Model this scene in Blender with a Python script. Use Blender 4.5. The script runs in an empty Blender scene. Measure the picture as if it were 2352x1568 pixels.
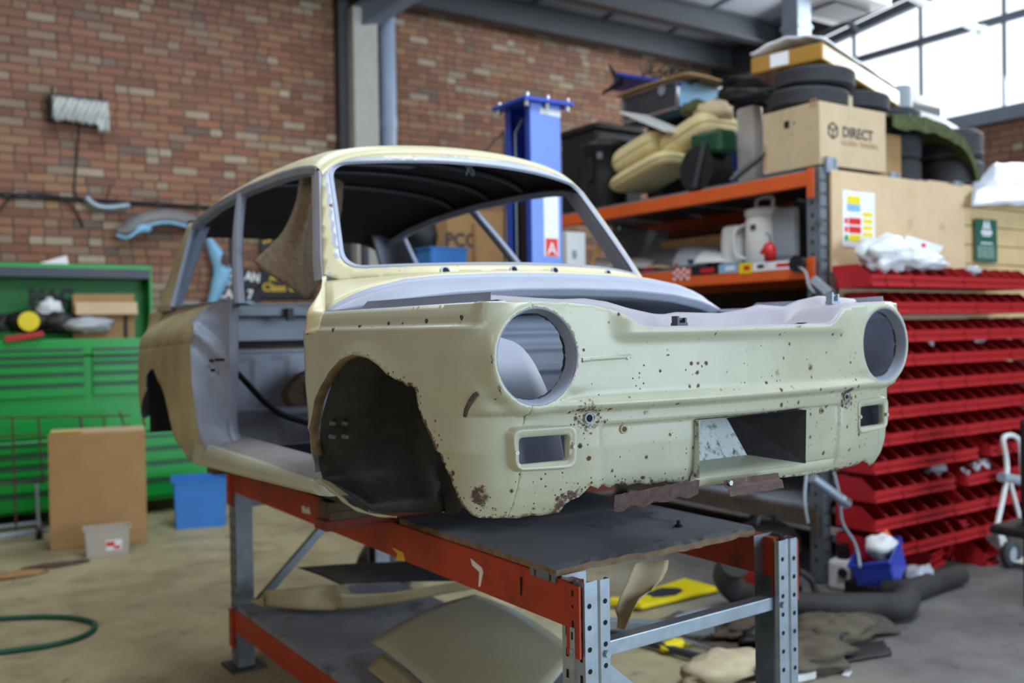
import bpy, math, random
from mathutils import Vector, Matrix, geometry
random.seed(7)
scene = bpy.context.scene
COL = scene.collection
PI = math.pi
R = math.radians

# ------------------------------------------------------------------ camera
EYE = 1.48                       # lens height above the workshop floor
HEAD, DIP, TILT = R(33.75), R(0.7276), R(0.886)
FPX = 2150.0                     # focal length in pixels of a 2352 wide frame
_r = Vector((math.cos(HEAD), -math.sin(HEAD), 0))
_d = Vector((math.sin(HEAD), math.cos(HEAD), 0))
_z = Vector((0, 0, 1))
_fwd = _d * math.cos(DIP) - _z * math.sin(DIP)
_up = _d * math.sin(DIP) + _z * math.cos(DIP)
_rt = _r * math.cos(TILT) - _up * math.sin(TILT)
_u2 = _r * math.sin(TILT) + _up * math.cos(TILT)
cam = bpy.data.cameras.new('camera')
cam.sensor_width = 36.0
cam.lens = FPX / 2352 * 36.0
cam.clip_start = 0.05
cam.clip_end = 200
co = bpy.data.objects.new('camera', cam)
COL.objects.link(co)
co.matrix_world = Matrix(((_rt.x, _u2.x, -_fwd.x, 0), (_rt.y, _u2.y, -_fwd.y, 0),
                          (_rt.z, _u2.z, -_fwd.z, EYE), (0, 0, 0, 1)))
cam.dof.use_dof = True
cam.dof.focus_distance = 1.9
cam.dof.aperture_fstop = 2.6
scene.camera = co

# ------------------------------------------------------------------ daylight and added fill
scene.view_settings.view_transform = 'Standard'
scene.view_settings.look = 'None'
scene.view_settings.gamma = 1
scene.view_settings.exposure = 0.2
world = bpy.data.worlds.new('overcast sky')
scene.world = world
world.use_nodes = True
_bg = world.node_tree.nodes['Background']
_bg.inputs['Color'].default_value = (0.88, 0.95, 1.0, 1)
_bg.inputs['Strength'].default_value = 1.7

def area_light(name, loc, target, w, h, power, colr):
    l = bpy.data.lights.new(name, 'AREA')
    l.shape = 'RECTANGLE'
    l.size, l.size_y, l.energy, l.color = w, h, power, colr
    o = bpy.data.objects.new(name, l)
    COL.objects.link(o)
    o.location = loc
    o.rotation_euler = (Vector(target) - Vector(loc)).to_track_quat('-Z', 'Y').to_euler()
    return o
area_light('daylight_from_open_shutter_door', (5.9, -5.8, 2.2), (2.2, 2.4, 1.2), 5.0, 4.0, 450, (.66, .84, 1.0))
area_light('daylight_from_rooflight', (2.4, 1.0, 5.6), (2.0, 2.2, 0.8), 2.8, 1.8, 200, (.84, .93, 1.0))
area_light('added_fill_near_flank', (-3.3, 1.0, 3.4), (2.0, 3.0, 1.0), 2.6, 1.6, 80, (1.0, .98, .92))  # added fill lamp for the near flank; the left wall has no window
area_light('added_fill_left_bay', (1.6, 6.2, 5.2), (1.6, 6.0, 0), 2.4, 1.4, 75, (.95, .98, 1.0))  # added overhead fill that brightens the floor of the left bay
area_light('daylight_from_high_windows', (9.15, 5.0, 4.2), (3.5, 5.0, 1.6), 5.0, 1.7, 260, (.88, .95, 1.0))

# ------------------------------------------------------------------ helpers
def c8(r, g, b):
    return tuple(((v / 255 / 12.92) if v / 255 <= .04045 else ((v / 255 + .055) / 1.055) ** 2.4) for v in (r, g, b))

def ray(px, py):
    """direction through a point of the 2352x1568 photograph"""
    u, v = (px - 1176) / FPX, -(py - 784) / FPX
    return _rt * u + _u2 * v + _fwd

def onX(px, py, x):
    v = ray(px, py); p = v * (x / v.x); return Vector((p.x, p.y, p.z + EYE))
def onY(px, py, y):
    v = ray(px, py); p = v * (y / v.y); return Vector((p.x, p.y, p.z + EYE))
def onZ(px, py, z):
    v = ray(px, py); p = v * ((z - EYE) / v.z); return Vector((p.x, p.y, p.z + EYE))

def lerp(a, b, t): return a + (b - a) * t
def sstep(a, b, x):
    t = min(1, max(0, (x - a) / (b - a))); return t * t * (3 - 2 * t)
def interp(keys, x):
    if x <= keys[0][0]: return keys[0][1]
    for (a, va), (b, vb) in zip(keys, keys[1:]):
        if x <= b: return va + (vb - va) * (x - a) / (b - a)
    return keys[-1][1]
def catmull(pts, n=8, closed=False):
    pts = [Vector(p) for p in pts]; out = []
    m = len(pts)
    segs = m if closed else m - 1
    for i in range(segs):
        g = (lambda k: pts[k % m]) if closed else (lambda k: pts[min(max(k, 0), m - 1)])
        p0, p1, p2, p3 = g(i - 1), g(i), g(i + 1), g(i + 2)
        for j in range(n):
            t = j / n
            out.append(.5 * ((2 * p1) + (p2 - p0) * t + (2 * p0 - 5 * p1 + 4 * p2 - p3) * t * t + (3 * p1 - p0 - 3 * p2 + p3) * t ** 3))
    if not closed: out.append(pts[-1].copy())
    return out

class MB:
    def __init__(s): s.v, s.f, s.m, s.sm = [], [], [], []
    def add(s, verts, faces, mi=0, smooth=False):
        o = len(s.v)
        s.v += [Vector(p) for p in verts]
        for f in faces:
            s.f.append([i + o for i in f]); s.m.append(mi); s.sm.append(smooth)
        return s
    def box(s, c, d, rz=0, mi=0, rot=None):
        M = rot if rot else Matrix.Rotation(rz, 3, 'Z')
        c = Vector(c)
        vs = [c + M @ Vector((x * d[0] / 2, y * d[1] / 2, z * d[2] / 2)) for z in (-1, 1) for y in (-1, 1) for x in (-1, 1)]
        return s.add(vs, [(0, 2, 3, 1), (4, 5, 7, 6), (0, 1, 5, 4), (2, 6, 7, 3), (0, 4, 6, 2), (1, 3, 7, 5)], mi)
    def bar(s, p0, p1, w, h, mi=0, up=(0, 0, 1)):
        p0, p1 = Vector(p0), Vector(p1); d = (p1 - p0)
        t = d.normalized(); side = t.cross(Vector(up))
        if side.length < 1e-4: side = t.cross(Vector((1, 0, 0)))
        side.normalize(); u = side.cross(t)
        M = Matrix((t, side, u)).transposed()
        return s.box((p0 + p1) / 2, (d.length, w, h), mi=mi, rot=M)
    def loft(s, rings, closed=True, caps=False, mi=0, smooth=True, loop=False):
        n = len(rings[0]); vs = [p for r in rings for p in r]; fs = []
        k = n if closed else n - 1
        rr = len(rings) if loop else len(rings) - 1
        for i in range(rr):
            a, b = i * n, ((i + 1) % len(rings)) * n
            for j in range(k):
                j2 = (j + 1) % n
                fs.append((a + j, a + j2, b + j2, b + j))
        s.add(vs, fs, mi, smooth)
        if caps:
            s.add(rings[0], [tuple(range(n))[::-1]], mi); s.add(rings[-1], [tuple(range(n))], mi)
        return s
    def tube(s, path, r, n=10, caps=True, mi=0, closed=False):
        path = [Vector(p) for p in path]; rings = []
        m = len(path); prev = None
        for i, p in enumerate(path):
            if closed: t = path[(i + 1) % m] - path[i - 1]
            else: t = path[min(i + 1, m - 1)] - path[max(i - 1, 0)]
            if t.length < 1e-9: t = Vector((0, 0, 1))
            t.normalize()
            if prev is None:
                a = t.cross(Vector((0, 0, 1)))
                if a.length < 1e-3: a = t.cross(Vector((1, 0, 0)))
            else: a = prev - t * prev.dot(t)
            a.normalize(); prev = a; b = t.cross(a)
            rad = r(i / (m - 1)) if callable(r) else r
            rings.append([p + a * rad * math.cos(2 * PI * k / n) + b * rad * math.sin(2 * PI * k / n) for k in range(n)])
        return s.loft(rings, True, caps and not closed, mi, True, loop=closed)
    def cyl(s, p0, p1, r0, r1=None, n=16, caps=True, mi=0):
        r1 = r0 if r1 is None else r1
        return s.tube([p0, p1], lambda t: lerp(r0, r1, t), n, caps, mi)
    def lathe(s, prof, c=(0, 0, 0), n=24, axis='Z', mi=0, smooth=True):
        c = Vector(c); rings = []
        for (r, h) in prof:
            ring = []
            for k in range(n):
                a = 2 * PI * k / n; x, y = r * math.cos(a), r * math.sin(a)
                ring.append(c + (Vector((x, y, h)) if axis == 'Z' else Vector((h, x, y)) if axis == 'X' else Vector((y, h, x))))
            rings.append(ring)
        return s.loft(rings, True, False, mi, smooth)
    def prism(s, poly, fn, d0, d1, mi=0):
        n = len(poly)
        a = [Vector(fn(p, d0)) for p in poly]; b = [Vector(fn(p, d1)) for p in poly]
        s.add(a + b, [tuple(range(n))[::-1], tuple(range(n, 2 * n))] + [(i, (i + 1) % n, n + (i + 1) % n, n + i) for i in range(n)], mi)
        return s
    def grid(s, fn, nu, nv, mi=0, smooth=True):
        vs = [fn(i / nu, j / nv) for i in range(nu + 1) for j in range(nv + 1)]
        s.add(vs, [(i * (nv + 1) + j, (i + 1) * (nv + 1) + j, (i + 1) * (nv + 1) + j + 1, i * (nv + 1) + j + 1) for i in range(nu) for j in range(nv)], mi, smooth)
        return s
    def ball(s, c, r, n=12, mi=0, sq=(1, 1, 1), noise=0, seed=0):
        rnd = random.Random(seed); c = Vector(c); vs = []
        for i in range(n + 1):
            th = PI * i / n
            for k in range(2 * n):
                ph = PI * k / n
                d = Vector((math.sin(th) * math.cos(ph), math.sin(th) * math.sin(ph), math.cos(th)))
                q = r
                if noise:
                    from mathutils import noise as nz
                    q *= 1 + noise * nz.noise(d * 2.3 + Vector((seed * 3.1, seed, 0)))
                vs.append(c + Vector((d.x * sq[0], d.y * sq[1], d.z * sq[2])) * q)
        m = 2 * n
        fs = [(i * m + k, (i + 1) * m + k, (i + 1) * m + (k + 1) % m, i * m + (k + 1) % m) for i in range(n) for k in range(m)]
        return s.add(vs, fs, mi, True)

WORLD_ROOTS = {}
def tag(o, label=None, cat=None, group=None, kind=None):
    if label: o['label'] = label
    if cat: o['category'] = cat
    if group: o['group'] = group
    if kind: o['kind'] = kind
    return o
def thing(name, label, cat, loc, rz=0, group=None, local=False):
    """an Empty at the base of a thing; parts are given in world coordinates unless local"""
    o = bpy.data.objects.new(name, None); COL.objects.link(o)
    o.empty_display_size = .1
    o.location = loc; o.rotation_euler = (0, 0, rz)
    WORLD_ROOTS[o.name] = None if local else Vector(loc)
    return tag(o, label, cat, group)
def mesh_of(name, mb, mats, weld=False):
    me = bpy.data.meshes.new(name)
    me.from_pydata([tuple(p) for p in mb.v], [], mb.f)
    for m in (mats if isinstance(mats, (list, tuple)) else [mats]): me.materials.append(m)
    me.polygons.foreach_set('material_index', mb.m)
    me.polygons.foreach_set('use_smooth', mb.sm)
    me.validate()
    if weld or True:
        import bmesh
        b = bmesh.new(); b.from_mesh(me)
        if weld: bmesh.ops.remove_doubles(b, verts=b.verts, dist=1e-4)
        bmesh.ops.recalc_face_normals(b, faces=b.faces)
        b.to_mesh(me); b.free()
    me.update()
    return me
def origin_of(parent):
    """world position of the nearest world-coordinate root"""
    p = parent
    off = Vector((0, 0, 0))
    return WORLD_ROOTS.get(p.name) if p.name in WORLD_ROOTS else Vector((0, 0, 0))
def obj(name, mb, mats, parent=None, bevel=0, label=None, cat=None, group=None, kind=None, weld=False, solid=0, segs=2, recalc=True, base=None):
    if parent is not None:
        if parent.name in WORLD_ROOTS and WORLD_ROOTS[parent.name] is not None:
            w = WORLD_ROOTS[parent.name]
            for p in mb.v: p -= w
        else: w = None
        loc = None
    else:
        if base is None:
            lo = [min(p[i] for p in mb.v) for i in range(3)]; hi = [max(p[i] for p in mb.v) for i in range(3)]
            base = Vector(((lo[0] + hi[0]) / 2, (lo[1] + hi[1]) / 2, lo[2]))
        loc = Vector(base)
        for p in mb.v: p -= loc
        w = loc
    me = mesh_of(name, mb, mats, weld)
    o = bpy.data.objects.new(name, me); COL.objects.link(o)
    if parent is not None: o.parent = parent
    else: o.location = loc
    WORLD_ROOTS[o.name] = w
    if bevel:
        b = o.modifiers.new('bevel', 'BEVEL'); b.width = bevel; b.segments = segs; b.limit_method = 'ANGLE'; b.angle_limit = R(40)
    if solid:
        sd = o.modifiers.new('sheet', 'SOLIDIFY'); sd.thickness = solid; sd.offset = -1
        if len(me.materials) > 1: sd.material_offset = 1; sd.material_offset_rim = 1
    return tag(o, label, cat, group, kind)
def dup(root, loc, rz=None, label=None, name=None, rot=None):
    def cp(o, par):
        c = o.copy(); COL.objects.link(c)
        if par: c.parent = par
        for ch in list(o.children): cp(ch, c)
        return c
    r = cp(root, None)
    r.location = loc
    if rz is not None: r.rotation_euler = (0, 0, rz)
    if rot is not None: r.rotation_euler = rot
    if label: r['label'] = label
    return r
def lettering(name, txt, size, M, mat, parent=None, width=None, extrude=.0006, bold=0, align='CENTER'):
    """text lying in the plane of matrix M (x along the line, y up, z out of the surface), in world coordinates"""
    cu = bpy.data.curves.new(name, 'FONT'); cu.body = txt; cu.size = size; cu.extrude = extrude; cu.offset = bold
    cu.align_x = align; cu.align_y = 'CENTER'; cu.resolution_u = 3
    cu.materials.append(mat)
    tmp = bpy.data.objects.new(name + '_outline', cu); COL.objects.link(tmp)
    dg = bpy.context.evaluated_depsgraph_get(); dg.update()
    me = bpy.data.meshes.new_from_object(tmp.evaluated_get(dg)); me.name = name
    bpy.data.objects.remove(tmp); bpy.data.curves.remove(cu)
    if not me.materials: me.materials.append(mat)
    o = bpy.data.objects.new(name, me); COL.objects.link(o)
    MM = M.copy()
    if parent is not None:
        o.parent = parent
        w = WORLD_ROOTS.get(parent.name)
        if w is not None: MM.translation = MM.translation - w
    o.matrix_local = MM
    if width: o.scale = (width, 1, 1)
    return o
def frame(o, x, y):
    """4x4 with origin o, x and y axes"""
    x = Vector(x).normalized(); y = Vector(y); z = x.cross(y).normalized(); y = z.cross(x)
    return Matrix(((x.x, y.x, z.x, o[0]), (x.y, y.y, z.y, o[1]), (x.z, y.z, z.z, o[2]), (0, 0, 0, 1)))

# ------------------------------------------------------------------ materials
class NT:
    def __init__(s, name):
        s.mat = bpy.data.materials.new(name); s.mat.use_nodes = True
        s.t = s.mat.node_tree; s.n = s.t.nodes; s.p = s.n['Principled BSDF']
    def node(s, typ, **kw):
        nd = s.n.new(typ)
        for k, v in kw.items():
            if k in nd.inputs: nd.inputs[k].default_value = v
            else: setattr(nd, k, v)
        return nd
    def link(s, a, b): s.t.links.new(a, b)
    def coord(s): return s.node('ShaderNodeTexCoord').outputs['Object']
    def noise(s, scale, detail=3, rough=.55, vec=None):
        nd = s.node('ShaderNodeTexNoise', Scale=scale, Detail=detail, Roughness=rough)
        s.link(vec if vec else s.coord(), nd.inputs['Vector']); return nd.outputs['Fac']
    def ramp(s, fac, stops):
        nd = s.node('ShaderNodeValToRGB'); cr = nd.color_ramp
        while len(cr.elements) < len(stops): cr.elements.new(.5)
        for e, (p, c) in zip(cr.elements, stops):
            e.position = p; e.color = (*c, 1) if len(c) == 3 else c
        s.link(fac, nd.inputs['Fac']); return nd.outputs['Color']
    def math(s, op, a, b=None, clamp=False):
        nd = s.node('ShaderNodeMath', operation=op); nd.use_clamp = clamp
        for i, x in enumerate((a, b)):
            if x is None: continue
            if isinstance(x, (int, float)): nd.inputs[i].default_value = x
            else: s.link(x, nd.inputs[i])
        return nd.outputs[0]
    def mix(s, fac, a, b):
        nd = s.node('ShaderNodeMix', data_type='RGBA')
        for i, x in ((0, fac), (6, a), (7, b)):
            if isinstance(x, (int, float)): nd.inputs[i].default_value = x
            elif isinstance(x, tuple): nd.inputs[i].default_value = (*x, 1) if len(x) == 3 else x
            else: s.link(x, nd.inputs[i])
        return nd.outputs[2]
    def bump(s, h, strength=.3, dist=.002):
        nd = s.node('ShaderNodeBump', Strength=strength, Distance=dist); s.link(h, nd.inputs['Height'])
        s.link(nd.outputs[0], s.p.inputs['Normal']); return nd
    def setp(s, **kw):
        for k, v in kw.items():
            k = k.replace('_', ' ')
            if isinstance(v, tuple): s.p.inputs[k].default_value = (*v, 1) if len(v) == 3 else v
            elif isinstance(v, (int, float)): s.p.inputs[k].default_value = v
            else: s.link(v, s.p.inputs[k])
        return s
def simple(name, rgb, rough=.5, metal=0, var=.12, scale=18, dirt=None, dirt_amt=.0, bump=0, spec=.5, dirt_scale=6):
    t = NT(name); c = c8(*rgb)
    n = t.noise(scale, 4)
    lo = tuple(max(0, v * (1 - var)) for v in c); hi = tuple(min(1, v * (1 + var)) for v in c)
    col = t.ramp(n, [(.3, lo), (.7, hi)])
    if dirt:
        m = t.ramp(t.noise(dirt_scale, 6, .65), [(.62 - dirt_amt, (0, 0, 0)), (.80 - dirt_amt, (1, 1, 1))])
        col = t.mix(m, col, c8(*dirt))
    t.setp(Base_Color=col, Roughness=rough, Metallic=metal, Specular_IOR_Level=spec)
    if bump: t.bump(t.noise(scale * 4, 3), bump)
    return t.mat
def flat(name, rgb, rough=.5, metal=0): return simple(name, rgb, rough, metal, var=.04)
M = {}
def paint_mat(name, rgb, under, rust_bias=0.0, dirt=None, dirt_amt=0, rough=.33):
    """old cream paint: rust and primer follow the vertex attributes 'rust' and 'prim' where the metal is eaten or rubbed"""
    t = NT(name); c = c8(*rgb)
    at = t.node('ShaderNodeAttribute', attribute_name='rust').outputs['Fac']
    pt = t.node('ShaderNodeAttribute', attribute_name='prim').outputs['Fac']
    n1 = t.noise(7, 5, .6)
    col = t.ramp(n1, [(.3, tuple(v * .93 for v in c)), (.7, tuple(min(1, v * 1.05) for v in c))])
    if dirt:
        col = t.mix(t.math('MULTIPLY', t.ramp(t.noise(2.6, 5, .6), [(.35, (0, 0, 0)), (.62, (1, 1, 1))]), dirt_amt), col, c8(*dirt))
    # small chips and rust pits
    vo = t.node('ShaderNodeTexVoronoi', Scale=46.0); t.link(t.coord(), vo.inputs['Vector'])
    vo2 = t.node('ShaderNodeTexVoronoi', Scale=17.0); t.link(t.coord(), vo2.inputs['Vector'])
    sep = t.node('ShaderNodeSeparateColor'); t.link(vo.outputs['Color'], sep.inputs[0])
    sep2 = t.node('ShaderNodeSeparateColor'); t.link(vo2.outputs['Color'], sep2.inputs[0])
    jag = t.noise(140, 4, .7)
    dens = t.math('ADD', at, rust_bias)
    # pit radius grows with the rust density and is random per cell
    vo3 = t.node('ShaderNodeTexVoronoi', Scale=105.0); t.link(t.coord(), vo3.inputs['Vector'])
    sep3 = t.node('ShaderNodeSeparateColor'); t.link(vo3.outputs['Color'], sep3.inputs[0])
    fine = t.noise(420, 3, .7)
    wob = t.math('ADD', t.math('MULTIPLY', t.math('SUBTRACT', jag, .5), .8), t.math('MULTIPLY', t.math('SUBTRACT', fine, .5), .35))
    pits, halo = None, None
    for v_, s_, base, gain, top in ((vo, sep, .91, 1.1, .30), (vo2, sep2, .975, 1.0, .20), (vo3, sep3, .93, .9, .26)):
        r_ = t.math('MINIMUM', t.math('MULTIPLY', t.math('SUBTRACT', t.math('ADD', s_.outputs[0], dens), base, True), gain), top)
        d_ = t.math('ADD', v_.outputs['Distance'], t.math('MULTIPLY', wob, .42))
        on = t.math('GREATER_THAN', r_, .012)
        p_ = t.math('MULTIPLY', t.math('MULTIPLY', t.math('SUBTRACT', r_, d_), 10, True), on)
        h_ = t.math('MULTIPLY', t.math('MULTIPLY', t.math('SUBTRACT', t.math('ADD', r_, .13), d_), 3.2, True), on)
        pits = p_ if pits is None else t.math('MAXIMUM', pits, p_)
        halo = h_ if halo is None else t.math('MAXIMUM', halo, h_)
    big = t.math('MULTIPLY', t.math('SUBTRACT', t.math('ADD', at, t.math('ADD', t.math('MULTIPLY', t.math('SUBTRACT', t.noise(60, 6, .75), .5), 1.3), t.math('MULTIPLY', wob, .3))), .84), 7, True)
    pits = t.math('MAXIMUM', pits, big)
    halo = t.math('MULTIPLY', halo, .42)
    pm = t.math('MULTIPLY', t.math('SUBTRACT', t.math('ADD', pt, t.math('MULTIPLY', t.math('SUBTRACT', t.noise(38, 5, .7), .5), 1.3)), .62), 12, True)
    col = t.mix(pm, col, c8(*under))
    col = t.mix(halo, col, c8(160, 112, 62))
    rustc = t.ramp(t.noise(55, 5, .7), [(.3, c8(58, 46, 48)), (.55, c8(92, 70, 66)), (.72, c8(134, 88, 52))])
    col = t.mix(pits, col, rustc)
    ro = t.mix(pits, (rough,) * 3, (.9, .9, .9))
    t.setp(Base_Color=col, Roughness=ro, Specular_IOR_Level=.45)
    t.bump(t.math('SUBTRACT', t.math('MULTIPLY', t.noise(9, 3), .5), t.math('MULTIPLY', pits, .6)), .35, .004)
    return t.mat
M['cream'] = paint_mat('aged cream paint', (180, 184, 164), (176, 180, 198), 0, (150, 146, 118), .16)
M['cream_roof'] = paint_mat('lighter cream paint', (216, 210, 174), (184, 190, 208), 0)  # lighter cream for roof, screen frame and scuttle
M['cream_dirty'] = paint_mat('dusty brown cream paint', (178, 172, 138), (160, 162, 172), .0, (134, 114, 80), .65, .6)
M['primer'] = simple('pale grey primer', (176, 184, 204), .55, 0, .08, 12, (150, 146, 150), .03)
M['primer_white'] = simple('bare lilac white metal', (164, 171, 190), .5, 0, .06, 10, (160, 165, 185), .02)
M['primer_grey'] = simple('grey primer door shut', (140, 150, 170), .5, 0, .09, 9, (108, 106, 108), .05)
M['sill_dirty'] = simple('scuffed grey sill step', (146, 142, 144), .6, 0, .1, 7, (118, 86, 70), .03)
M['boot'] = simple('pale blue grey boot paint', (196, 208, 228), .5, 0, .05, 12, (214, 214, 205), -.03)
M['slam'] = simple('pinkish grey primer', (158, 154, 164), .5, 0, .05, 14, (168, 162, 172), .0)
M['black_tar'] = simple('black underseal', (32, 32, 35), .6, 0, .5, 24, (74, 68, 62), -.05, .9)
M['roof_inside'] = simple('dark glue stained headlining', (38, 36, 36), .85, 0, .4, 5)
M['felt'] = simple('brown felt', (112, 94, 76), .95, 0, .25, 60, (70, 56, 44), .05, .8)
M['rust'] = simple('flaking rust', (84, 66, 64), .9, 0, .35, 40, (150, 150, 135), .0, .7, dirt_scale=22)
M['rust_speckle'] = simple('speckled painted steel', (188, 200, 200), .7, 0, .1, 20, (40, 36, 38), .10, .3, dirt_scale=48)
M['rust_black'] = simple('blackened steel', (40, 38, 42), .85, 0, .3, 60, (84, 80, 86), -.02, .4, dirt_scale=60)
M['orange'] = simple('orange rack paint', (218, 94, 34), .5, 0, .08, 6, (120, 50, 26), .0)
M['orange_dirty'] = simple('worn red orange paint', (164, 54, 26), .55, 0, .12, 7, (84, 46, 38), .07)
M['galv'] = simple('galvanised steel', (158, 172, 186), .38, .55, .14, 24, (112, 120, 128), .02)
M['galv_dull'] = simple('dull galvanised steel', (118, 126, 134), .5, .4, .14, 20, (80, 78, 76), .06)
M['hole'] = flat('painted hole shade', (16, 17, 19), .9)  # near-black put in for shade inside holes; also the drip mark and bolt stub
M['board'] = simple('dirty chipboard top', (128, 133, 142), .7, 0, .16, 5, (56, 55, 58), .05, .25)
M['board_edge'] = simple('worn chipboard edge', (120, 100, 78), .85, 0, .25, 30, (60, 56, 56), .08, .6)
M['timber'] = simple('dirty timber', (84, 70, 60), .85, 0, .22, 14, (54, 44, 42), .06, .4)
M['timber_red'] = simple('red stained timber', (112, 48, 36), .8, 0, .2, 14, (60, 40, 38), .05, .4)
M['green'] = simple('bright green chest enamel', (18, 158, 62), .35, 0, .05, 8)
M['green_dark'] = simple('darker green chest lid inside', (14, 120, 44), .5, 0, .08, 8)  # darker green than the cabinet, for the inner lid panel
M['black'] = flat('black plastic', (24, 24, 27), .5)
M['rubber'] = simple('tyre rubber', (56, 57, 62), .75, 0, .2, 20)
M['steel_dark'] = simple('dark steel', (70, 74, 82), .45, .5, .12, 12)
M['chrome'] = flat('bright steel', (205, 210, 215), .2, .9)
M['grey_metal'] = simple('grey panel metal', (128, 134, 142), .5, .1, .1, 8, (90, 84, 80), .02)
M['carton'] = simple('brown cardboard', (172, 136, 92), .85, 0, .06, 8)
M['carton_light'] = simple('pale cardboard', (198, 176, 144), .85, 0, .05, 8)
M['blue_bin'] = simple('blue plastic', (62, 132, 214), .4, 0, .05, 6)
M['blue_dark'] = simple('deep blue plastic', (44, 66, 172), .4, 0, .06, 6)
M['clear'] = None
M['red'] = simple('red plastic', (180, 34, 40), .38, 0, .08, 5)
M['red_bright'] = simple('bright red', (206, 36, 38), .4, 0, .06, 5)
M['white'] = simple('white plastic', (222, 224, 224), .45, 0, .03, 6)
M['white_paper'] = flat('white paper', (232, 234, 240), .8)
M['cream_vinyl'] = simple('cream vinyl', (216, 200, 150), .55, 0, .06, 5, (160, 140, 96), .0)
M['ply'] = simple('pale plywood', (212, 184, 148), .7, 0, .07, 4, (186, 150, 112), .03)
M['pine'] = simple('pale pine boards', (206, 180, 132), .7, 0, .1, 6)
M['lift_blue'] = simple('blue lift enamel', (46, 78, 188), .38, 0, .05, 4)
M['lift_pale'] = simple('pale blue lift enamel', (112, 144, 222), .4, 0, .05, 4)  # paler blue, for the front face of the lift post
M['sticker_red'] = flat('red print', (216, 52, 44), .5)
M['yellow'] = simple('yellow plastic', (234, 214, 24), .45, 0, .05, 5)
M['yellow_print'] = flat('gold print', (214, 176, 44), .5)
M['dark_print'] = flat('dark print', (52, 52, 60), .6)
M['black_sign'] = flat('black sign board', (18, 20, 30), .45)
M['grey_pvc'] = simple('grey plastic pipe', (142, 160, 186), .35, 0, .06, 3)
M['column'] = simple('painted concrete post', (172, 170, 166), .7, 0, .08, 9)
M['beam'] = simple('dark grey painted steel', (58, 62, 68), .5, .1, .1, 5)
M['beam_light'] = simple('grey painted steel', (104, 112, 126), .5, .1, .08, 5)
M['roof_panel'] = simple('grey white roof lining panel', (134, 138, 146), .7, 0, .05, 1.5)
M['cable'] = flat('black cable', (28, 27, 28), .6)
M['foil'] = simple('silver cover film', (160, 164, 162), .38, .25, .12, 9, bump=.5)
M['wing_grey'] = simple('grey primed wing', (120, 120, 122), .5, 0, .1, 8)
M['sky_blue'] = simple('pale blue paint', (128, 184, 222), .4, 0, .1, 10)
M['glove'] = simple('dirty canvas', (88, 80, 66), .9, 0, .3, 12, (48, 44, 40), .06, .7)
M['carpet'] = simple('grey ribbed mat', (72, 70, 64), .95, 0, .2, 30, bump=.8)
M['hosegrey'] = simple('dark flexible hose', (48, 46, 46), .7, 0, .15, 30, bump=.3)
M['tape'] = simple('brown parcel tape', (168, 126, 58), .25, 0, .08, 6)
M['film'] = simple('milky plastic film', (224, 228, 234), .3, 0, .08, 10, bump=.5)
M['camo'] = simple('olive green cloth', (74, 82, 48), .95, 0, .35, 30, bump=.8)
M['green_jack'] = simple('dark green enamel', (24, 72, 48), .4, 0, .1, 10)
M['fir'] = simple('dark green needles', (24, 50, 38), .9, 0, .3, 40)
M['plastic_grey'] = simple('light grey plastic', (150, 160, 170), .5, 0, .06, 9)
M['poster_green'] = simple('green poster print', (22, 92, 72), .5, 0, .05, 5)
M['poster_photo'] = simple('printed view', (112, 138, 130), .6, 0, .45, 40)
M['parcel'] = simple('tan paper', (186, 172, 142), .8, 0, .1, 12)

def clear_mat(name, rgb, alpha, rough=.2):
    t = NT(name); t.setp(Base_Color=c8(*rgb), Roughness=rough, Alpha=alpha)
    return t.mat
M['clear'] = clear_mat('clear plastic', (205, 198, 190), .62)
M['bag'] = clear_mat('clear polythene', (200, 206, 216), .72, .25)

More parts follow.
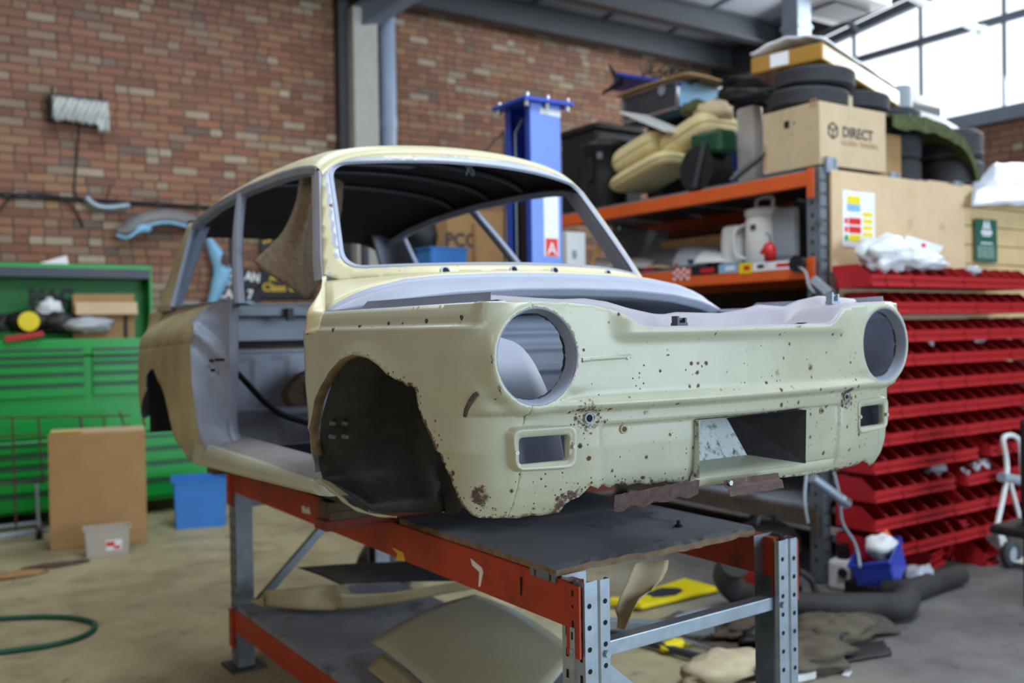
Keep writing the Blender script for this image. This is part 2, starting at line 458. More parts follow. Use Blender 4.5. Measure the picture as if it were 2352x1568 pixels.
def brick_mat():
    t = NT('old multi coloured brick')
    sep = t.node('ShaderNodeSeparateXYZ'); t.link(t.node('ShaderNodeNewGeometry').outputs['Position'], sep.inputs[0])
    nrm = t.node('ShaderNodeSeparateXYZ'); t.link(t.node('ShaderNodeNewGeometry').outputs['Normal'], nrm.inputs[0])
    alongx = t.math('GREATER_THAN', t.math('ABSOLUTE', nrm.outputs[1]), .5)
    hx = t.math('ADD', t.math('MULTIPLY', sep.outputs[0], alongx), t.math('MULTIPLY', sep.outputs[1], t.math('SUBTRACT', 1, alongx)))
    wob = t.noise(2.0, 2, .5)
    z = t.math('ADD', sep.outputs[2], t.math('MULTIPLY', wob, .012))
    rowf = t.math('DIVIDE', z, .0755)
    row = t.math('FLOOR', rowf)
    wr = t.node('ShaderNodeTexWhiteNoise', noise_dimensions='1D'); t.link(row, wr.inputs['W'])
    off = t.math('ADD', t.math('MULTIPLY', t.math('MODULO', row, 2), .5), t.math('MULTIPLY', wr.outputs['Value'], .22))
    colf = t.math('ADD', t.math('DIVIDE', hx, .232), off)
    col = t.math('FLOOR', colf)
    # some bricks are a pair of headers
    cv = t.node('ShaderNodeCombineXYZ'); t.link(col, cv.inputs[0]); t.link(row, cv.inputs[1])
    w1 = t.node('ShaderNodeTexWhiteNoise', noise_dimensions='3D'); t.link(cv.outputs[0], w1.inputs['Vector'])
    split = t.math('GREATER_THAN', w1.outputs['Value'], .68)
    fx = t.math('FRACT', colf)
    half = t.math('MULTIPLY', split, t.math('GREATER_THAN', fx, .5))
    fx2 = t.math('FRACT', t.math('MULTIPLY', colf, 2))
    cv2 = t.node('ShaderNodeCombineXYZ'); t.link(col, cv2.inputs[0]); t.link(row, cv2.inputs[1]); t.link(t.math('ADD', half, 3), cv2.inputs[2])
    w2 = t.node('ShaderNodeTexWhiteNoise', noise_dimensions='3D'); t.link(cv2.outputs[0], w2.inputs['Vector'])
    shade = t.ramp(w2.outputs['Value'], [(0, c8(124, 88, 72)), (.2, c8(150, 106, 86)), (.4, c8(164, 118, 94)), (.6, c8(138, 102, 90)), (.72, c8(170, 132, 98)), (.84, c8(152, 128, 112)), (.92, c8(190, 178, 154)), (1, c8(106, 94, 90))])
    shade = t.mix(t.math('MULTIPLY', t.noise(14, 5, .65), .5), shade, c8(112, 80, 64))
    shade = t.mix(t.math('MULTIPLY', t.ramp(t.noise(.5, 3), [(.45, (0, 0, 0)), (.7, (1, 1, 1))]), .3), shade, c8(130, 104, 96))
    # mortar
    fz = t.math('FRACT', rowf)
    jz = t.math('MINIMUM', fz, t.math('SUBTRACT', 1, fz))
    jx1 = t.math('MINIMUM', fx, t.math('SUBTRACT', 1, fx))
    jx2 = t.math('MULTIPLY', t.math('MINIMUM', fx2, t.math('SUBTRACT', 1, fx2)), .5)
    jx = t.math('ADD', t.math('MULTIPLY', jx2, split), t.math('MULTIPLY', jx1, t.math('SUBTRACT', 1, split)))
    mz = t.math('LESS_THAN', jz, .085); mx = t.math('LESS_THAN', jx, .028)
    mort = t.math('MAXIMUM', mz, mx)
    mc = t.ramp(t.noise(6, 4), [(.3, c8(68, 58, 52)), (.7, c8(100, 88, 78))])
    colr = t.mix(mort, shade, mc)
    t.setp(Base_Color=colr, Roughness=.9, Specular_IOR_Level=.2)
    t.bump(t.math('SUBTRACT', t.math('MULTIPLY', t.noise(30, 4), .3), mort), .5, .006)
    return t.mat
M['brick'] = brick_mat()

def floor_mat():
    t = NT('stained concrete')
    sep = t.node('ShaderNodeSeparateXYZ'); t.link(t.coord(), sep.inputs[0])
    n = t.noise(.8, 6, .62); n2 = t.noise(3.2, 6, .65); n3 = t.noise(26, 4, .6)
    old = t.ramp(n2, [(.25, c8(140, 130, 100)), (.5, c8(182, 172, 136)), (.75, c8(204, 196, 162))])
    new = t.ramp(n2, [(.25, c8(92, 90, 90)), (.5, c8(116, 114, 114)), (.75, c8(136, 133, 130))])
    edge = t.math('ADD', sep.outputs[0], t.math('MULTIPLY', t.math('SUBTRACT', n, .5), 2.2))
    edge = t.math('SUBTRACT', edge, t.math('MULTIPLY', sep.outputs[1], .35))
    col = t.mix(t.ramp(t.math('MULTIPLY', t.math('ADD', edge, 4.0), .1), [(.555, (0, 0, 0)), (.66, (1, 1, 1))]), old, new)
    col = t.mix(t.ramp(n, [(.54, (0, 0, 0)), (.68, (.75, .75, .75))]), col, c8(72, 62, 46))
    col = t.mix(t.ramp(t.noise(5.5, 5, .7), [(.62, (0, 0, 0)), (.7, (.7, .7, .7))]), col, c8(60, 54, 46))
    col = t.mix(t.math('MULTIPLY', n3, .22), col, c8(70, 66, 60))
    t.setp(Base_Color=col, Roughness=t.ramp(n2, [(.3, (.45, .45, .45)), (.7, (.75, .75, .75))]), Specular_IOR_Level=.35)
    t.bump(n3, .15, .003)
    return t.mat
M['floor'] = floor_mat()

# ------------------------------------------------------------------ the building
WY, WX = 8.8, 9.3
def struct(name, mb, mats, bevel=0, base=None, label=None, cat=None):
    return obj(name, mb, mats, bevel=bevel, kind='structure', base=base or (0, 0, 0), label=label, cat=cat)
struct('floor', MB().box((3.5, 2.4, -.1), (15, 15, .2)), M['floor'], label='stained concrete workshop floor', cat='floor')
def roof_z(y): return 5.02 + (WY - y) * .12
wb = MB().box((3.0, WY + .12, 3.2), (13.2, .24, 6.4))
struct('wall_back', wb, M['brick'], label='tall brick wall behind the car', cat='wall')
# right gable wall: brick up to the sill, glazing above
SILL = 3.52
wr = MB()
wr.box((WX + .12, 1.4, SILL / 2), (.24, 15.2, SILL))
wr.box((WX + .12, 8.25, (SILL + 5.4) / 2), (.24, 1.5, 5.4 - SILL))
struct('wall_right', wr, M['brick'], label='brick wall below the high window', cat='wall')
# roof: lining panels with joints, carried by purlins
rf = MB()
y0, y1 = -6.2, WY + .3
rf.add([(-3.6, y1, roof_z(y1)), (WX + .3, y1, roof_z(y1)), (WX + .3, y0, roof_z(y0)), (-3.6, y0, roof_z(y0)),
        (-3.6, y1, roof_z(y1) + .12), (WX + .3, y1, roof_z(y1) + .12), (WX + .3, y0, roof_z(y0) + .12), (-3.6, y0, roof_z(y0) + .12)],
       [(0, 1, 2, 3), (7, 6, 5, 4), (0, 4, 5, 1), (1, 5, 6, 2), (2, 6, 7, 3), (3, 7, 4, 0)])
struct('ceiling', rf, M['roof_panel'], label='sloping white lined workshop roof', cat='ceiling')
jt = MB()
for k in range(11):
    x = -1.0 + k * 1.0
    jt.bar((x, y1, roof_z(y1) - .012), (x, y0, roof_z(y0) - .012), .05, .024)
struct('trim_1', jt, M['beam_light'], label='grey strips between the roof lining panels', cat='roof strips')
pn = 2
for y, h, dz in ((8.45, .26, 0), (7.72, .24, 0), (6.6, .24, 0)):
    b = MB(); z = roof_z(y)
    x0, x1 = -3.4, WX - .02
    b.box(((x0 + x1) / 2, y, z - .03 - h / 2), (x1 - x0, .012, h))
    b.box(((x0 + x1) / 2, y, z - .035), (x1 - x0, .15, .014)); b.box(((x0 + x1) / 2, y, z - .03 - h), (x1 - x0, .15, .014))
    struct('trim_%d' % pn, b, M['beam'], label={2: 'dark steel roof beam along the top of the brick wall', 3: 'dark steel roof beam between lining panels', 4: 'dark steel roof beam nearest the lens'}[pn], cat='beam'); pn += 1
# gable rafter above the glazing
b = MB()
b.bar((WX - .12, WY, roof_z(WY) - .2), (WX - .12, -1, roof_z(-1) - .2), .16, .3)
struct('trim_5', b, M['beam'], label='dark sloping rafter above the high window', cat='beam')
# window: frame bars and panes
wf = MB()
WB, WT = -1.2, 7.45
def top_z(y): return roof_z(y) - .42
for y in (WT, 6.75, 5.92, 5.02, 4.1, 3.2, 2.3):
    wf.box((WX - .01, y, (SILL + top_z(y)) / 2), (.04, .028, top_z(y) - SILL))
wf.bar((WX - .01, WB, 4.47), (WX - .01, WT, 4.50), .05, .075)
wf.box((WX - .03, (WB + WT) / 2, SILL + .02), (.12, WT - WB, .14))
wf.bar((WX - .01, WB, top_z(WB)), (WX - .01, WT, top_z(WT)), .08, .1)
w1 = struct('window_1', wf, M['beam_light'], label='high gable window with grey glazing bars', cat='window')
gl = MB(); gl.add([(WX + .02, WB, SILL), (WX + .02, WT, SILL), (WX + .02, WT, top_z(WT)), (WX + .02, WB, top_z(WB))], [(0, 1, 2, 3)])
def glass_mat():
    t = NT('window glass')
    tr = t.node('ShaderNodeBsdfTransparent'); g = t.node('ShaderNodeBsdfGlossy', Roughness=.03)
    mx = t.node('ShaderNodeMixShader'); mx.inputs[0].default_value = .06
    t.link(tr.outputs[0], mx.inputs[1]); t.link(g.outputs[0], mx.inputs[2])
    t.link(mx.outputs[0], t.n['Material Output'].inputs['Surface'])
    return t.mat
M['glass'] = glass_mat()
M['red_shaded'] = simple('shaded red plastic', (150, 20, 26), .45, 0, .08, 5)  # darker copy of the bin red; shade inside the bins put into the colour
obj('pane', gl, M['glass'], w1, solid=.006)
# wall beyond the left edge, unseen but it shades the bay
struct('wall_left', MB().box((-3.5, 1.4, 3.4), (.24, 15.2, 6.8)), M['brick'], label='left end wall', cat='wall')
wfm = MB().box((-.4, -6.1, 3.4), (6.4, .24, 6.8)).box((5.9, -6.1, 5.6), (6.9, .24, 2.6)).box((8.9, -6.1, 2.2), (1.0, .24, 4.4))
struct('wall_front', wfm, M['brick'], label='wall behind the lens with a wide shutter doorway', cat='wall')
# column with knee brace, and rain pipe
cb = MB()
cb.box((4.02, WY - .13, 2.35), (.27, .24, 4.7))
struct('column', cb, M['column'], bevel=.012, label='pale concrete post against the brick wall', cat='column')
cb2 = MB()
cb2.box((3.84, WY - .06, 2.6), (.10, .12, 5.2))
struct('trim_6', cb2, M['beam'], label='dark steel strip beside the pale post', cat='trim')
cb3 = MB()
cb3.bar((4.02, WY - .14, 4.62), (4.62, WY - .9, 5.05), .2, .24)
struct('trim_7', cb3, M['beam_light'], bevel=.01, label='grey haunch where the post meets the roof', cat='trim')
dp = MB().cyl((4.33, WY - .1, 0), (4.33, WY - .1, 5.0), .085, n=20)
t = thing('drainpipe', 'grey plastic rain pipe beside the pale post', 'pipe', (4.33, WY - .1, 0))
obj('pipe', dp, M['grey_pvc'], t)
obj('collar', MB().cyl((4.33, WY - .1, 3.55), (4.33, WY - .1, 3.67), .094, n=20), M['grey_pvc'], t)
# ------------------------------------------------------------------ the car shell
import numpy as np
XC = 1.654
car = thing('car_body_shell', 'stripped rusty cream saloon body shell without doors, standing on the orange rack bench', 'car', (XC, 2.9, .906))
def proj(P):
    v = Vector(P) - Vector((0, 0, EYE))
    d = v.dot(_fwd)
    return 1176 + FPX * v.dot(_rt) / d, 784 - FPX * v.dot(_u2) / d
# plan of the lower body, half width and distance, low and at headlight height
_P = [(0, 1.497, 0, 1.497), (.15, 1.500, .15, 1.500), (.3, 1.511, .3, 1.511), (.42, 1.524, .42, 1.522), (.5, 1.538, .5, 1.529), (.567, 1.550, .567, 1.536),
      (.62, 1.560, .625, 1.543), (.668, 1.583, .678, 1.560), (.702, 1.635, .707, 1.61), (.723, 1.73, .724, 1.70), (.736, 1.86, .737, 1.84), (.745, 2.1, .747, 2.08),
      (.752, 2.35, .752, 2.35), (.757, 2.8, .757, 2.8), (.757, 3.3, .757, 3.3), (.752, 3.8, .752, 3.8), (.74, 4.2, .74, 4.2), (.715, 4.43, .715, 4.43), (.66, 4.58, .66, 4.58),
      (.57, 4.66, .57, 4.66), (.4, 4.71, .4, 4.71), (0, 4.73, 0, 4.73)]
_lo = catmull([(a, y, 0) for a, y, _, _ in _P], 24); _hi = catmull([(a, y, 0) for _, _, a, y in _P], 24)
_S = [0.0]
for i in range(1, len(_lo)): _S.append(_S[-1] + (_lo[i] - _lo[i - 1]).length)
_S = np.array(_S)
SMAX = float(_S[-1])
def s_of_y(y):
    return float(np.interp(y, [p.y for p in _lo], _S))
def keytab(keys):
    zs = np.arange(.9, 1.75, .002)
    v = np.interp(zs, [k[0] for k in keys], [k[1] for k in keys])
    k = np.ones(3) / 3
    return zs, np.convolve(np.pad(v, 1, mode='edge'), k, 'valid')
FRONT = keytab([(.98, .16), (1.04, .10), (1.085, .052), (1.12, .028), (1.16, .016), (1.23, .010), (1.300, .009), (1.308, .008), (1.313, -.008), (1.320, -.013), (1.328, -.012), (1.333, -.004), (1.342, 0), (1.43, 0), (1.5, .002), (1.54, .006)])
SIDE = keytab([(.98, .13), (1.04, .06), (1.09, .026), (1.13, .010), (1.2, .006), (1.226, .006), (1.232, -.002), (1.25, -.001), (1.3, 0), (1.44, 0), (1.474, .002), (1.486, .001), (1.494, .014), (1.512, .017), (1.535, .028), (1.57, .055)])
REAR = keytab([(.98, .13), (1.04, .06), (1.12, .018), (1.2, .004), (1.33, -.004), (1.42, 0), (1.474, .002), (1.481, .009), (1.488, .009), (1.495, .003), (1.53, .012), (1.57, .045), (1.60, .078), (1.64, .118), (1.68, .14)])
AH, ZH, YH = .57, 1.425, 1.530
def recess_w(a, z):
    """pressed plate behind the number plate"""
    w = sstep(-.410, -.400, a) * (1 - sstep(.374, .384, a)) * sstep(1.10, 1.125, z) * (1 - sstep(1.274, 1.279, z))
    return w
def L(s, z):
    u = min(abs(s), SMAX - 1e-4); sg = -1 if s < 0 else 1
    i = int(np.searchsorted(_S, u)); i = max(1, min(len(_lo) - 1, i))
    t = (u - _S[i - 1]) / (_S[i] - _S[i - 1])
    lo = _lo[i - 1].lerp(_lo[i], t); tg = (_lo[i] - _lo[i - 1]).normalized()
    wb = sstep(1.315, 1.365, z)
    if wb > 0 and u < 1.6:
        hi = _hi[i - 1].lerp(_hi[i], t); th = (_hi[i] - _hi[i - 1]).normalized()
        p = lo.lerp(hi, wb); tg = tg.lerp(th, wb).normalized()
    else: p = lo
    n = Vector((tg.y, -tg.x, 0))
    zs = z + max(0.0, p.y - 2.33) * .03
    side = float(np.interp(z, *SIDE))
    if p.y > 2.2:
        k = sstep(2.3, 3.0, p.y); side = lerp(side, float(np.interp(zs, *REAR)), k)
    wf = sstep(.25, .85, -n.y) if p.y < 2.3 else 0
    ins = lerp(side, float(np.interp(z, *FRONT)), wf) if wf > 0 else side
    if p.y > 4.3: ins = lerp(ins, min(ins, .03), sstep(4.35, 4.6, p.y))
    a, y = p.x - n.x * ins, p.y - n.y * ins
    if y < 1.72:
        rho = math.hypot(a - AH, z - ZH)
        if rho < .14:
            w = 1 - sstep(.103, .127, rho); y = lerp(y, min(y, YH), w)
        y += .010 * recess_w(a * sg, z)
        if z > 1.43: y -= .012 * sstep(1.448, 1.470, z) * (1 - sstep(.335, .40, a))
    return Vector((XC + sg * a, y, z))
def s_at(a, z):
    """arc position where the panel reaches lateral offset a (signed) at height z"""
    lo, hi = .0, 1.0; A = abs(a)
    for _ in range(40):
        m = (lo + hi) / 2
        if L(m, z).x - XC < A: lo = m
        else: hi = m
    return math.copysign((lo + hi) / 2, a)
def trace(pts, s0=None):
    """photograph points carried onto the curved panel, as (s, z)"""
    out = []
    for px, py in pts:
        if s0 is None:
            g = onX(px, py, XC - .74); s, z = -s_of_y(min(max(g.y, 1.6), 4.6)), g.z
        else: s, z = s0, 1.15
        for it in range(25):
            q = proj(L(s, z)); e = (px - q[0], py - q[1])
            if abs(e[0]) + abs(e[1]) < .05: break
            h = 1e-4
            qs = proj(L(s + h, z)); qz = proj(L(s, z + h))
            a, b, c, d = (qs[0] - q[0]) / h, (qz[0] - q[0]) / h, (qs[1] - q[1]) / h, (qz[1] - q[1]) / h
            det = a * d - b * c
            if abs(det) < 1e-6: break
            ds, dz = (e[0] * d - b * e[1]) / det, (a * e[1] - c * e[0]) / det
            m = max(abs(ds), abs(dz)); k = min(1, .08 / m) if m > 0 else 1
            s += ds * k; z += dz * k
        out.append((s, z))
        if s0 is not None: s0 = s
    return out
def resample(loop, h, closed=True):
    out = []; n = len(loop)
    for i in range(n if closed else n - 1):
        a, b = loop[i], loop[(i + 1) % n]
        k = max(1, int(math.ceil(math.dist(a, b) / h)))
        out += [(a[0] + (b[0] - a[0]) * j / k, a[1] + (b[1] - a[1]) * j / k) for j in range(k)]
    if not closed: out.append(loop[-1])
    return out
def roundp(corners, r, n=6):
    out = []; m = len(corners)
    for i in range(m):
        p0, p, p1 = (np.array(corners[(i + k) % m], float) for k in (-1, 0, 1))
        u, v = p0 - p, p1 - p; rr = min(r, np.linalg.norm(u) * .45, np.linalg.norm(v) * .45)
        a = p + u / np.linalg.norm(u) * rr; b = p + v / np.linalg.norm(v) * rr
        for k in range(n + 1):
            t = k / n; q = (1 - t) ** 2 * a + 2 * t * (1 - t) * p + t * t * b; out.append((float(q[0]), float(q[1])))
    return out
def inside(loops, P):
    P = np.asarray(P, float); res = np.zeros(len(P), bool)
    for lp in loops:
        lp = np.array(lp); x0, y0 = lp[:, 0], lp[:, 1]; x1, y1 = np.roll(x0, -1), np.roll(y0, -1)
        for a, b, c, d in zip(x0, y0, x1, y1):
            if b == d: continue
            m = ((b > P[:, 1]) != (d > P[:, 1])) & (P[:, 0] < (c - a) * (P[:, 1] - b) / (d - b) + a)
            res ^= m
    return res
def flat_tri(loops, h, extra=(), lines=()):
    """triangles filling the region bounded by the loops; h = point spacing"""
    V, Ed = [], []
    for lp in loops:
        o = len(V); V += lp; Ed += [(o + i, o + (i + 1) % len(lp)) for i in range(len(lp))]
    for ln in lines:
        o = len(V); V += ln; Ed += [(o + i, o + i + 1) for i in range(len(ln) - 1)]
    B = np.array(V)
    mn, mx = B.min(0), B.max(0)
    G = []
    hx, hy = (h, h) if not isinstance(h, tuple) else h
    for j, yy in enumerate(np.arange(mn[1] + hy / 2, mx[1], hy)):
        for xx in np.arange(mn[0] + (hx / 2 if j % 2 else 0), mx[0], hx): G.append((xx, yy))
    G += list(extra)
    G = np.array(G); G = G[inside(loops, G)]
    cell = {}
    r = min(hx, hy) * .45
    for b in V: cell.setdefault((int(b[0] / r), int(b[1] / r)), []).append(b)
    keep = []
    for g in G:
        cx, cy = int(g[0] / r), int(g[1] / r); ok = True
        for i in (-1, 0, 1):
            for j in (-1, 0, 1):
                for b in cell.get((cx + i, cy + j), ()):
                    if (b[0] - g[0]) ** 2 + (b[1] - g[1]) ** 2 < r * r: ok = False; break
                if not ok: break
            if not ok: break
        if ok: keep.append((float(g[0]), float(g[1])))
    res = geometry.delaunay_2d_cdt([Vector(p) for p in V + keep], Ed, [], 0, 1e-6)
    vs, fs = res[0], res[2]
    cen = [((vs[f[0]].x + vs[f[1]].x + vs[f[2]].x) / 3, (vs[f[0]].y + vs[f[1]].y + vs[f[2]].y) / 3) for f in fs]
    ok = inside(loops, cen)
    return [(v.x, v.y) for v in vs], [tuple(f) for f, k in zip(fs, ok) if k], [c for c, k in zip(cen, ok) if k]
def sheet(name, vs, fs, fn, mats, parent, attrs=None, thick=.0015, flip=False, label=None):
    used = sorted({i for f in fs for i in f}); ix = {u: k for k, u in enumerate(used)}
    mb = MB(); P = [fn(*vs[u]) for u in used]
    mb.add(P, [tuple(ix[i] for i in (f[::-1] if flip else f)) for f in fs], 0, True)
    w = WORLD_ROOTS.get(parent.name)
    for p in mb.v: p -= w
    me = bpy.data.meshes.new(name)
    me.from_pydata([tuple(p) for p in mb.v], [], mb.f)
    for m in mats: me.materials.append(m)
    me.polygons.foreach_set('use_smooth', [True] * len(me.polygons))
    if attrs:
        ra, pa = me.attributes.new('rust', 'FLOAT', 'POINT'), me.attributes.new('prim', 'FLOAT', 'POINT')
        rv = [attrs(*vs[u]) for u in used]
        ra.data.foreach_set('value', [r[0] for r in rv]); pa.data.foreach_set('value', [r[1] for r in rv])
    me.update()
    o = bpy.data.objects.new(name, me); COL.objects.link(o); o.parent = parent
    WORLD_ROOTS[o.name] = w
    if thick:
        sd = o.modifiers.new('sheet', 'SOLIDIFY'); sd.thickness = thick; sd.offset = -1
        if len(mats) > 1: sd.material_offset = 1; sd.material_offset_rim = 1
    if label: o['label'] = label
    return o
def mirror(loop): return [(-s, z) for s, z in loop]
def pdist(p, line):
    b = 9
    for (x0, y0), (x1, y1) in zip(line, line[1:]):
        dx, dy = x1 - x0, y1 - y0; l2 = dx * dx + dy * dy
        t = 0 if l2 == 0 else max(0, min(1, ((p[0] - x0) * dx + (p[1] - y0) * dy) / l2))
        b = min(b, math.hypot(p[0] - x0 - t * dx, p[1] - y0 - t * dy))
    return b

# ---- nose: front panel and wings cut from one skin
door_edge = trace([(697, 760), (699, 800), (702, 880), (709, 960), (717, 1040), (724, 1085)])
arch_good = trace([(728, 1045), (724, 999), (726, 960), (733, 920), (747, 887), (767, 853), (792, 825), (820, 813), (837, 815), (860, 822), (882, 838), (902, 859)])
arch_rust = trace([(913, 872), (926, 879), (933, 888), (945, 886), (952, 892), (955, 903), (957, 918), (961, 937), (967, 950), (970, 964), (979, 980), (983, 993), (992, 1012), (997, 1027),
                   (1008, 1040), (1014, 1055), (1021, 1066), (1025, 1080), (1035, 1097), (1039, 1111), (1047, 1128), (1050, 1142), (1062, 1160), (1073, 1173), (1084, 1183)])
ytop = L(door_edge[0][0], door_edge[0][1]).y
S0 = -door_edge[0][0]
bot_near = trace([(1100, 1189), (1130, 1190), (1160, 1189), (1188, 1190), (1215, 1184), (1240, 1184), (1262, 1180), (1285, 1177), (1296, 1160), (1310, 1149), (1330, 1141), (1345, 1127), (1356, 1115)], -.75)
bot_mid = trace([(1370, 1122), (1385, 1114), (1400, 1120), (1415, 1110), (1440, 1115), (1465, 1108), (1490, 1113), (1520, 1106), (1560, 1108), (1585, 1104), (1600, 1110), (1660, 1106), (1700, 1103), (1750, 1100), (1800, 1096), (1850, 1091), (1900, 1082), (1940, 1074), (1965, 1068)], -.4)
S1 = s_at(.62, 1.1)
def ztop(s):
    a = abs(s)
    return interp([(0, 1.478), (.26, 1.479), (.30, 1.480), (.325, 1.487), (.355, 1.506), (.385, 1.519), (.43, 1.528), (.5, 1.534), (.6, 1.537), (.75, 1.536), (1.0, 1.534), (1.8, 1.533)], a)
top = [(s, ztop(s)) for s in np.linspace(-S0, S0, 260)]
outline = [(float(a), float(b)) for a, b in top]
far_door = [(-s, z) for s, z in door_edge]
outline += far_door[1:]
far_arch = mirror(arch_good) + [(-s, z) for s, z in arch_rust]
outline += far_arch
far_bot = [(.68, 1.088), (.62, 1.088), (.55, 1.110)]
outline += far_bot + bot_mid[::-1] + bot_near[::-1]
rusty = arch_rust[::-1]
outline += rusty + arch_good[::-1] + door_edge[::-1][:-1]
outline = resample(outline, .010)
jr = random.Random(3)
def circ(a0, z0, r, n): return [(s_at(a0 + r * math.cos(2 * PI * k / n), z0 + r * math.sin(2 * PI * k / n)), z0 + r * math.sin(2 * PI * k / n)) for k in range(n)]
holes = []
for sg in (-1, 1):
    holes.append(circ(sg * AH, ZH, .0975, 72))
    ind = roundp([(sg * .483, 1.262), (sg * .600, 1.262), (sg * .600, 1.207), (sg * .483, 1.207)], .010)
    holes.append([(s_at(a, z), z) for a, z in ind])
plate_hole = [(s_at(a, z), z) for a, z in resample([(-.131, 1.268), (.03, 1.271), (.205, 1.274), (.213, 1.24), (.214, 1.20), (.208, 1.17), (.212, 1.142), (.03, 1.141), (-.10, 1.139), (-.150, 1.143), (-.147, 1.16), (-.139, 1.19), (-.136, 1.22)], .012)]
holes.append(plate_hole)
seam_top = [(-.578, 1.531), (-.572, 1.515)]
def seam_s(z):
    return interp([(1.07, .625), (1.12, .612), (1.19, .598), (1.30, .590), (1.33, .588), (1.55, .585)], z)
extra = []
for sg in (-1, 1):
    for rr in (.1005, .104, .108, .112, .116, .120, .124, .129):
        for k in range(100):
            zz = ZH + rr * math.sin(2 * PI * k / 100)
            if zz < 1.53: extra.append((s_at(sg * (AH + rr * math.cos(2 * PI * k / 100)), zz), zz))
for s in np.arange(-S0 + .01, S0, .0085):
    for zz in (1.304, 1.309, 1.3125, 1.317, 1.3225, 1.328, 1.335, 1.475, 1.482, 1.486, 1.4895, 1.494, 1.224, 1.227, 1.230, 1.2725, 1.275, 1.2775, 1.28, 1.448, 1.454, 1.460, 1.466, 1.470): extra.append((float(s), zz))
seams = []
for sg in (-1, 1):
    seams.append([(sg * seam_s(z), z) for z in np.linspace(1.06, 1.34, 29)]); seams.append([(sg * seam_s(z), z) for z in np.linspace(1.515, 1.545, 5)])
V, Fc, Cn = flat_tri([outline] + holes, .0085, extra, seams)
fl_rust = [(trace([p], -.6)[0], r, k) for p, r, k in [((1350, 958), .055, .86), ((1105, 1140), .035, .95), ((1085, 920), .012, .7), ((1275, 1080), .03, .62), ((1240, 1110), .018, .6), ((1345, 1030), .025, .6), ((1325, 1095), .02, .6), ((1550, 940), .018, .5), ((1250, 1160), .05, .65), ((1310, 1165), .06, .95), ((1943, 910), .035, 1.0), ((1965, 975), .03, .7), ((1975, 1022), .02, .6), ((1475, 870), .03, .55), ((1600, 868), .04, .5), ((1700, 860), .04, .45), ((1780, 880), .035, .45), ((1540, 1000), .02, .5)]]
arch_line = arch_rust
low_line = bot_near + bot_mid
def nose_attr(s, z):
    p = (s, z); r = 0.0
    if -.62 < s < .62: r = .10 + (.07 if z < 1.3 else 0) + .10 * sstep(-.3, .05, s)
    if s < -.3:
        d = pdist(p, arch_line); r = max(r, 1.0 * (1 - sstep(.003, .02, d)), .35 * (1 - sstep(.015, .06, d)))
        d = pdist(p, arch_good[5:]); r = max(r, .55 * (1 - sstep(.004, .03, d)))
        if 1.06 < z < 1.30: r = max(r, .62 * (1 - sstep(.002, .007, abs(abs(s) - seam_s(z)))))
        d = math.hypot(abs(s) - .66, z - 1.42)
        if -.70 < s < -.64 and 1.34 < z < 1.48: r = max(r, .66 * (1 - sstep(.001, .008, abs(-s - interp([(1.34, .655), (1.42, .678), (1.48, .668)], z)))))
        if 1.486 < z < 1.50 and s < -.75: r = max(r, .25)
    if z < 1.2: r = max(r, .85 * (1 - sstep(.004, .028, pdist(p, low_line))))
    for c, rad, k in fl_rust:
        d = math.hypot(c[0] - s, c[1] - z)
        if d < rad * 1.5: r = max(r, k * (1 - sstep(rad * .5, rad * 1.4, d)))
    pr = 0.0
    for sg in (-1, 1):
        P = L(s, z) if abs(abs(s) - .58) < .2 and z > 1.3 else None
        if P is not None: pr = max(pr, .75 * (1 - sstep(.0985, .105, math.hypot(abs(P.x - XC) - AH, z - ZH))))
    pr = max(pr, .7 * (1 - sstep(.002, .007, ztop(s) - z)))
    if abs(z - 1.412) < .014 and (-.31 < s < -.19 or .12 < s < .42): pr = max(pr, .52 * (1 - abs(z - 1.412) / .02))
    if -.41 < s < -.33 and 1.12 < z < 1.28: pr = max(pr, .45)
    return r, pr
parts = {'front_panel': [], 'wing_near': [], 'wing_far': []}
for f, c in zip(Fc, Cn):
    ss = seam_s(c[1])
    parts['front_panel' if abs(c[0]) < ss else ('wing_near' if c[0] < 0 else 'wing_far')].append(f)
_ag = arch_good
def LF(s, z):
    p = L(s, z)
    if s < -.9 or s > .9:
        d = pdist((-abs(s), z), _ag)
        if d < .045: p.x += (-1 if s < 0 else 1) * .013 * (1 - d / .045) ** 1.6
    return p
sheet('front_panel', V, parts['front_panel'], L, [M['cream'], M['primer']], car, nose_attr, label='pitted front panel with two round headlight holes')
sheet('front_wing', V, parts['wing_near'], LF, [M['cream'], M['primer_grey']], car, nose_attr, label='front wing with rust eaten wheel arch')
sheet('front_wing', V, parts['wing_far'], LF, [M['cream'], M['primer_white']], car, nose_attr)  # lighter inner face makes up in colour for light missing inside the wing
# turned-in lip of the near arch
lip = MB(); ag = resample(arch_good, .012, False)
lip.grid(lambda u, v: LF(*ag[min(int(round(u * (len(ag) - 1))), len(ag) - 1)]) + Vector((.026 * v, 0, -.004 * math.sin(PI * v))) * (1 - .6 * sstep(.8, 1, u)), len(ag) - 1, 2)
obj('arch_lip', lip, M['board_edge'], car, solid=.002)
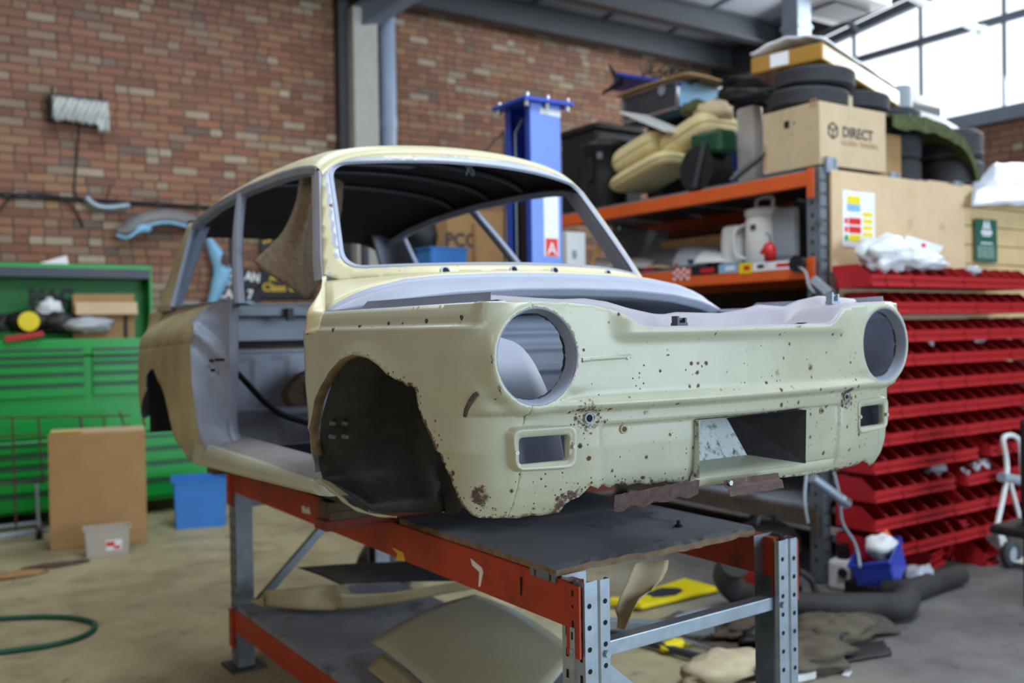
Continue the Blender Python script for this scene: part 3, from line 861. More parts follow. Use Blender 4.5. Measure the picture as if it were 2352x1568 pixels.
# headlight bowls: rolled flange
for sg in (-1, 1):
    b = MB(); n = 64; rings = []
    for r, dy in ((.0978, .0008), (.0970, -.0005), (.0955, .003), (.0945, .012), (.092, .024), (.088, .028), (.089, .031)):
        rings.append([(XC + sg * AH + r * math.cos(2 * PI * k / n), YH + dy, ZH + r * math.sin(2 * PI * k / n)) for k in range(n)])
    b.loft(rings)
    ring = obj('headlight_flange', b, [M['primer_grey']], car, solid=.0015)
    e = MB(); rj = random.Random(5 + sg)
    e.tube([(XC + sg * AH + (.0885 + rj.uniform(-.0015, .001)) * math.cos(2 * PI * k / 90), YH + .029, ZH + (.0885 + rj.uniform(-.0015, .001)) * math.sin(2 * PI * k / 90)) for k in range(90)], lambda t: .0012 + .0016 * (math.sin(t * 40) > .3), 6, closed=True, caps=False)
    obj('seal_remains', e, M['black'], ring)
# indicator bezels
for sg in (-1, 1):
    rings = []
    inn = roundp([(sg * .483, 1.262), (sg * .600, 1.262), (sg * .600, 1.207), (sg * .483, 1.207)], .010)
    out = roundp([(sg * .463, 1.282), (sg * .620, 1.282), (sg * .612, 1.196), (sg * .468, 1.190)], .022)
    def P(a, z, off):
        if off < -.5: return L(s_at(a, z), z) + Vector((0, .002, 0))
        return Vector((XC + a, 1.549 + .10 * (abs(a) - .483) - off, z))
    mid = [(lerp(a[0], b[0], .35), lerp(a[1], b[1], .35)) for a, b in zip(inn, out)]
    mid2 = [(lerp(a[0], b[0], .75), lerp(a[1], b[1], .75)) for a, b in zip(inn, out)]
    rings = [[P(a, z, -.012) for a, z in inn], [P(a, z, .002) for a, z in inn], [P(a, z, .004) for a, z in mid], [P(a, z, .010) for a, z in mid2], [P(a, z, .007) for a, z in [(lerp(q[0], o[0], .92), lerp(q[1], o[1], .92)) for q, o in zip(inn, out)]], [P(a, z, .0) for a, z in out], [P(a, z, -1) for a, z in [(sg * (abs(a) + (.006 if abs(a) > .55 else -.004)), z + (.004 if z > 1.235 else -.004)) for a, z in out]]]
    b = MB().loft(rings)
    bz = obj('indicator_bezel', b, M['cream'], car)
    for aa, zz in ((.474, 1.236), (.609, 1.233)):
        sc = MB(); p = P(sg * aa, zz, .009); sc.cyl(p, p + Vector((0, -.0025, 0)), .005, n=12); obj('screw_boss', sc, M['cream'], bz)
# number plate recess
b = MB()
yb = 1.665
x0, x1, z0, z1 = XC - .148, XC + .213, 1.141, 1.272
def open_box(faces, mi): b.add(*faces, mi=mi)
yf = 1.507
b.add([(x0, yf, z0), (x1, yf, z0), (x1, yb - .06, z0 + .02), (x0, yb - .06, z0 + .02)], [(0, 1, 2, 3)], 0)
b.add([(x0, yb - .06, z0 + .02), (x1 - .10, yb - .06, z0 + .02), (x1 - .13, yb, z1 + .01), (x0, yb, z1 + .01)], [(0, 1, 2, 3)], 1)
b.add([(x1, yf, z0), (x1 + .005, yf, z1), (x1 - .13, yb, z1 + .01), (x1 - .10, yb - .06, z0 + .02)], [(0, 1, 2, 3)], 2)
b.add([(x0, yf, z1), (x1, yf, z1), (x1, yb, z1 + .01), (x0, yb, z1 + .01)], [(0, 1, 2, 3)], 2)
b.add([(x0, yf, z0), (x0, yf, z1), (x0, yb, z1 + .01), (x0, yb, z0 + .02)], [(0, 1, 2, 3)], 1)
obj('number_plate_recess', b, [M['cream'], M['rust_speckle'], M['rust_black']], car)
# rusty lower lip hanging loose, and number lamp bracket
rj = random.Random(11)
b = MB(); n = 26
for row in range(1):
    def lipf(u, v):
        a = lerp(-.40, -.155, u); y = 1.500 + .03 * u * 0 + (0, .004, .03)[int(round(v * 2))]
        z = lerp(1.132, 1.140, u) - (0, .034 + .004 * math.sin(u * 23), .040)[int(round(v * 2))] + rj.uniform(-.0015, .0015)
        return Vector((XC + a, y, z))
    b.grid(lipf, n, 2, smooth=False)
obj('torn_valance_lip', b, M['rust'], car, solid=.002, label='rusty lip torn loose under the front panel')
b = MB().grid(lambda u, v: Vector((XC + lerp(-.155, .37, u), L(s_at(lerp(-.155, .37, u), 1.15), 1.15).y - .004 + (0, .008, .05)[int(round(v * 2))], lerp(1.144, 1.136, u) - (0, .026, .034)[int(round(v * 2))])), 20, 2)
obj('front_valance', b, M['cream'], car, solid=.002)
b = MB().grid(lambda u, v: Vector((XC + lerp(-.09, .09, u), 1.487 - (.0, .002, .012, .016)[int(round(v * 3))], 1.133 - (0, .012, .016, .034)[int(round(v * 3))] + rj.uniform(-.001, .001))), 14, 3, smooth=False)
br = obj('lamp_bracket', b, M['rust'], car, solid=.002)
obj('bolt', MB().cyl((XC - .078, 1.488, 1.127), (XC - .078, 1.478, 1.127), .006, n=8), M['chrome'], br)
# bolt bosses and holes on the front
for px, py, r, m in ((1352, 960, .013, 'hole'), (1432, 985, .011, 'rust'), (1886, 943, .009, 'rust'), (1943, 911, .010, 'hole'), (1847, 1062, .008, 'rust'), (1359, 823, .0028, 'primer'), (1442, 821, .005, 'cream'), (1534, 815, .0022, 'hole')):
    s, z = trace([(px, py)], -.3 if px < 1600 else .4)[0]; p = L(s, z); a = MB()
    a.cyl(p + Vector((0, .002, 0)), p + Vector((0, -.003, 0)), r, r * .9, n=14); o = obj('bolt_boss', a, M['primer_grey'] if m == 'hole' else M['cream_dirty'] if m == 'rust' else M[m], car)
    if m == 'rust': obj('bolt_core', MB().cyl(p, p + Vector((0, -.0045, 0)), r * .5, n=12), M['rust'], o)
    if m == 'hole': obj('bolt_hole', MB().cyl(p, p + Vector((0, -.0036, 0)), r * .6, n=12), M['hole'], o)
bm_ = trace([(1337, 827), (1360, 824), (1390, 822), (1420, 820), (1448, 818)], -.35)
obj('badge_mount', MB().loft([[L(s, z + .005) + Vector((0, .001, 0)), L(s, z + .0045) - Vector((0, .0025, 0)), L(s, z - .0045) - Vector((0, .0025, 0)), L(s, z - .005) + Vector((0, .001, 0))] for s, z in bm_], closed=False), M['cream'], car)
for px, py in ((707, 764), (765, 758), (826, 751), (893, 744), (980, 737), (1060, 729)):
    s, z = trace([(px, py)])[0]; p = L(s, z)
    obj('clip_hole', MB().cyl(p + Vector((.004, 0, 0)), p - Vector((.0012, 0, 0)), .0055, n=10), M['rust'], car)
b = MB()
sw = trace([(1068, 955), (1072, 938), (1080, 922), (1090, 908), (1098, 902)])
b.tube([L(s, z) - Vector((0, 0, 0)) for s, z in sw], lambda t: .0042 + .002 * math.sin(t * 3), 6); obj('old_seam_scar', b, M['rust'], car)

# ---- bonnet opening: gutters, slam panel, boot
def gut(sg):
    b = MB(); ys = np.linspace(1.60, 2.27, 24)
    ss = [s_of_y(y) * sg for y in ys]
    P = [L(s, ztop(s)) for s in ss]
    n = len(P)
    b.grid(lambda u, v: P[int(round(u * (n - 1)))] + Vector((-sg * (.003, .012, .03, .032, .034)[int(round(v * 4))], 0, (.0012, .0016, -.004, .004, .02 if u < .78 else -.004)[int(round(v * 4))])), n - 1, 4, smooth=False)
    return b
for sg in (-1, 1): obj('bonnet_gutter', gut(sg), M['primer_grey'] if sg < 0 else M['primer'], car, solid=.0015)
ZR = [(-.70, 1.552), (-.6, 1.556), (-.456, 1.549), (-.396, 1.547), (-.334, 1.549), (-.27, 1.542), (-.2, 1.526), (-.123, 1.513), (-.09, 1.512), (-.052, 1.517), (.098, 1.514), (.17, 1.522), (.243, 1.536), (.345, 1.531), (.398, 1.547), (.489, 1.561), (.6, 1.556), (.70, 1.55)]
def slam(u, v):
    a = lerp(-.645, .645, u); s = s_at(a, 1.45)
    p = L(s, ztop(s)); zf = p.z; zr = interp(ZR, a)
    t = v
    y = lerp(p.y, 1.69, t)
    zm = min(zf + .003, zr - .006)
    z = interp([(0, zf), (.06, zf + .004), (.2, lerp(zf + .004, zm, .6)), (.8, zm), (.9, zr - .001), (.96, zr), (1, zr - .006)], t)
    return Vector((p.x, y, z))
b = MB().grid(slam, 110, 16)
sl = obj('slam_panel', b, M['slam'], car, solid=.0015, label='pinkish grey primed panel behind the front lip')
for a, y, rx, ry in ((.215, 1.60, .028, .012), (.30, 1.59, .045, .016), (-.02, 1.585, .010, .005), (.05, 1.6, .02, .004)):
    v = (y - 1.5) / .19; p = slam((a + .645) / 1.29, v)
    obj('slot', MB().lathe([(.001, .0012), (1, .0012)], (0, 0, 0), 20), M['hole'], sl)
    o = bpy.data.objects[[k for k in WORLD_ROOTS][-1]]
    o.matrix_local = Matrix.Translation(p + Vector((0, 0, .002)) - Vector(WORLD_ROOTS[sl.name])) @ Matrix.Diagonal((rx, ry, 1, 1))
    me = o.data
    for vv in me.vertices: vv.co += Vector(WORLD_ROOTS[sl.name])
for a, m, h in ((-.115, 'steel_dark', .02), (.47, 'galv', .028)):
    p = slam((a + .645) / 1.29, .55); k = MB()
    k.box(p + Vector((0, 0, .004)), (.034, .022, .008)); k.box(p + Vector((-.012, 0, h / 2 + .004)), (.006, .02, h)); k.box(p + Vector((.012, 0, h / 2 + .002)), (.006, .02, h * .8)); k.cyl(p + Vector((-.014, 0, h * .8)), p + Vector((.014, 0, h * .8)), .004, n=8)
    obj('bonnet_clip', k, M[m], sl)
# boot tub
b = MB()
bx, by0, by1, bz = .385, 1.64, 2.30, 1.15
b.add([(XC - bx, 1.675, bz + .01), (XC + bx, 1.675, bz + .01), (XC + bx, by1, bz), (XC - bx, by1, bz)], [(0, 1, 2, 3)])
obj('boot_floor', b, [M['slam'], M['black_tar']], car, solid=.004)
def bulk(u, v):
    a = lerp(-.60, .60, u); z = lerp(1.05, 1.56, v)
    rib = 0
    for zc, a0, a1 in ((1.47, -.5, .5), (1.425, -.15, .5), (1.36, -.5, .5)):
        rib = max(rib, (1 - sstep(.006, .014, abs(z - zc))) * sstep(a0 - .02, a0 + .01, a) * (1 - sstep(a1 - .01, a1 + .02, a)))
    return Vector((XC + a, by1 - .016 * rib, z))
obj('front_bulkhead', MB().grid(bulk, 60, 90), [M['boot']], car, solid=.0015)
for sg in (-1, 1):
    pass
    # wheel housing
    wh = MB(); cy, cz, rr = 1.885, 1.06, .412
    arc = [(cy + rr * .89, .985), (cy + rr * .91, 1.03)] + [(cy + (rr if math.cos(t) > 0 else .245) * math.cos(t), cz + rr * math.sin(t)) for t in np.linspace(.05, PI - .19, 40)]
    def amax(y, z): return abs(L(s_of_y(min(max(y, 1.6), 4)), min(max(z, 1.1), 1.46)).x - XC) - .012
    rings = []
    for a, k in ((.745, 1.0), (.60, .995), (.46, .985), (.415, .955), (.40, .90)):
        rings.append([Vector((XC + sg * min(a, amax(y, z)), cy + (y - cy) * k, max(cz + (z - cz) * (k if z > cz else 1), interp([(.40, .988), (.52, .988), (.66, 1.023), (.745, 1.10)], a)))) for y, z in arc])
    wh.loft(rings, closed=False)
    inner = rings[-1]
    wh.loft([inner, [Vector((p.x, p.y, min(p.z, 1.125 if p.y < 1.76 else lerp(1.10, .985, sstep(2.08, 2.16, p.y))))) for p in inner]], closed=False)
    # weld-out so that the housing shows black outward and primer in the boot
    o = obj('wheel_housing', wh, [M['black_tar'], M['primer_white']], car, weld=True)
    me = o.data
    flipn = sum((me.polygons[i].normal.x * sg) for i in range(len(me.polygons) - 40, len(me.polygons)))
    if flipn < 0: me.flip_normals()
    sd = o.modifiers.new('sheet', 'SOLIDIFY'); sd.thickness = .003; sd.offset = -1; sd.material_offset = 1; sd.material_offset_rim = 0
    for px, py in ((763, 972), (792, 972), (764, 1003), (794, 1003)):
        q = onY(px, py, 2.245); x = XC + sg * (XC - q.x)
        obj('housing_bolt', MB().cyl((x, q.y + .012, q.z), (x, q.y - .010, q.z), .007, .005, n=8), M['galv_dull'], o)

    e = MB().tube(catmull([(XC + sg * a, 2.25, z) for a, z in ((.748, 1.105), (.722, 1.085), (.69, 1.055), (.655, 1.025), (.60, 1.0), (.53, .984))], 4), lambda t: lerp(.0065, .003, t) + .0015 * math.sin(t * 31), 7)
    obj('arch_edge', e, M['cream_dirty'], car)

# ---- screen pillars, scuttle, roof
def Yb(a): return 2.27 + .235 * (a / .565) ** 2
def Yt(a): return 2.62 + .148 * (a / .491) ** 2
def W(a, z):
    t = (z - 1.668) / (2.02 - 1.668)
    return Vector((XC + a, lerp(Yb(a), Yt(a), t), z))
RW = .52
def drop(q): return .032 * q * q + .058 * abs(q) ** 9
def ze(a): return 2.058 - drop(min(1, abs(a) / RW))
zt_ = lambda a: 2.030 - .018 * (a / .49) ** 2
zb_ = lambda a: 1.672 - .010 * (a / .56) ** 2
q = roundp([(-.494, 2.012), (.494, 2.012), (.566, 1.664), (-.566, 1.664)], .052, 8)
op = []
for a, z in resample(q, .02):
    if z > 2.0: z += (zt_(a) - 2.012) * sstep(2.0, 2.012, z)
    if z < 1.68: z += (zb_(a) - 1.664) * (1 - sstep(1.664, 1.68, z))
    op.append((a, z))
tp = [(a, ze(a)) for a in np.linspace(-RW, RW, 60)]
out = tp + [(.545, 1.90), (.578, 1.78), (.600, 1.70), (.612, 1.645)] + [(a, 1.650 - .022 * (a / .6) ** 2) for a in np.linspace(.58, -.58, 40)] + [(-.612, 1.645), (-.600, 1.70), (-.578, 1.78), (-.545, 1.90)]
out = resample([(float(a), float(z)) for a, z in out], .016)
Vw, Fw, Cw = flat_tri([out, op], .013)
def scr_attr(a, z):
    d = pdist((a, z), op + op[:1])
    pr = 1.5 * (1 - sstep(.008, .016, d)) if z > 1.70 else .7 * (1 - sstep(.003, .008, d))
    if z > 2.0: pr = max(pr, .6 * sstep(-.4, .3, a))
    if abs(a) > .49 and z < 1.95: pr = max(pr, .55 * sstep(.028, .042, d))
    return .12 * (1 - sstep(.01, .03, d)), pr
sheet('windscreen_frame', Vw, Fw, W, [M['cream_roof'], M['primer']], car, scr_attr, thick=.004)
fl = MB().loft([[W(a, z) + Vector((0, -.001, 0)) for a, z in op], [W(a * .992, lerp(z, 1.84, .008)) + Vector((0, .004, 0)) for a, z in op], [W(a * .985, lerp(z, 1.84, .02)) + Vector((0, .012, 0)) for a, z in op], [W(a * .972, lerp(z, 1.84, .04)) + Vector((0, .014, 0)) for a, z in op]])
obj('glass_rebate', fl, M['primer_white'], car, solid=.0015)
def zc(d): return interp([(0, 2.058), (.012, 2.070), (.03, 2.082), (.08, 2.097), (.2, 2.110), (.4, 2.119), (.8, 2.122), (1.2, 2.106), (1.5, 2.076), (1.68, 2.042), (1.78, 2.01), (1.86, 1.965)], d)
def roof(u, v):
    q = math.sin((u * 2 - 1) * PI / 2); a = RW * q
    yf = W(a, ze(a)).y; yr = 4.50 - .05 * q * q
    vv = v * v * (.35) + v * .65
    y = lerp(yf, yr, vv); cd = lerp(0, 1.86, (y - yf) / (yr - yf))
    zz = zc(cd) - drop(q) * lerp(1, 1.0, vv)
    return Vector((XC + a, y, zz))
rm = MB().grid(roof, 70, 90)
rf_ = obj('roof_skin', rm, [M['cream_roof'], M['roof_inside']], car, solid=.012)
if rf_.data.polygons[0].normal.z < 0: rf_.data.flip_normals()
# headlining hoops inside
for u0, u1, v0, v1 in ((.30, .62, .20, .27), (.20, .52, .32, .39)):
    obj('bare_roof_patch', MB().grid(lambda u, v: roof(lerp(u0, u1, u), lerp(v0, v1, v)) - Vector((0, 0, .016)), 12, 5), M['primer_grey'], car)
for v in (.28, .45, .62):
    b = MB(); path = [roof(u, v) - Vector((0, 0, .026)) for u in np.linspace(.1, .9, 24)]; b.tube(path, .012, 6); obj('roof_hoop', b, M['steel_dark'], car)
for sg in (-1, 1):
    u = 0.0 if sg < 0 else 1.0
    path = [roof(u, v) for v in np.linspace(.04, .99, 30)]
    b = MB(); rings = []
    for p in path:
        x = sg
        rings.append([p + Vector((x * .002, 0, .004)), p + Vector((x * .006, 0, -.004)), p + Vector((x * .004, 0, -.024)), p + Vector((-x * .028, 0, -.030)), p + Vector((-x * .045, 0, -.01)), p + Vector((-x * .03, 0, .0))])
    b.loft(rings, True, True, smooth=False); obj('cant_rail', b, M['primer_grey'], car, bevel=.002)
    # pillar return beside the door opening
    b = MB(); rings = []
    for t in np.linspace(0, 1, 16):
        z = lerp(1.632, 1.985, t); a = interp([(1.632, .614), (1.70, .600), (1.78, .578), (1.90, .545), (1.985, .521)], z)
        p = W(a, z); x = sg
        P = Vector((XC + x * a, p.y, z))
        rings.append([P + Vector((-x * .008, -.002, 0)), P + Vector((x * .003, .004, 0)), P + Vector((x * .004, .040, 0)), P + Vector((-x * .005, .048, 0)), P + Vector((-x * .006, .088, 0)), P + Vector((-x * .03, .084, 0)), P + Vector((-x * .035, .016, 0))])
    b.loft(rings, True, True, smooth=False); obj('screen_pillar', b, M['primer_white'], car, bevel=.0015)
# scuttle
def P1(a):
    k = abs(a)
    return Vector((XC + a, 2.222 + .05 * (k / .7) ** 2, interp([(0, 1.644), (.2, 1.642), (.4, 1.632), (.5, 1.62), (.58, 1.60), (.63, 1.583), (.67, 1.563), (.70, 1.545), (.712, 1.536)], k)))
def P2(a):
    k = abs(a)
    return Vector((XC + a, 2.128 + .125 * (k / .712) ** 3, interp([(0, 1.597), (.2, 1.594), (.4, 1.582), (.55, 1.563), (.65, 1.545), (.712, 1.534)], k)))
def scut(u, v):
    a = lerp(-.612, .612, u); A = Vector((XC + a, 0, 0)); w = W(a, 1.650 - .022 * (a / .6) ** 2); a1 = a * (1 + .165 * abs(a / .612) ** 3); p = P1(a1)
    return w.lerp(p, v) + Vector((0, 0, .006 * math.sin(PI * v)))
b = MB().grid(scut, 70, 6); obj('scuttle_top', b, [M['cream_roof']], car, solid=.0015)
def scut2(u, v):
    a = lerp(-.712, .712, u); p1, p2 = P1(a), P2(a)
    if v <= .12: return p1 + Vector((0, -.004, -.010)) * (v / .12)
    if v <= .8: return (p1 + Vector((0, -.004, -.010))).lerp(p2, (v - .12) / .68) + Vector((0, -.004, .004)) * math.sin(PI * (v - .12) / .68)
    return p2 + Vector((0, .012, -.026)) * ((v - .8) / .2)
b = MB().grid(scut2, 80, 20); obj('scuttle_shelf', b, M['primer_white'], car, solid=.0015, label='white primed ledge where the bonnet seated')
b = MB().grid(lambda u, v: P2(lerp(-.70, .70, u)) + Vector((0, .014 + .05 * v, -.026 - .05 * v)), 40, 3); obj('scuttle_gutter', b, M['steel_dark'], car, solid=.0015)
for px, py, r in ((1022, 621, .011), (1180, 617, .009), (1275, 622, .008), (1396, 631, .008)):
    v = ray(px, py); best = None
    for i in range(300):
        for w in (.35, .45, .55, .65):
            p = scut(i / 299, w); qx, qy = proj(p); d = abs(qx - px) + abs(qy - py)
            if best is None or d < best[0]: best = (d, p)
    p = best[1]
    o = obj('wiper_hole', MB().cyl(p + Vector((0, .004, -.001)), p + Vector((0, -.004, .002)), r * 1.5, n=16), M['primer'], car)
    obj('hole', MB().cyl(p + Vector((0, .004, -.001)), p + Vector((0, -.005, .0022)), r, n=14), M['hole'], o)
for sg in (-1, 1):
    K2 = catmull([(.614, 2.50, 1.640), (.622, 2.485, 1.612), (.655, 2.435, 1.588), (.705, 2.37, 1.562), (.742, 2.322, 1.536), (.750, 2.312, 1.50), (.754, 2.315, 1.478)], 6)
    K1 = [(.612, 0)] ; K1 = []
    n = len(K2)
    for i in range(n):
        t = i / (n - 1)
        if t < .7:
            a = lerp(.612, .69, (t / .7)); p = P1(a * (1.0) if a > .612 else a)
            pp = scut((.612 + .612) / 1.224, 0).lerp(P1(.712), t / .7); p = Vector((pp.x - XC, pp.y, pp.z + .006 * math.sin(PI * t / .7)))
        else:
            y = lerp(2.257, 2.255, (t - .7) / .3); z = lerp(1.536, 1.478, (t - .7) / .3); p = L(s_of_y(2.256), z); p = Vector((p.x - XC, p.y, p.z))
        K1.append(p)
    b = MB().grid(lambda u, v: (lambda A, B: Vector((XC + sg * (lerp(A.x, B.x, v) + .012 * math.sin(PI * v) * (1 - u)), lerp(A.y, B.y, v), lerp(A.z, B.z, v) + .014 * math.sin(PI * v) * (1 - u) * (1 if u > .1 else u * 10))))(K1[int(round(u * (n - 1)))], K2[int(round(u * (n - 1)))]), n - 1, 8)
    obj('scuttle_shoulder', b, M['cream_roof'], car, solid=.0015)
    # door hinge face below the shoulder
    e2 = [L(sg * abs(s), z) for s, z in door_edge]
    b = MB().grid(lambda u, v: e2[int(round(u * (len(e2) - 1)))] + Vector((-sg * .10 * v, .03 * v, 0)), len(e2) - 1, 2); obj('hinge_pillar', b, M['primer_grey'], car, solid=.0015)

# ---- rear quarters and door shut faces
qf = trace([(519, 686), (495, 697), (472, 714), (456, 730), (450, 740), (452, 757), (447, 785), (445, 805), (447, 857), (450, 890), (459, 966), (472, 1017), (484, 1045), (489, 1066)])
qarch = trace([(430, 1052), (418, 1032), (400, 1005), (395, 985), (388, 955), (381, 925), (376, 905), (369, 885), (360, 870), (352, 847), (345, 850), (337, 860), (335, 880), (337, 895), (329, 912), (324, 935), (326, 955), (335, 975)])
zq = lambda y: 1.60
ye = s_of_y(4.60)
qloop = qf + qarch + [(-(s_of_y(4.35)), 1.075), (-(s_of_y(4.5)), 1.09), (-ye, 1.10), (-(SMAX - .35), 1.10), (-(SMAX - .02), 1.10), (-(SMAX - .02), 1.55), (-(SMAX - .35), 1.555), (-ye, 1.575), (-(s_of_y(4.45)), 1.592), (-(s_of_y(4.2)), 1.602), (-(s_of_y(3.6)), 1.602)]
qr = resample(qloop, .014)
Vq, Fq, Cq = flat_tri([qr], .02, [(-s, z) for s in np.arange(s_of_y(3.2), s_of_y(4.6), .02) for z in np.linspace(1.38, 1.47, 19)])
def q_attr(s, z):
    d = pdist((s, z), qarch); r = .75 * (1 - sstep(.004, .03, d)); y = L(s, z).y
    if abs(z + (y - 2.33) * .03 - 1.4845) < .005: r = max(r, .85)  # dark line drawn along the swage groove through the rust value
    return max(r, .04), 0
for sg in (-1, 1):
    vs = Vq if sg < 0 else [(-s, z) for s, z in Vq]
    sheet('rear_quarter', vs, Fq, L, [M['cream_dirty'], M['primer_grey']], car, q_attr if sg < 0 else None, flip=(sg > 0), label='dusty brown rear quarter panel with rotted arch' if sg < 0 else None)
    qin = [(533, 685), (529, 720), (528, 752), (528, 790), (529, 825), (527, 880), (526, 930), (526, 976), (530, 1000), (537, 1014), (545, 1023), (556, 1030)]
    inn = [onX(px, py, XC - .655) for px, py in qin]; inn = catmull(inn, 5)
    oo = [L(s, z) for s, z in qf]; oo = catmull(oo, 5)
    n = 40
    pick = lambda c, t: c[min(int(round(t * (len(c) - 1))), len(c) - 1)]
    def jamb(u, v):
        A, B = pick(oo, u), pick(inn, u)
        p = A.lerp(B, v)
        if sg > 0: p.x = 2 * XC - p.x
        st = (-.006 if .22 < v < .9 else 0) + (.012 if v < .02 else 0)
        return p + Vector((sg * st * 1.0, 0, 0))
    b = MB().grid(jamb, 48, 14); jb = obj('door_shut_face', b, M['primer_grey'], car, solid=.002)
    # inner return
    b = MB().grid(lambda u, v: (lambda p: Vector((p.x + .05 * v, p.y + .07 * v, p.z)) if sg < 0 else Vector((2 * XC - p.x - .05 * v, p.y + .07 * v, p.z)))(pick(inn, u)), 40, 2); obj('inner_pillar', b, M['primer'], car, solid=.002)
    if sg < 0:
        for px, py in ((483, 828), (497, 826), (508, 826), (487, 850)):
            p = onX(px, py, XC - .708); obj('striker_hole', MB().cyl(p + Vector((.01, 0, 0)), p - Vector((.004, .003, 0)), .005, n=8), M['hole'], jb)
    # upper B post
    b = MB(); p0 = Vector((XC + sg * .648, 3.175, 1.585)); p1 = Vector((XC + sg * .512, 3.55, 2.02))
    rings = []
    for t in np.linspace(0, 1, 12):
        p = p0.lerp(p1, t) + Vector((sg * .012 * math.sin(PI * t), 0, 0)); w = lerp(.036, .03, t)
        rings.append([p + Vector((sg * .010, -w * .6, 0)), p + Vector((sg * .016, 0, 0)), p + Vector((sg * .012, w, 0)), p + Vector((-sg * .014, w, 0)), p + Vector((-sg * .020, 0, 0)), p + Vector((-sg * .012, -w * .6, 0))])
    b.loft(rings, True, True, smooth=False); obj('door_post', b, M['primer_grey'], car, bevel=.003)
    # sill
    def zsb(y): return 1.054 - .042 * (y - 2.235)
    prof = [(.62, -.004, 0), (.70, 0, 0), (.728, .006, 0), (.742, .020, 0), (.745, .034, 0), (.737, 1.093, 1), (.722, 1.098, 1)]
    ys = np.linspace(2.30, 3.47, 30)
    b = MB().loft([[Vector((XC + sg * a, y, z if k else zsb(y) + z)) for a, z, k in prof] for y in ys], closed=False); b.add([Vector((XC + sg * a, ys[0], z if k else zsb(ys[0]) + z)) for a, z, k in prof + [(.62, 1.09, 1)]], [tuple(range(len(prof) + 1))]); obj('sill', b, M['cream_dirty'] if sg > 0 else M['cream'], car, solid=.0015)
    prof = [(.722, 1.098), (.715, 1.090), (.700, 1.090), (.692, 1.101), (.64, 1.106), (.59, 1.110), (.58, 1.03)]
    b = MB().loft([[Vector((XC + sg * a, y, z + .02 * sstep(3.35, 3.5, y))) for a, z in prof] for y in ys], closed=False); obj('sill_tread', b, M['sill_dirty'], car, solid=.0015)
    # rear pillar wrapping round to the back window
    def g_side(z): return interp([(1.58, .66), (1.6, .652), (2.0, .515)], z)
    def pillar(u, v):
        z = lerp(1.585, 1.975, v); a = g_side(z); yr = lerp(4.41, 4.37, v); rad = .10
        y0 = lerp(4.10, 4.22, v); Ls = max(.01, (yr - rad) - y0); La = rad * PI / 2; Lr = .015
        t = u * (Ls + La + Lr)
        if t < Ls: aa, y = a, y0 + t
        elif t < Ls + La:
            th = (t - Ls) / rad; aa, y = a - rad + rad * math.cos(th), yr - rad + rad * math.sin(th)
        else: aa, y = a - rad - (t - Ls - La), yr
        return Vector((XC + sg * aa, y, z))
    b = MB().grid(pillar, 26, 14); o = obj('rear_pillar', b, [M['cream_dirty'], M['primer_grey']], car)
    if sum(p.normal.x * sg for p in o.data.polygons) < 0: o.data.flip_normals()
    sd = o.modifiers.new('sheet', 'SOLIDIFY'); sd.thickness = .022; sd.offset = -1; sd.material_offset = 1; sd.material_offset_rim = 1
    # window ledge
    b = MB().grid(lambda u, v: Vector((XC + sg * lerp(.652, .60, v), lerp(3.2, 4.2, u), 1.60 - .02 * v)), 10, 2); obj('window_ledge', b, M['primer_grey'], car, solid=.002)
# rear window frame: bottom rail, top rail
b = MB().grid(lambda u, v: Vector((XC + lerp(-.56, .56, u), lerp(4.60, 4.72, v), lerp(1.585, 1.55, v))), 12, 2); obj('rear_scuttle', b, [M['cream_dirty'], M['primer_grey']], car, solid=.003)
b = MB().box((XC, 4.56, 1.60), (1.0, .05, .06)); obj('rear_window_rail', b, M['primer_grey'], car, bevel=.012)
b = MB(); 
b.grid(lambda u, v: Vector((XC + lerp(-.50, .50, u), lerp(4.40, 4.47, v) - .03 * abs(2 * u - 1) ** 2, lerp(2.02, 1.945, v) - .02 * abs(2 * u - 1) ** 4)), 20, 3); obj('rear_header', b, M['roof_inside'], car, solid=.01)
b = MB(); b.box((XC, 3.02, 1.0), (1.16, 1.40, .02))
b.grid(lambda u, v: Vector((XC + .16 * math.cos(PI * v), lerp(2.25, 3.7, u), 1.01 + .13 * math.sin(PI * v))), 10, 10)
obj('floor_pan', b, M['steel_dark'], car)
# rear seat pan, cross beam and parcel tray
def ribbed(y, z0, z1, ribs, a0=-.62, a1=.62):
    def f(u, v):
        a = lerp(a0, a1, u); z = lerp(z0, z1, v); r = 0
        for rc, hw in ribs:
            e = (1 - sstep(hw - .012, hw, abs(a - rc))) * sstep(.06, .14, v) * (1 - sstep(.86, .95, v)); r = max(r, e)
        return Vector((XC + a, y + .012 * r, z))
    return MB().grid(f, 110, 24)
obj('seat_bulkhead', ribbed(4.05, 1.10, 1.395, [(-.36, .045), (-.20, .045), (-.04, .045), (.12, .045), (.28, .045), (-.52, .045)]), M['primer'], car, solid=.0015)
b = MB().box((XC, 3.78, 1.155), (1.24, .10, .028)); obj('cross_beam', b, M['primer_white'], car, bevel=.006)
obj('heel_board', ribbed(3.80, 1.01, 1.14, [(-.42, .09), (-.2, .09), (.05, .09), (.3, .09)]), M['primer'], car, solid=.0015)
b = MB().box((XC, 4.11, 1.402), (1.2, .14, .016)); obj('seat_shelf', b, M['primer_white'], car, bevel=.003)
b = MB().box((XC, 4.33, 1.41), (1.2, .3, .012)); obj('luggage_floor', b, M['felt'], car)
b = MB().box((XC, 4.47, 1.5), (1.16, .02, .11)); obj('engine_bulkhead', b, M['primer_white'], car)
b = MB().box((XC, 4.40, 1.565), (1.16, .10, .012)).box((XC, 4.352, 1.588), (1.16, .012, .052)); obj('parcel_tray', b, M['galv_dull'], car, bevel=.004)
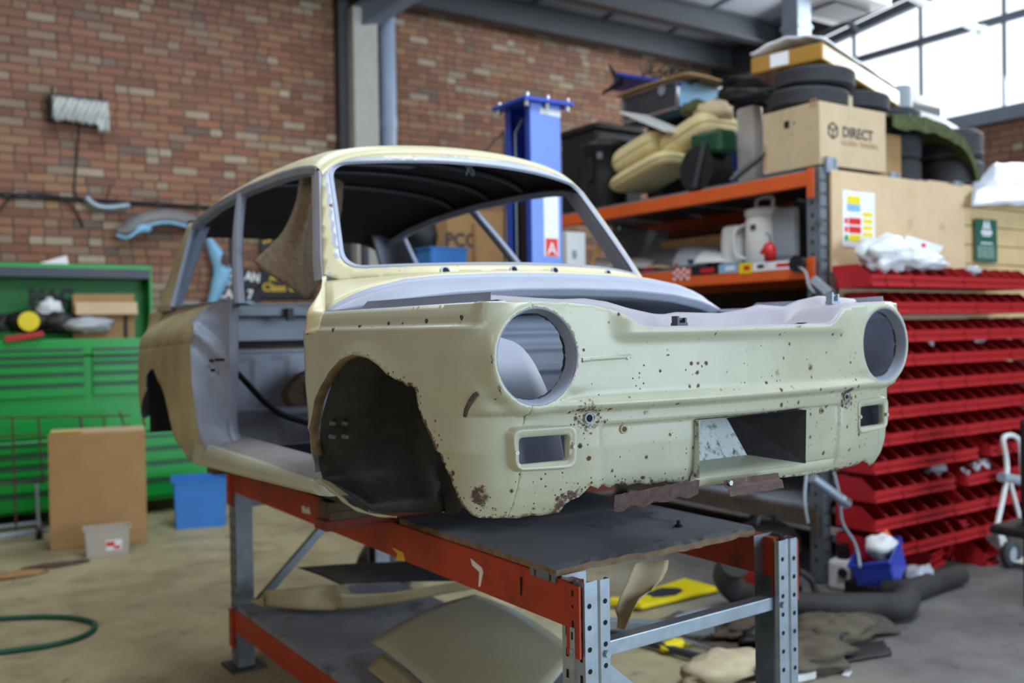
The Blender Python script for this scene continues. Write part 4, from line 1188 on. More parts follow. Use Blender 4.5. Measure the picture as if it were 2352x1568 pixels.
p = onY(662, 722, 4.34); obj('tray_bracket', MB().box(p + Vector((0, -.02, .0)), (.03, .03, .06)), M['black'], car)
for px in (580, 680):
    p = onY(px, 808, 4.2); b = MB(); b.box(p, (.22, .02, .055), rot=Matrix.Rotation(.12 if px < 600 else -.2, 3, 'Y'))
    obj('lining_board', b, M['roof_inside'], car)
obj('rear_firewall', MB().box((XC, 4.52, 1.28), (1.3, .01, .5)), M['black_tar'], car)

# loose things inside the shell
b = MB(); path = catmull([onY(524, 838, 3.55), onY(560, 872, 3.6), onY(610, 925, 3.68), onY(655, 955, 3.72), onY(720, 975, 3.74)], 8); b.tube(path, .0125, 10)
tag(obj('fuel_hose', b, M['cable']), 'dark rubber hose crossing the rear floor inside the cream car', 'hose')
b = MB(); cst = catmull([onY(650, 905, 3.94), onY(665, 880, 3.93), onY(695, 855, 3.92), onY(740, 850, 3.92), onY(745, 940, 3.92), onY(690, 955, 3.92), onY(660, 930, 3.94)], 6, True)
cc = sum(cst, Vector()) / len(cst)
b.loft([[p.lerp(cc, .0) + Vector((0, .03, 0)) for p in cst], cst, [p.lerp(cc, .10) + Vector((0, -.03, 0)) for p in cst], [p.lerp(cc, .45) + Vector((0, -.02, 0)) for p in cst], [p.lerp(cc, .62) + Vector((0, .03, 0)) for p in cst], [p.lerp(cc, .98) + Vector((0, .03, 0)) for p in cst]])
tag(obj('foam_pad', b, M['felt']), 'hollow brown foam pad lying against the rear seat pan inside the car', 'foam pad')
def felt_sheet(pts, nrm, th=.006):
    b = MB(); return b
b = MB(); 
A = [onY(690, 392, 3.05), onY(684, 455, 3.04), onY(655, 525, 3.03), onY(618, 567, 3.0), onY(583, 600, 2.99)]
Bm = [onY(735, 385, 3.02), onY(712, 500, 3.0), onY(700, 560, 2.98), onY(698, 600, 2.97), onY(703, 690, 2.96)]
Cc = [onY(790, 420, 3.1), onY(785, 480, 3.1), onY(775, 540, 3.08), onY(765, 590, 3.07), onY(752, 632, 3.07)]
A, Bm, Cc = (catmull(k, 4) for k in (A, Bm, Cc)); n = len(A)
b.grid(lambda u, v: A[int(round(u * (n - 1)))].lerp(Bm[int(round(u * (n - 1)))], v) + Vector((0, .012 * math.sin(v * 6), 0)), n - 1, 10)
b.grid(lambda u, v: Bm[int(round(u * (n - 1)))].lerp(Cc[int(round(u * (n - 1)))], v) - Vector((0, 0, 0)), n - 1, 10)
tag(obj('hanging_felt_lining', b, M['felt'], solid=.006, weld=True), 'torn brown felt lining sheet hanging from the roof inside the cream car', 'felt')
b = MB(); rj = random.Random(2); p0 = onY(1075, 385, 2.78)
for k in range(6):
    b.tube(catmull([p0 + Vector((.03 * (k - 2.5) / 3, 0, .025)), p0 + Vector((rj.uniform(-.01, .01), -.004, 0)), p0 + Vector((rj.uniform(-.03, .03), 0, -rj.uniform(.01, .035)))], 4), .0012, 5)
obj('loose_wires', b, M['primer_white'], car)
# ------------------------------------------------------------------ rack bench under the car
bench = thing('rack_bench', 'low pallet rack bench with orange beams and galvanised posts carrying the cream car', 'rack bench', (1.685, 2.93, 0))
PX = ((1.31, 1.385), (1.985, 2.06)); PY = ((1.68, 1.765), (4.085, 4.17))
def upright(x0, x1, y0, y1, top, sgn, front):
    """open C section with a grooved web; rows of dark patches are drawn as holes on its faces"""
    b = MB(); xi = x0 if sgn < 0 else x1; xo = x1 if sgn < 0 else x0; dx = (xo - xi)
    yo, yi = (y0, y1) if front else (y1, y0); dy = yi - yo
    prof = [(xi, yo + .012 * (1 if front else -1)), (xi, yo), (xi + dx * .36, yo), (xi + dx * .42, yo + dy * .06), (xi + dx * .56, yo + dy * .06), (xi + dx * .62, yo), (xo, yo), (xo, yo + dy * .18), (xo - dx * .08, yo + dy * .18)]
    t = .003
    prof = [(xi, yi), (xi, yo + dy * .62), (xi + dx * .12, yo + dy * .56), (xi + dx * .12, yo + dy * .40), (xi, yo + dy * .34)] + prof[1:]
    n = len(prof)
    b.loft([[Vector((p[0], p[1], 0.012)) for p in prof], [Vector((p[0], p[1], top)) for p in prof]], closed=False, smooth=False)
    b.add([(xi, yi, .012), (xo, yi, .012), (xo, yi, top), (xi, yi, top)], [(0, 1, 2, 3)])
    fy = -1 if front else 1; fx = -1 if sgn < 0 else 1
    z = top - .055
    while z > .06:
        for u in (.18, .81):
            c = Vector((xi + dx * u, yo + fy * .0006, z - (0 if u < .5 else -.004))); b.add([c + Vector((.0062 * math.cos(k * PI / 6), 0, .0062 * math.sin(k * PI / 6))) for k in range(12)], [tuple(range(12))], 1)
        for v in (.17, .78):
            c = Vector((xi + fx * .0006, yo + dy * v, z - .02)); hw, hh = .0045, .010
            b.add([c + Vector((0, -hw, -hh)), c + Vector((0, hw, -hh)), c + Vector((0, hw, hh)), c + Vector((0, -hw, hh))], [(0, 1, 2, 3)], 1)
        z -= .05
    return b
for i, (x0, x1) in enumerate(PX):
    for j, (y0, y1) in enumerate(PY):
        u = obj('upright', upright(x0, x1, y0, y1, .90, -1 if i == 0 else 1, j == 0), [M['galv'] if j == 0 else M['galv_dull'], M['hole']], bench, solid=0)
        obj('foot_plate', MB().box(((x0 + x1) / 2, (y0 + y1) / 2, .006), (.15, .16, .012)), M['steel_dark'], u)
def beam(x, out, z1, h, m):
    b = MB(); w = .042; s = -1 if out < 0 else 1
    xo, xi = x, x - s * w
    ya, yb = PY[0][1] - .03, PY[1][0] + .03
    prof = [(xo, z1 - h), (xo, z1 - .03), (xo, z1), (xi, z1), (xi, z1 - h)]
    b.loft([[Vector((p[0], y, p[1])) for p in prof] for y in (ya, yb)], True, True, smooth=False)
    bm = obj('beam', b, m, bench, bevel=.004)
    for y in (PY[0][0] + .028, PY[1][1] - .028):
        k = MB(); zb = z1 - .167
        k.box((x + s * .006, y, (z1 + zb) / 2), (.006, .046, z1 - zb)); k.box((x - s * .018, y + (.024 if y < 3 else -.024), (z1 + zb) / 2), (.05, .006, z1 - zb))
        for zz in (.02, .05, .09):
            k.box((x + s * .0093, y, z1 - zz), (.001, .008 if zz != .05 else .006, .014 if zz != .05 else .007), mi=1)
        c = obj('beam_connector', k, [m, M['hole']], bm, bevel=.0015)
        if y < 3 and z1 > .5:
            q = MB(); q.box((x + s * .0105, y, zb + .034), (.003, .017, .07)); q.cyl((x + s * .011, y, zb + .014), (x + s * .016, y, zb + .014), .0055, n=12); q.box((x + s * .0123, y, zb + .05), (.001, .006, .018), mi=1)
            obj('safety_clip', q, [M['galv'], M['hole']], bm, bevel=.001)
    return bm
ub = beam(1.306, -1, .893, .108, M['orange_dirty']); beam(2.064, 1, .893, .108, M['orange_dirty'])
beam(1.306, -1, .262, .095, M['orange_dirty']); beam(2.064, 1, .262, .095, M['orange_dirty'])
for nm, pts, m in (('sticker_scrap', [(913, 1253), (938, 1266), (943, 1286), (922, 1284), (926, 1270)], 'yellow_print'), ('tape_scrap', [(1088, 1280), (1113, 1302), (1116, 1312), (1110, 1345), (1106, 1345), (1108, 1312), (1092, 1296)], 'white'), ('label_scrap', [(713, 1160), (720, 1158), (724, 1166), (729, 1160), (734, 1178), (716, 1174)], 'white'), ('drip_mark', [(1198, 1324), (1203, 1324), (1201, 1366), (1199, 1366)], 'hole')):
    P = [onX(px, py, 1.3045) for px, py in pts]
    obj(nm, MB().prism(P, lambda p, d: p + Vector((d, 0, 0)), -.0008, .001), M[m], ub)
# cross bars and braces of the end frames
for j, (y0, y1) in enumerate(PY):
    y = (y0 + y1) / 2 - (.005 if j == 0 else -.005)
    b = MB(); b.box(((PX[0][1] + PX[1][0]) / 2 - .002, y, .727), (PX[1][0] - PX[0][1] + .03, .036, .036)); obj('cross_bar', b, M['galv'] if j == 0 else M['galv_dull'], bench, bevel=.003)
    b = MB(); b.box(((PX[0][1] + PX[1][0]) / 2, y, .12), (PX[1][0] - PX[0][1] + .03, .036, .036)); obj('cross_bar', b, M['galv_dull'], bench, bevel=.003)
    b = MB()
    if j == 0: b.bar((PX[0][1] - .02, y + .004, .70), (PX[1][0] + .02, y + .004, .16), .028, .036)
    else: b.bar((PX[0][1] - .02, y, .22), (PX[1][0] + .02, y, .82), .03, .036)
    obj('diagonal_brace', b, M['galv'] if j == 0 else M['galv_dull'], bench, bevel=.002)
    for x in (PX[0][1] - .012, PX[1][0] + .012):
        obj('bolt', MB().cyl((x, y0 - .001 if j == 0 else y1 + .001, .727), (x, (y0 - .009) if j == 0 else (y1 + .009), .727), .009, n=6), M['galv'], bench)
b = MB(); 
for (y0, y1) in ((1.80, 1.85), (1.86, 1.875), (1.775, 1.79)):
    b.box((1.302, y0 if False else (y0 + y1) / 2, .893), (.006, y1 - y0, .022))
obj('board_clip', b, M['galv_dull'], bench)

# chipboard top, worn along the front edge
rj = random.Random(8)
b = MB(); nx, ny = 26, 22; X0, X1, Y0, Y1, Z1, T = 1.300, 2.03, 1.775, 2.545, .9145, .016
def top_pt(u, v):
    x, y = lerp(X0, X1, u), lerp(Y0, Y1, v)
    if v == 0: y += rj.uniform(-.004, .003) + .006 * math.sin(u * 9)
    if u == 0: x += rj.uniform(-.002, .002)
    if v == 0 and u == 1: x -= .012; y += .015
    return Vector((x, y, Z1 + (-.003 if v == 0 and rj.random() < .5 else 0)))
b.grid(top_pt, nx, ny, smooth=False)
P = [v.copy() for v in b.v]
m = ny + 1
edge = [P[i * m] for i in range(nx + 1)] + [P[nx * m + j] for j in range(1, ny + 1)] + [P[i * m + ny] for i in range(nx - 1, -1, -1)] + [P[j] for j in range(ny - 1, 0, -1)]
low = [p - Vector((rj.uniform(-.002, .002), rj.uniform(-.003, .003), T)) for p in edge]; n = len(edge)
b.add(edge + low, [(i, (i + 1) % n, n + (i + 1) % n, n + i) for i in range(n)], 1); b.add(low, [tuple(range(n))[::-1]], 1)
tag(obj('chipboard_sheet', b, [M['board'], M['board_edge']], weld=True), 'grimy grey chipboard sheet on the front end of the rack bench', 'board')
tag(obj('bolt_stub', MB().lathe([(0, 0), (.012, 0), (.011, .006), (.005, .007), (.005, .018), (0, .018)], (1.86, 1.93, Z1), 10), M['hole']), 'small black bolt standing on the grimy chipboard sheet', 'bolt')
# timber packing
lay = [(.897, .029, 'timber_red', 1.075, 2.55, .085), (.926, .026, 'timber', 1.09, 2.55, .08), (.952, .029, 'timber', 1.085, 2.552, .076)]
names = ['red stained timber batten, lowest of the packing stack under the sill', 'pale grey timber batten, middle of the packing stack under the sill', 'dark timber batten, topmost of the packing stack under the sill']
for (z, h, m, x, y, w), lb in zip(lay, names):
    b = MB().box((x + .56, y + w / 2 + .03, z + h / 2), (1.12, w, h))
    tag(obj('timber_batten', b, M[m], bevel=.003), lb, 'timber', 'timber packing under the car')
b = MB().box((1.66, 3.95, .897 + .046), (1.0, .09, .092))
tag(obj('timber_batten', b, M['timber'], bevel=.004), 'thick timber baulk under the rear end of the cream car', 'timber', 'timber packing under the car')
# lower shelf boards
for k, (y0, y1, lb) in enumerate(((3.22, 4.08, 'grey shelf panel on the low beams, the one beside the rear post'), (2.48, 3.214, 'grey shelf panel on the low beams, the middle one'), (1.78, 2.474, 'grey shelf panel on the low beams, the one nearest the front posts'))):
    tag(obj('shelf_sheet', MB().box((1.685, (y0 + y1) / 2, .2745), (.75, y1 - y0, .025)), M['board'], bevel=.002), lb, 'shelf panel', 'lower shelf panels')

# the rack stands a touch askew of the car
def skew(o, a=R(1.25), piv=Vector((1.345, 1.68, 0))):
    o.location = piv + Matrix.Rotation(a, 3, 'Z') @ (o.location - piv); o.rotation_euler.z += a
for o in [bench] + [k for k in COL.objects if k.name.split('.')[0] in ('chipboard_sheet', 'shelf_sheet', 'timber_batten', 'bolt_stub')]: skew(o)

def patch(c00, c10, c01, c11, bulge=0, nrm=(0, 0, 1), nu=16, nv=12, jag=0, seed=0, curl=0):
    rr = random.Random(seed); nrm = Vector(nrm)
    b = MB()
    J = {}
    def f(u, v):
        p = c00.lerp(c10, u).lerp(c01.lerp(c11, u), v) + nrm * (bulge * math.sin(PI * u) * .5 + bulge * math.sin(PI * v) * .5 + curl * (u * u))
        if jag and (u in (0, 1) or v in (0, 1)): p = p + (c11 - c00) * rr.uniform(-jag, jag)
        return p
    return b.grid(f, nu, nv)
SH = .288
# big cream bonnet skin lying tilted on the lower shelf
c00, c10 = onZ(852, 1472, .335), onZ(1150, 1750, .31); c01, c11 = onZ(1092, 1364, .47), onZ(1330, 1500, .45)
tag(obj('bonnet_skin', patch(c00, c10, c01, c11, .05, jag=.004, seed=4), M['cream'], solid=.004), 'large curved dusty cream bonnet skin tilted on the low shelf', 'car panel')
p = [onZ(845, 1535, .31), onZ(1000, 1680, .30), onZ(880, 1500, .325), onZ(1040, 1640, .32)]
tag(obj('panel_offcut', patch(p[0], p[1], p[2], p[3], .02), M['cream_dirty'], solid=.02), 'narrow folded cream panel below the big bonnet skin', 'car panel')
# flanged valance lying along the rear of the shelf
b = MB(); top = [onZ(606, 1356, .405), onZ(690, 1349, .41), onZ(758, 1342, .415), onZ(778, 1360, .40), onZ(800, 1364, .395), onZ(900, 1360, .40), onZ(1000, 1343, .42), onZ(1100, 1330, .44)]
botl = [onZ(606, 1392, .335), onZ(690, 1399, .325), onZ(758, 1400, .32), onZ(778, 1400, .318), onZ(800, 1400, .318), onZ(900, 1388, .34), onZ(1000, 1368, .37), onZ(1100, 1350, .40)]
top, botl = catmull(top, 4), catmull(botl, 4); n = len(top)
bk = [p + Vector((.10, .10, -.04)) for p in top]
def val(u, v):
    i = int(round(u * (n - 1)))
    return botl[i].lerp(top[i], v * 2) if v <= .5 else top[i].lerp(bk[i], (v - .5) * 2)
b.grid(val, n - 1, 8); tail = [onZ(575, 1380, .36), onZ(606, 1370, .38), onZ(606, 1392, .335)]
b.add(tail, [(0, 1, 2)])
tag(obj('valance_skin', b, M['cream_dirty'], solid=.004), 'brown stained cream valance panel lying by the rear post on the low shelf', 'car panel')
c00, c10, c01, c11 = onZ(680, 1303, .47), onZ(1000, 1290, .56), onZ(780, 1342, .42), onZ(1060, 1335, .46)
tag(obj('pointed_skin', patch(c00, c10, c01, c11, .01, seed=3), M['steel_dark'], solid=.004), 'dark underside of a pointed car panel above the stained valance', 'car panel')
# torn paper hanging off the board
b = MB(); yy = 1.86
lft = [onY(px, py, yy) for px, py in ((1458, 1296), (1445, 1335), (1428, 1375), (1420, 1405), (1425, 1420), (1423, 1444))]
rgt = [onY(px, py, yy - .02) for px, py in ((1531, 1284), (1526, 1305), (1514, 1328), (1492, 1350), (1462, 1372), (1430, 1443))]
n = len(lft); b.grid(lambda u, v: lft[int(round(u * (n - 1)))].lerp(rgt[int(round(u * (n - 1)))], v) + Vector((0, .012 * math.sin(v * 4 + u * 2), 0)), n - 1, 8)
tag(obj('torn_paper', b, M['parcel'], solid=.001), 'torn brown paper strip hanging below the chipboard sheet', 'paper')
# ------------------------------------------------------------------ left bay: tool chest, wall fittings
FY = 8.05                                   # front of the green chest
chest = thing('tool_chest', 'big bright green tool chest with its lid open against the brick wall', 'tool chest', (1.45, 8.35, 0))
CX0, CX1 = .42, 2.44
b = MB().box(((CX0 + CX1) / 2, 8.37, .40), (CX1 - CX0, .62, .56)); obj('lower_cabinet', b, M['green'], chest, bevel=.012)
UX1 = 1.92
b = MB()
zb, zt = .69, 1.415
b.box(((CX0 + UX1) / 2, 8.36, (zb + zt) / 2 - .05), (UX1 - CX0, .58, zt - zb - .10))
for (x, y, w, d) in (((CX0 + UX1) / 2, FY + .03, UX1 - CX0, .03), ((CX0 + UX1) / 2, 8.63, UX1 - CX0, .03), (CX0 + .015, 8.35, .03, .55), (UX1 - .015, 8.35, .03, .55)):
    b.box((x, y, zt - .02), (w, d, .13))
obj('upper_cabinet', b, M['green'], chest, bevel=.008)
lid = MB(); lz0, lz1 = 1.46, 2.06; lx1 = UX1
lid.box(((CX0 + lx1) / 2, 8.66, (lz0 + lz1) / 2), (lx1 - CX0, .02, lz1 - lz0), mi=1)
lid.box(((CX0 + lx1) / 2, 8.56, lz1), (lx1 - CX0, .22, .035)); lid.box((lx1 - .01, 8.57, (lz0 + lz1) / 2), (.02, .2, lz1 - lz0)); lid.box((CX0 + .01, 8.57, (lz0 + lz1) / 2), (.02, .2, lz1 - lz0))
ld = obj('lid', lid, [M['green'], M['green_dark']], chest, bevel=.004)
obj('lid_rim', MB().box(((CX0 + lx1) / 2, 8.455, lz1 - .055), (lx1 - CX0 - .04, .03, .08)), M['steel_dark'], ld, bevel=.004)
Mx = frame(onY(118, 682, 8.648), (1, 0, 0), (0, 0, 1))
lettering('lettering', 'MAC', .15, Mx, M['black'], ld, 1.05, bold=.012)
Mx = frame(onY(118, 708, 8.648), (1, 0, 0), (0, 0, 1)); lettering('lettering', 'TOOLS', .09, Mx, M['black'], ld, 1.2, bold=.004)
def drawers(x0, x1, zs, y, par):
    for z0, z1 in zs:
        b = MB().box(((x0 + x1) / 2, y - .008, (z0 + z1) / 2), (x1 - x0, .03, z1 - z0 - .012)); d = obj('drawer', b, M['green'], par, bevel=.004)
        obj('drawer_pull', MB().box(((x0 + x1) / 2, y - .022, z1 - .008), (x1 - x0 - .01, .02, .016)), M['steel_dark'], d, bevel=.003)
zz = lambda y: 1.48 - (y - 769) / 2150 * 7.28
ups = [(zz(b_), zz(a_)) for a_, b_ in ((797, 815), (815, 831), (831, 855), (855, 880), (880, 910))]
drawers(CX0 + .03, 1.30, ups, FY + .02, chest); drawers(1.36, UX1 - .03, ups, FY + .02, chest)
drawers(CX0 + .03, 1.36, [(.58, .66), (.49, .57), (.40, .48), (.28, .39), (.14, .27)], FY + .01, chest); drawers(1.42, CX1 - .04, [(.56, .66), (.44, .55), (.30, .43), (.15, .29)], FY + .01, chest)
lettering('lettering', 'Tools', .07, frame(onY(264, 932, FY + .055), (1, 0, 0), (0, 0, 1)), M['black'], chest, 1.1, bold=.003)
obj('maker_label', MB().box(onY(281, 786, FY + .04), (.09, .01, .045)), M['white_paper'], chest)
for x in (.6, 2.3):
    for y in (8.15, 8.6): obj('caster', MB().cyl((x - .02, y, .06), (x + .02, y, .06), .06, n=18).box((x, y, .115), (.05, .05, .02)), M['black'], chest)
def sit(name, mb, mats, label, cat, group=None, **kw): return tag(obj(name, mb, mats, **kw), label, cat, group)
def carton(name, c, d, rz, label, mat, flap=None, parent=None):
    t = thing(name, label, 'cardboard box', c, rz, local=True)
    w, dp, h = d
    obj('carton_body', MB().box((0, 0, h / 2), d), mat, t, bevel=.004)
    return t
# what lies in the open chest
ct = carton('cardboard_box', (1.50, 8.34, 1.40), (.46, .30, .42), R(-8), 'brown cardboard box with an open flap standing in the open green chest', M['carton'])
obj('flap', MB().box((.02, -.20, .30), (.46, .02, .12), rot=Matrix.Rotation(R(-35), 3, 'X')), M['carton_light'], ct)
TZ = 1.40
def blob(name, px, py, y, r, sq, mat, label, cat, seed, noise=.35, z=None):
    p = onY(px, py, y); c = Vector((p.x, p.y, p.z))
    b = MB().ball(c, r, 12, 0, sq, noise, seed)
    return sit(name, b, M[mat], label, cat)
t = thing('angle_grinder', 'black power tool with a yellow disc lying in the open green chest', 'power tool', onY(62, 768, 8.2))
p = onY(62, 738, 8.16); obj('housing', MB().ball(p, .12, 10, 0, (1.3, .9, .75), .2, 3), M['black'], t)
obj('disc', MB().cyl(p + Vector((0, -.125, .0)), p + Vector((0, -.105, 0)), .075, n=24), M['yellow'], t)
blob('clear_bag', 205, 745, 8.13, .11, (1.7, .7, .55), 'bag', 'crumpled clear bag hanging over the front edge of the green chest', 'plastic bag', 5)
blob('clear_bag', 115, 712, 8.28, .10, (1.0, .8, .9), 'film', 'crumpled white bag behind the yellow disc tool in the chest', 'plastic bag', 6)
blob('dark_tool_roll', 135, 742, 8.2, .11, (1.3, .8, .8), 'black', 'heap of black tool cases in the middle of the open chest', 'tool case', 7)
blob('tool_case', 18, 742, 8.22, .10, (1.3, .8, .7), 'steel_dark', 'dark tool case at the left end of the open chest', 'tool case', 9)
p0, p1 = onY(10, 780, 8.03), onY(100, 766, 8.03)
sit('red_strip', MB().bar(p0, p1, .03, .045), M['red'], 'red plastic tool rail lying along the chest front edge', 'tool rail', bevel=.006)
p = onY(180, 750, 8.12); sit('yellow_tape', MB().lathe([(.03, -.02), (.05, -.02), (.05, .02), (.03, .02), (.03, -.02)], p, 20), M['yellow'], 'small yellow tape roll beside the clear bag in the chest', 'tape')
p = [onY(88, 605, 8.5), onY(158, 607, 8.5), onY(153, 586, 8.6)]
sit('white_card', MB().prism(p, lambda q, d: q + Vector((0, d, 0)), 0, .012), M['white_paper'], 'white folded card lying on the open chest lid', 'card')
for px, py, y, r in ((290, 740, 8.2, .06),):
    sit('black_bottle', MB().cyl(onY(288, 790, 8.22), onY(288, 700, 8.22), .055, n=14), M['black'], 'black bottle at the right end of the open chest', 'bottle')
# boxes on the floor
c0, c1 = onZ(115, 1266, 0), onZ(338, 1246, 0); dv = (c1 - c0); rz = math.atan2(dv.y, dv.x); w = dv.length
t = thing('cardboard_box', 'tall flat brown cardboard box leaning in front of the green chest', 'cardboard box', (c0 + c1) / 2 + Vector((.02, .09, 0)), rz, local=True)
obj('carton_body', MB().box((0, 0, .40), (w, .17, .80)), M['carton'], t, bevel=.006)
obj('flap', MB().box((0, .06, .806), (w * .98, .16, .008), rot=Matrix.Rotation(R(6), 3, 'X')), M['carton_light'], t)
obj('address_label', MB().box((-.20, -.02, .813), (.2, .05, .004)), M['yellow'], t)
c0, c1 = onZ(198, 1283, 0), onZ(306, 1272, 0); dv = c1 - c0; rz = math.atan2(dv.y, dv.x); w = dv.length
t = thing('storage_tub', 'small clear plastic tub on the floor by the tall cardboard box', 'storage tub', (c0 + c1) / 2 + Vector((0, .08, 0)), rz, local=True)
def tub(w, d, h, tw=.0, th=.004, rim=.012):
    b = MB(); k = .90
    ring = lambda s_, z: [Vector((x * w / 2 * s_, y * d / 2 * s_, z)) for x, y in ((-1, -.9), (-.95, -1), (.95, -1), (1, -.9), (1, .9), (.95, 1), (-.95, 1), (-1, .9))]
    b.loft([ring(k, 0), ring(.97, h - .015), ring(1.04, h - .012), ring(1.04, h), ring(.96, h), ring(k - .02, .006)], True, False, smooth=False)
    b.add(ring(k, 0), [tuple(range(8))[::-1]]); b.add(ring(k - .02, .006), [tuple(range(8))])
    return b
obj('tub_body', tub(w * 1.0, .17, .19), M['clear'], t)
obj('product_label', MB().box((.04, -.083, .075), (.10, .003, .07)), M['white_paper'], t); obj('label_print', MB().box((.02, -.0855, .085), (.05, .002, .03)).box((.06, -.0855, .06), (.04, .002, .02)), M['sticker_red'], t)
c0, c1 = onZ(412, 1216, 0), onZ(522, 1207, 0); dv = c1 - c0; rz = math.atan2(dv.y, dv.x); w = dv.length
t = thing('blue_bin', 'blue plastic bin on the floor below the car sill', 'bin', (c0 + c1) / 2 + Vector((.02, .16, 0)), rz, local=True)
obj('bin_body', tub(w * 1.16, .34, .37), M['blue_bin'], t)
# wire trolley at the left edge
cage = thing('wire_trolley', 'rusty wire mesh trolley standing before the green chest at the left edge', 'trolley', (.75, 7.75, 0))
b = MB(); yy = 7.7
for x in (28, 88, 184, 238): b.tube([onY(x, 955, yy), onY(x + 10, 1110 if x > 50 else 1235, yy)], .008, 6)
for y in (958, 1002, 1110): b.tube([onY(-60, y + 2, yy), onY(104 if y > 1000 else 300, y - 4, yy)], .008, 6)
b.tube([onY(184, 955, yy), onY(192, 1000, yy)], .008, 6); b.tube([onY(275, 945, yy), onY(288, 985, yy)], .008, 6); b.tube([onY(175, 1000, yy), onY(300, 975, yy)], .008, 6)
obj('wire_mesh', b, M['timber'], cage)
b = MB(); b.tube([Vector((.2, 7.6, .06)), Vector((.95, 7.6, .06)), Vector((.95, 7.95, .06)), Vector((.2, 7.95, .06)), Vector((.2, 7.6, .06))], .02, 8)
for x in (.25, .9): b.tube([Vector((x, 7.62, .06)), Vector((x, yy, .4))], .012, 6)
obj('base_frame', b, M['plastic_grey'], cage)
for x in (.25, .9): obj('wheel', MB().cyl((x - .02, 7.62, .045), (x + .02, 7.62, .045), .045, n=14), M['black'], cage)
# green hose loop and scraps on the floor
b = MB(); b.tube(catmull([onZ(px, py, .014) for px, py in ((-120, 1425), (0, 1420), (100, 1416), (180, 1420), (218, 1434), (195, 1458), (120, 1480), (0, 1497), (-120, 1510))], 8), .013, 8)
sit('hose_loop', b, M['poster_green'], 'dark green hose looped on the concrete at the lower left corner', 'hose')
b = MB().ball(onZ(40, 1318, .01), .09, 8, 0, (1.8, 1, .12), .5, 4); sit('wood_scrap', b, M['carton'], 'brown scrap of wood and leaves on the left of the floor', 'scrap')
b = MB().ball(onZ(130, 1296, .01), .12, 8, 0, (1.7, .5, .1), .5, 14); sit('bark_strip', b, M['timber'], 'thin brown strip lying on the concrete before the tall cardboard box', 'scrap')
# wall fittings
ht = thing('wall_heater', 'wall heater wrapped in silver film high on the brick wall', 'heater', (1.40, 8.74, 3.27))
obj('heater_body', MB().box((1.40, 8.72, 3.41), (.46, .14, .22)), M['black'], ht, bevel=.01)
b = MB(); rj = random.Random(4)
def cov(u, v):
    x = lerp(1.19, 1.63, u); a = v * 2.2
    y = 8.64 - .02 * math.sin(v * PI) + .006 * math.sin(u * 30 + v * 7); z = lerp(3.52, 3.30, v) + (rj.uniform(-.03, .01) - (.06 if u > .82 else 0)) * sstep(.8, 1, v)
    return Vector((x, y + (.08 * (1 - sstep(0, .12, v))), z))
obj('film_cover', b.grid(cov, 40, 16), M['foil'], ht, solid=.003)
obj('bracket', MB().cyl((1.20, 8.7, 3.48), (1.20, 8.7, 3.58), .012).cyl((1.58, 8.7, 3.5), (1.58, 8.7, 3.58), .012), M['cable'], ht)
b = MB(); b.tube([(-.4, 8.775, 2.672), (.9, 8.775, 2.665), (2.6, 8.775, 2.655), (3.7, 8.775, 2.645)], .017, 8)
for x in (.85, .95, 1.05, 2.05, 2.4): b.box((x, 8.77, 2.664), (.04, .03, .045))
sit('cable_run', b, M['cable'], 'black cable run clipped along the brick wall above the chest', 'cable')
b = MB(); b.tube(catmull([onY(182, 290, 8.78), onY(178, 350, 8.78), onY(173, 400, 8.78), onY(172, 440, 8.775), onY(185, 458, 8.77)], 6), .008, 6)
sit('heater_cable', b, M['cable'], 'thin black cable dropping from the silver wrapped heater', 'cable')
b = MB(); b.tube(catmull([onY(0, 480, 8.77), onY(18, 460, 8.77), onY(50, 446, 8.77), onY(90, 444, 8.76), onY(140, 455, 8.76), onY(170, 478, 8.765), onY(186, 508, 8.775), (onY(190, 522, 8.78))], 6), .009, 6)
sit('loose_cable', b, M['cable'], 'loose black cable arching off the wall above the chest', 'cable')
b = MB(); b.tube([onY(245, 455, 8.78), onY(254, 425, 8.78)], .006, 6); sit('wall_hook', b, M['cable'], 'thin black hook on the brick wall above the grey trim strip', 'hook')
def strip(center, wdt, nrm=(0, -1, 0), dome=.02):
    """curved strip along centre points with its width across"""
    c = catmull(center, 6); n = len(c); b = MB()
    def f(u, v):
        i = int(round(u * (n - 1))); t = (c[min(i + 1, n - 1)] - c[max(i - 1, 0)]).normalized()
        side = t.cross(Vector(nrm)).normalized(); w = wdt(u) if callable(wdt) else wdt
        return c[i] + side * (v - .5) * w + Vector(nrm) * dome * math.sin(PI * v)
    return b.grid(f, n - 1, 8)
b = strip([onY(196, 452, 8.74), onY(215, 470, 8.72), onY(245, 477, 8.72), onY(297, 472, 8.74)], .07, dome=.035)
sit('trim_strip', b, M['galv'], 'short curved grey trim strip hung on the cable run', 'trim strip', solid=.004)
t = thing('spare_wing', 'grey primed wheel arch wing with a blue patch hung on the brick wall', 'car wing', onY(350, 560, 8.74))
b = strip([onY(266, 532, 8.70), onY(290, 530, 8.68), onY(330, 508, 8.66), onY(380, 500, 8.66), onY(430, 508, 8.68), onY(470, 530, 8.70)], lambda u: lerp(.07, .16, sstep(0, .3, u)), dome=.06); obj('wing_skin', b, M['wing_grey'], t, solid=.004)
b = MB(); b.tube(catmull([onY(268, 540, 8.66), onY(292, 546, 8.63), onY(318, 530, 8.62), onY(350, 515, 8.62), (onY(390, 511, 8.62)), onY(432, 521, 8.64)], 5), .014, 8); obj('rolled_edge', b, M['sky_blue'], t)
obj('blue_patch', MB().ball(onY(325, 520, 8.63), .07, 8, 0, (1.2, .3, .8), .4, 8), M['sky_blue'], t)
t = thing('blue_door_pillar', 'pale blue rusty body pillar hanging on the wall beyond the rear side window', 'car panel', onY(500, 700, 8.74))
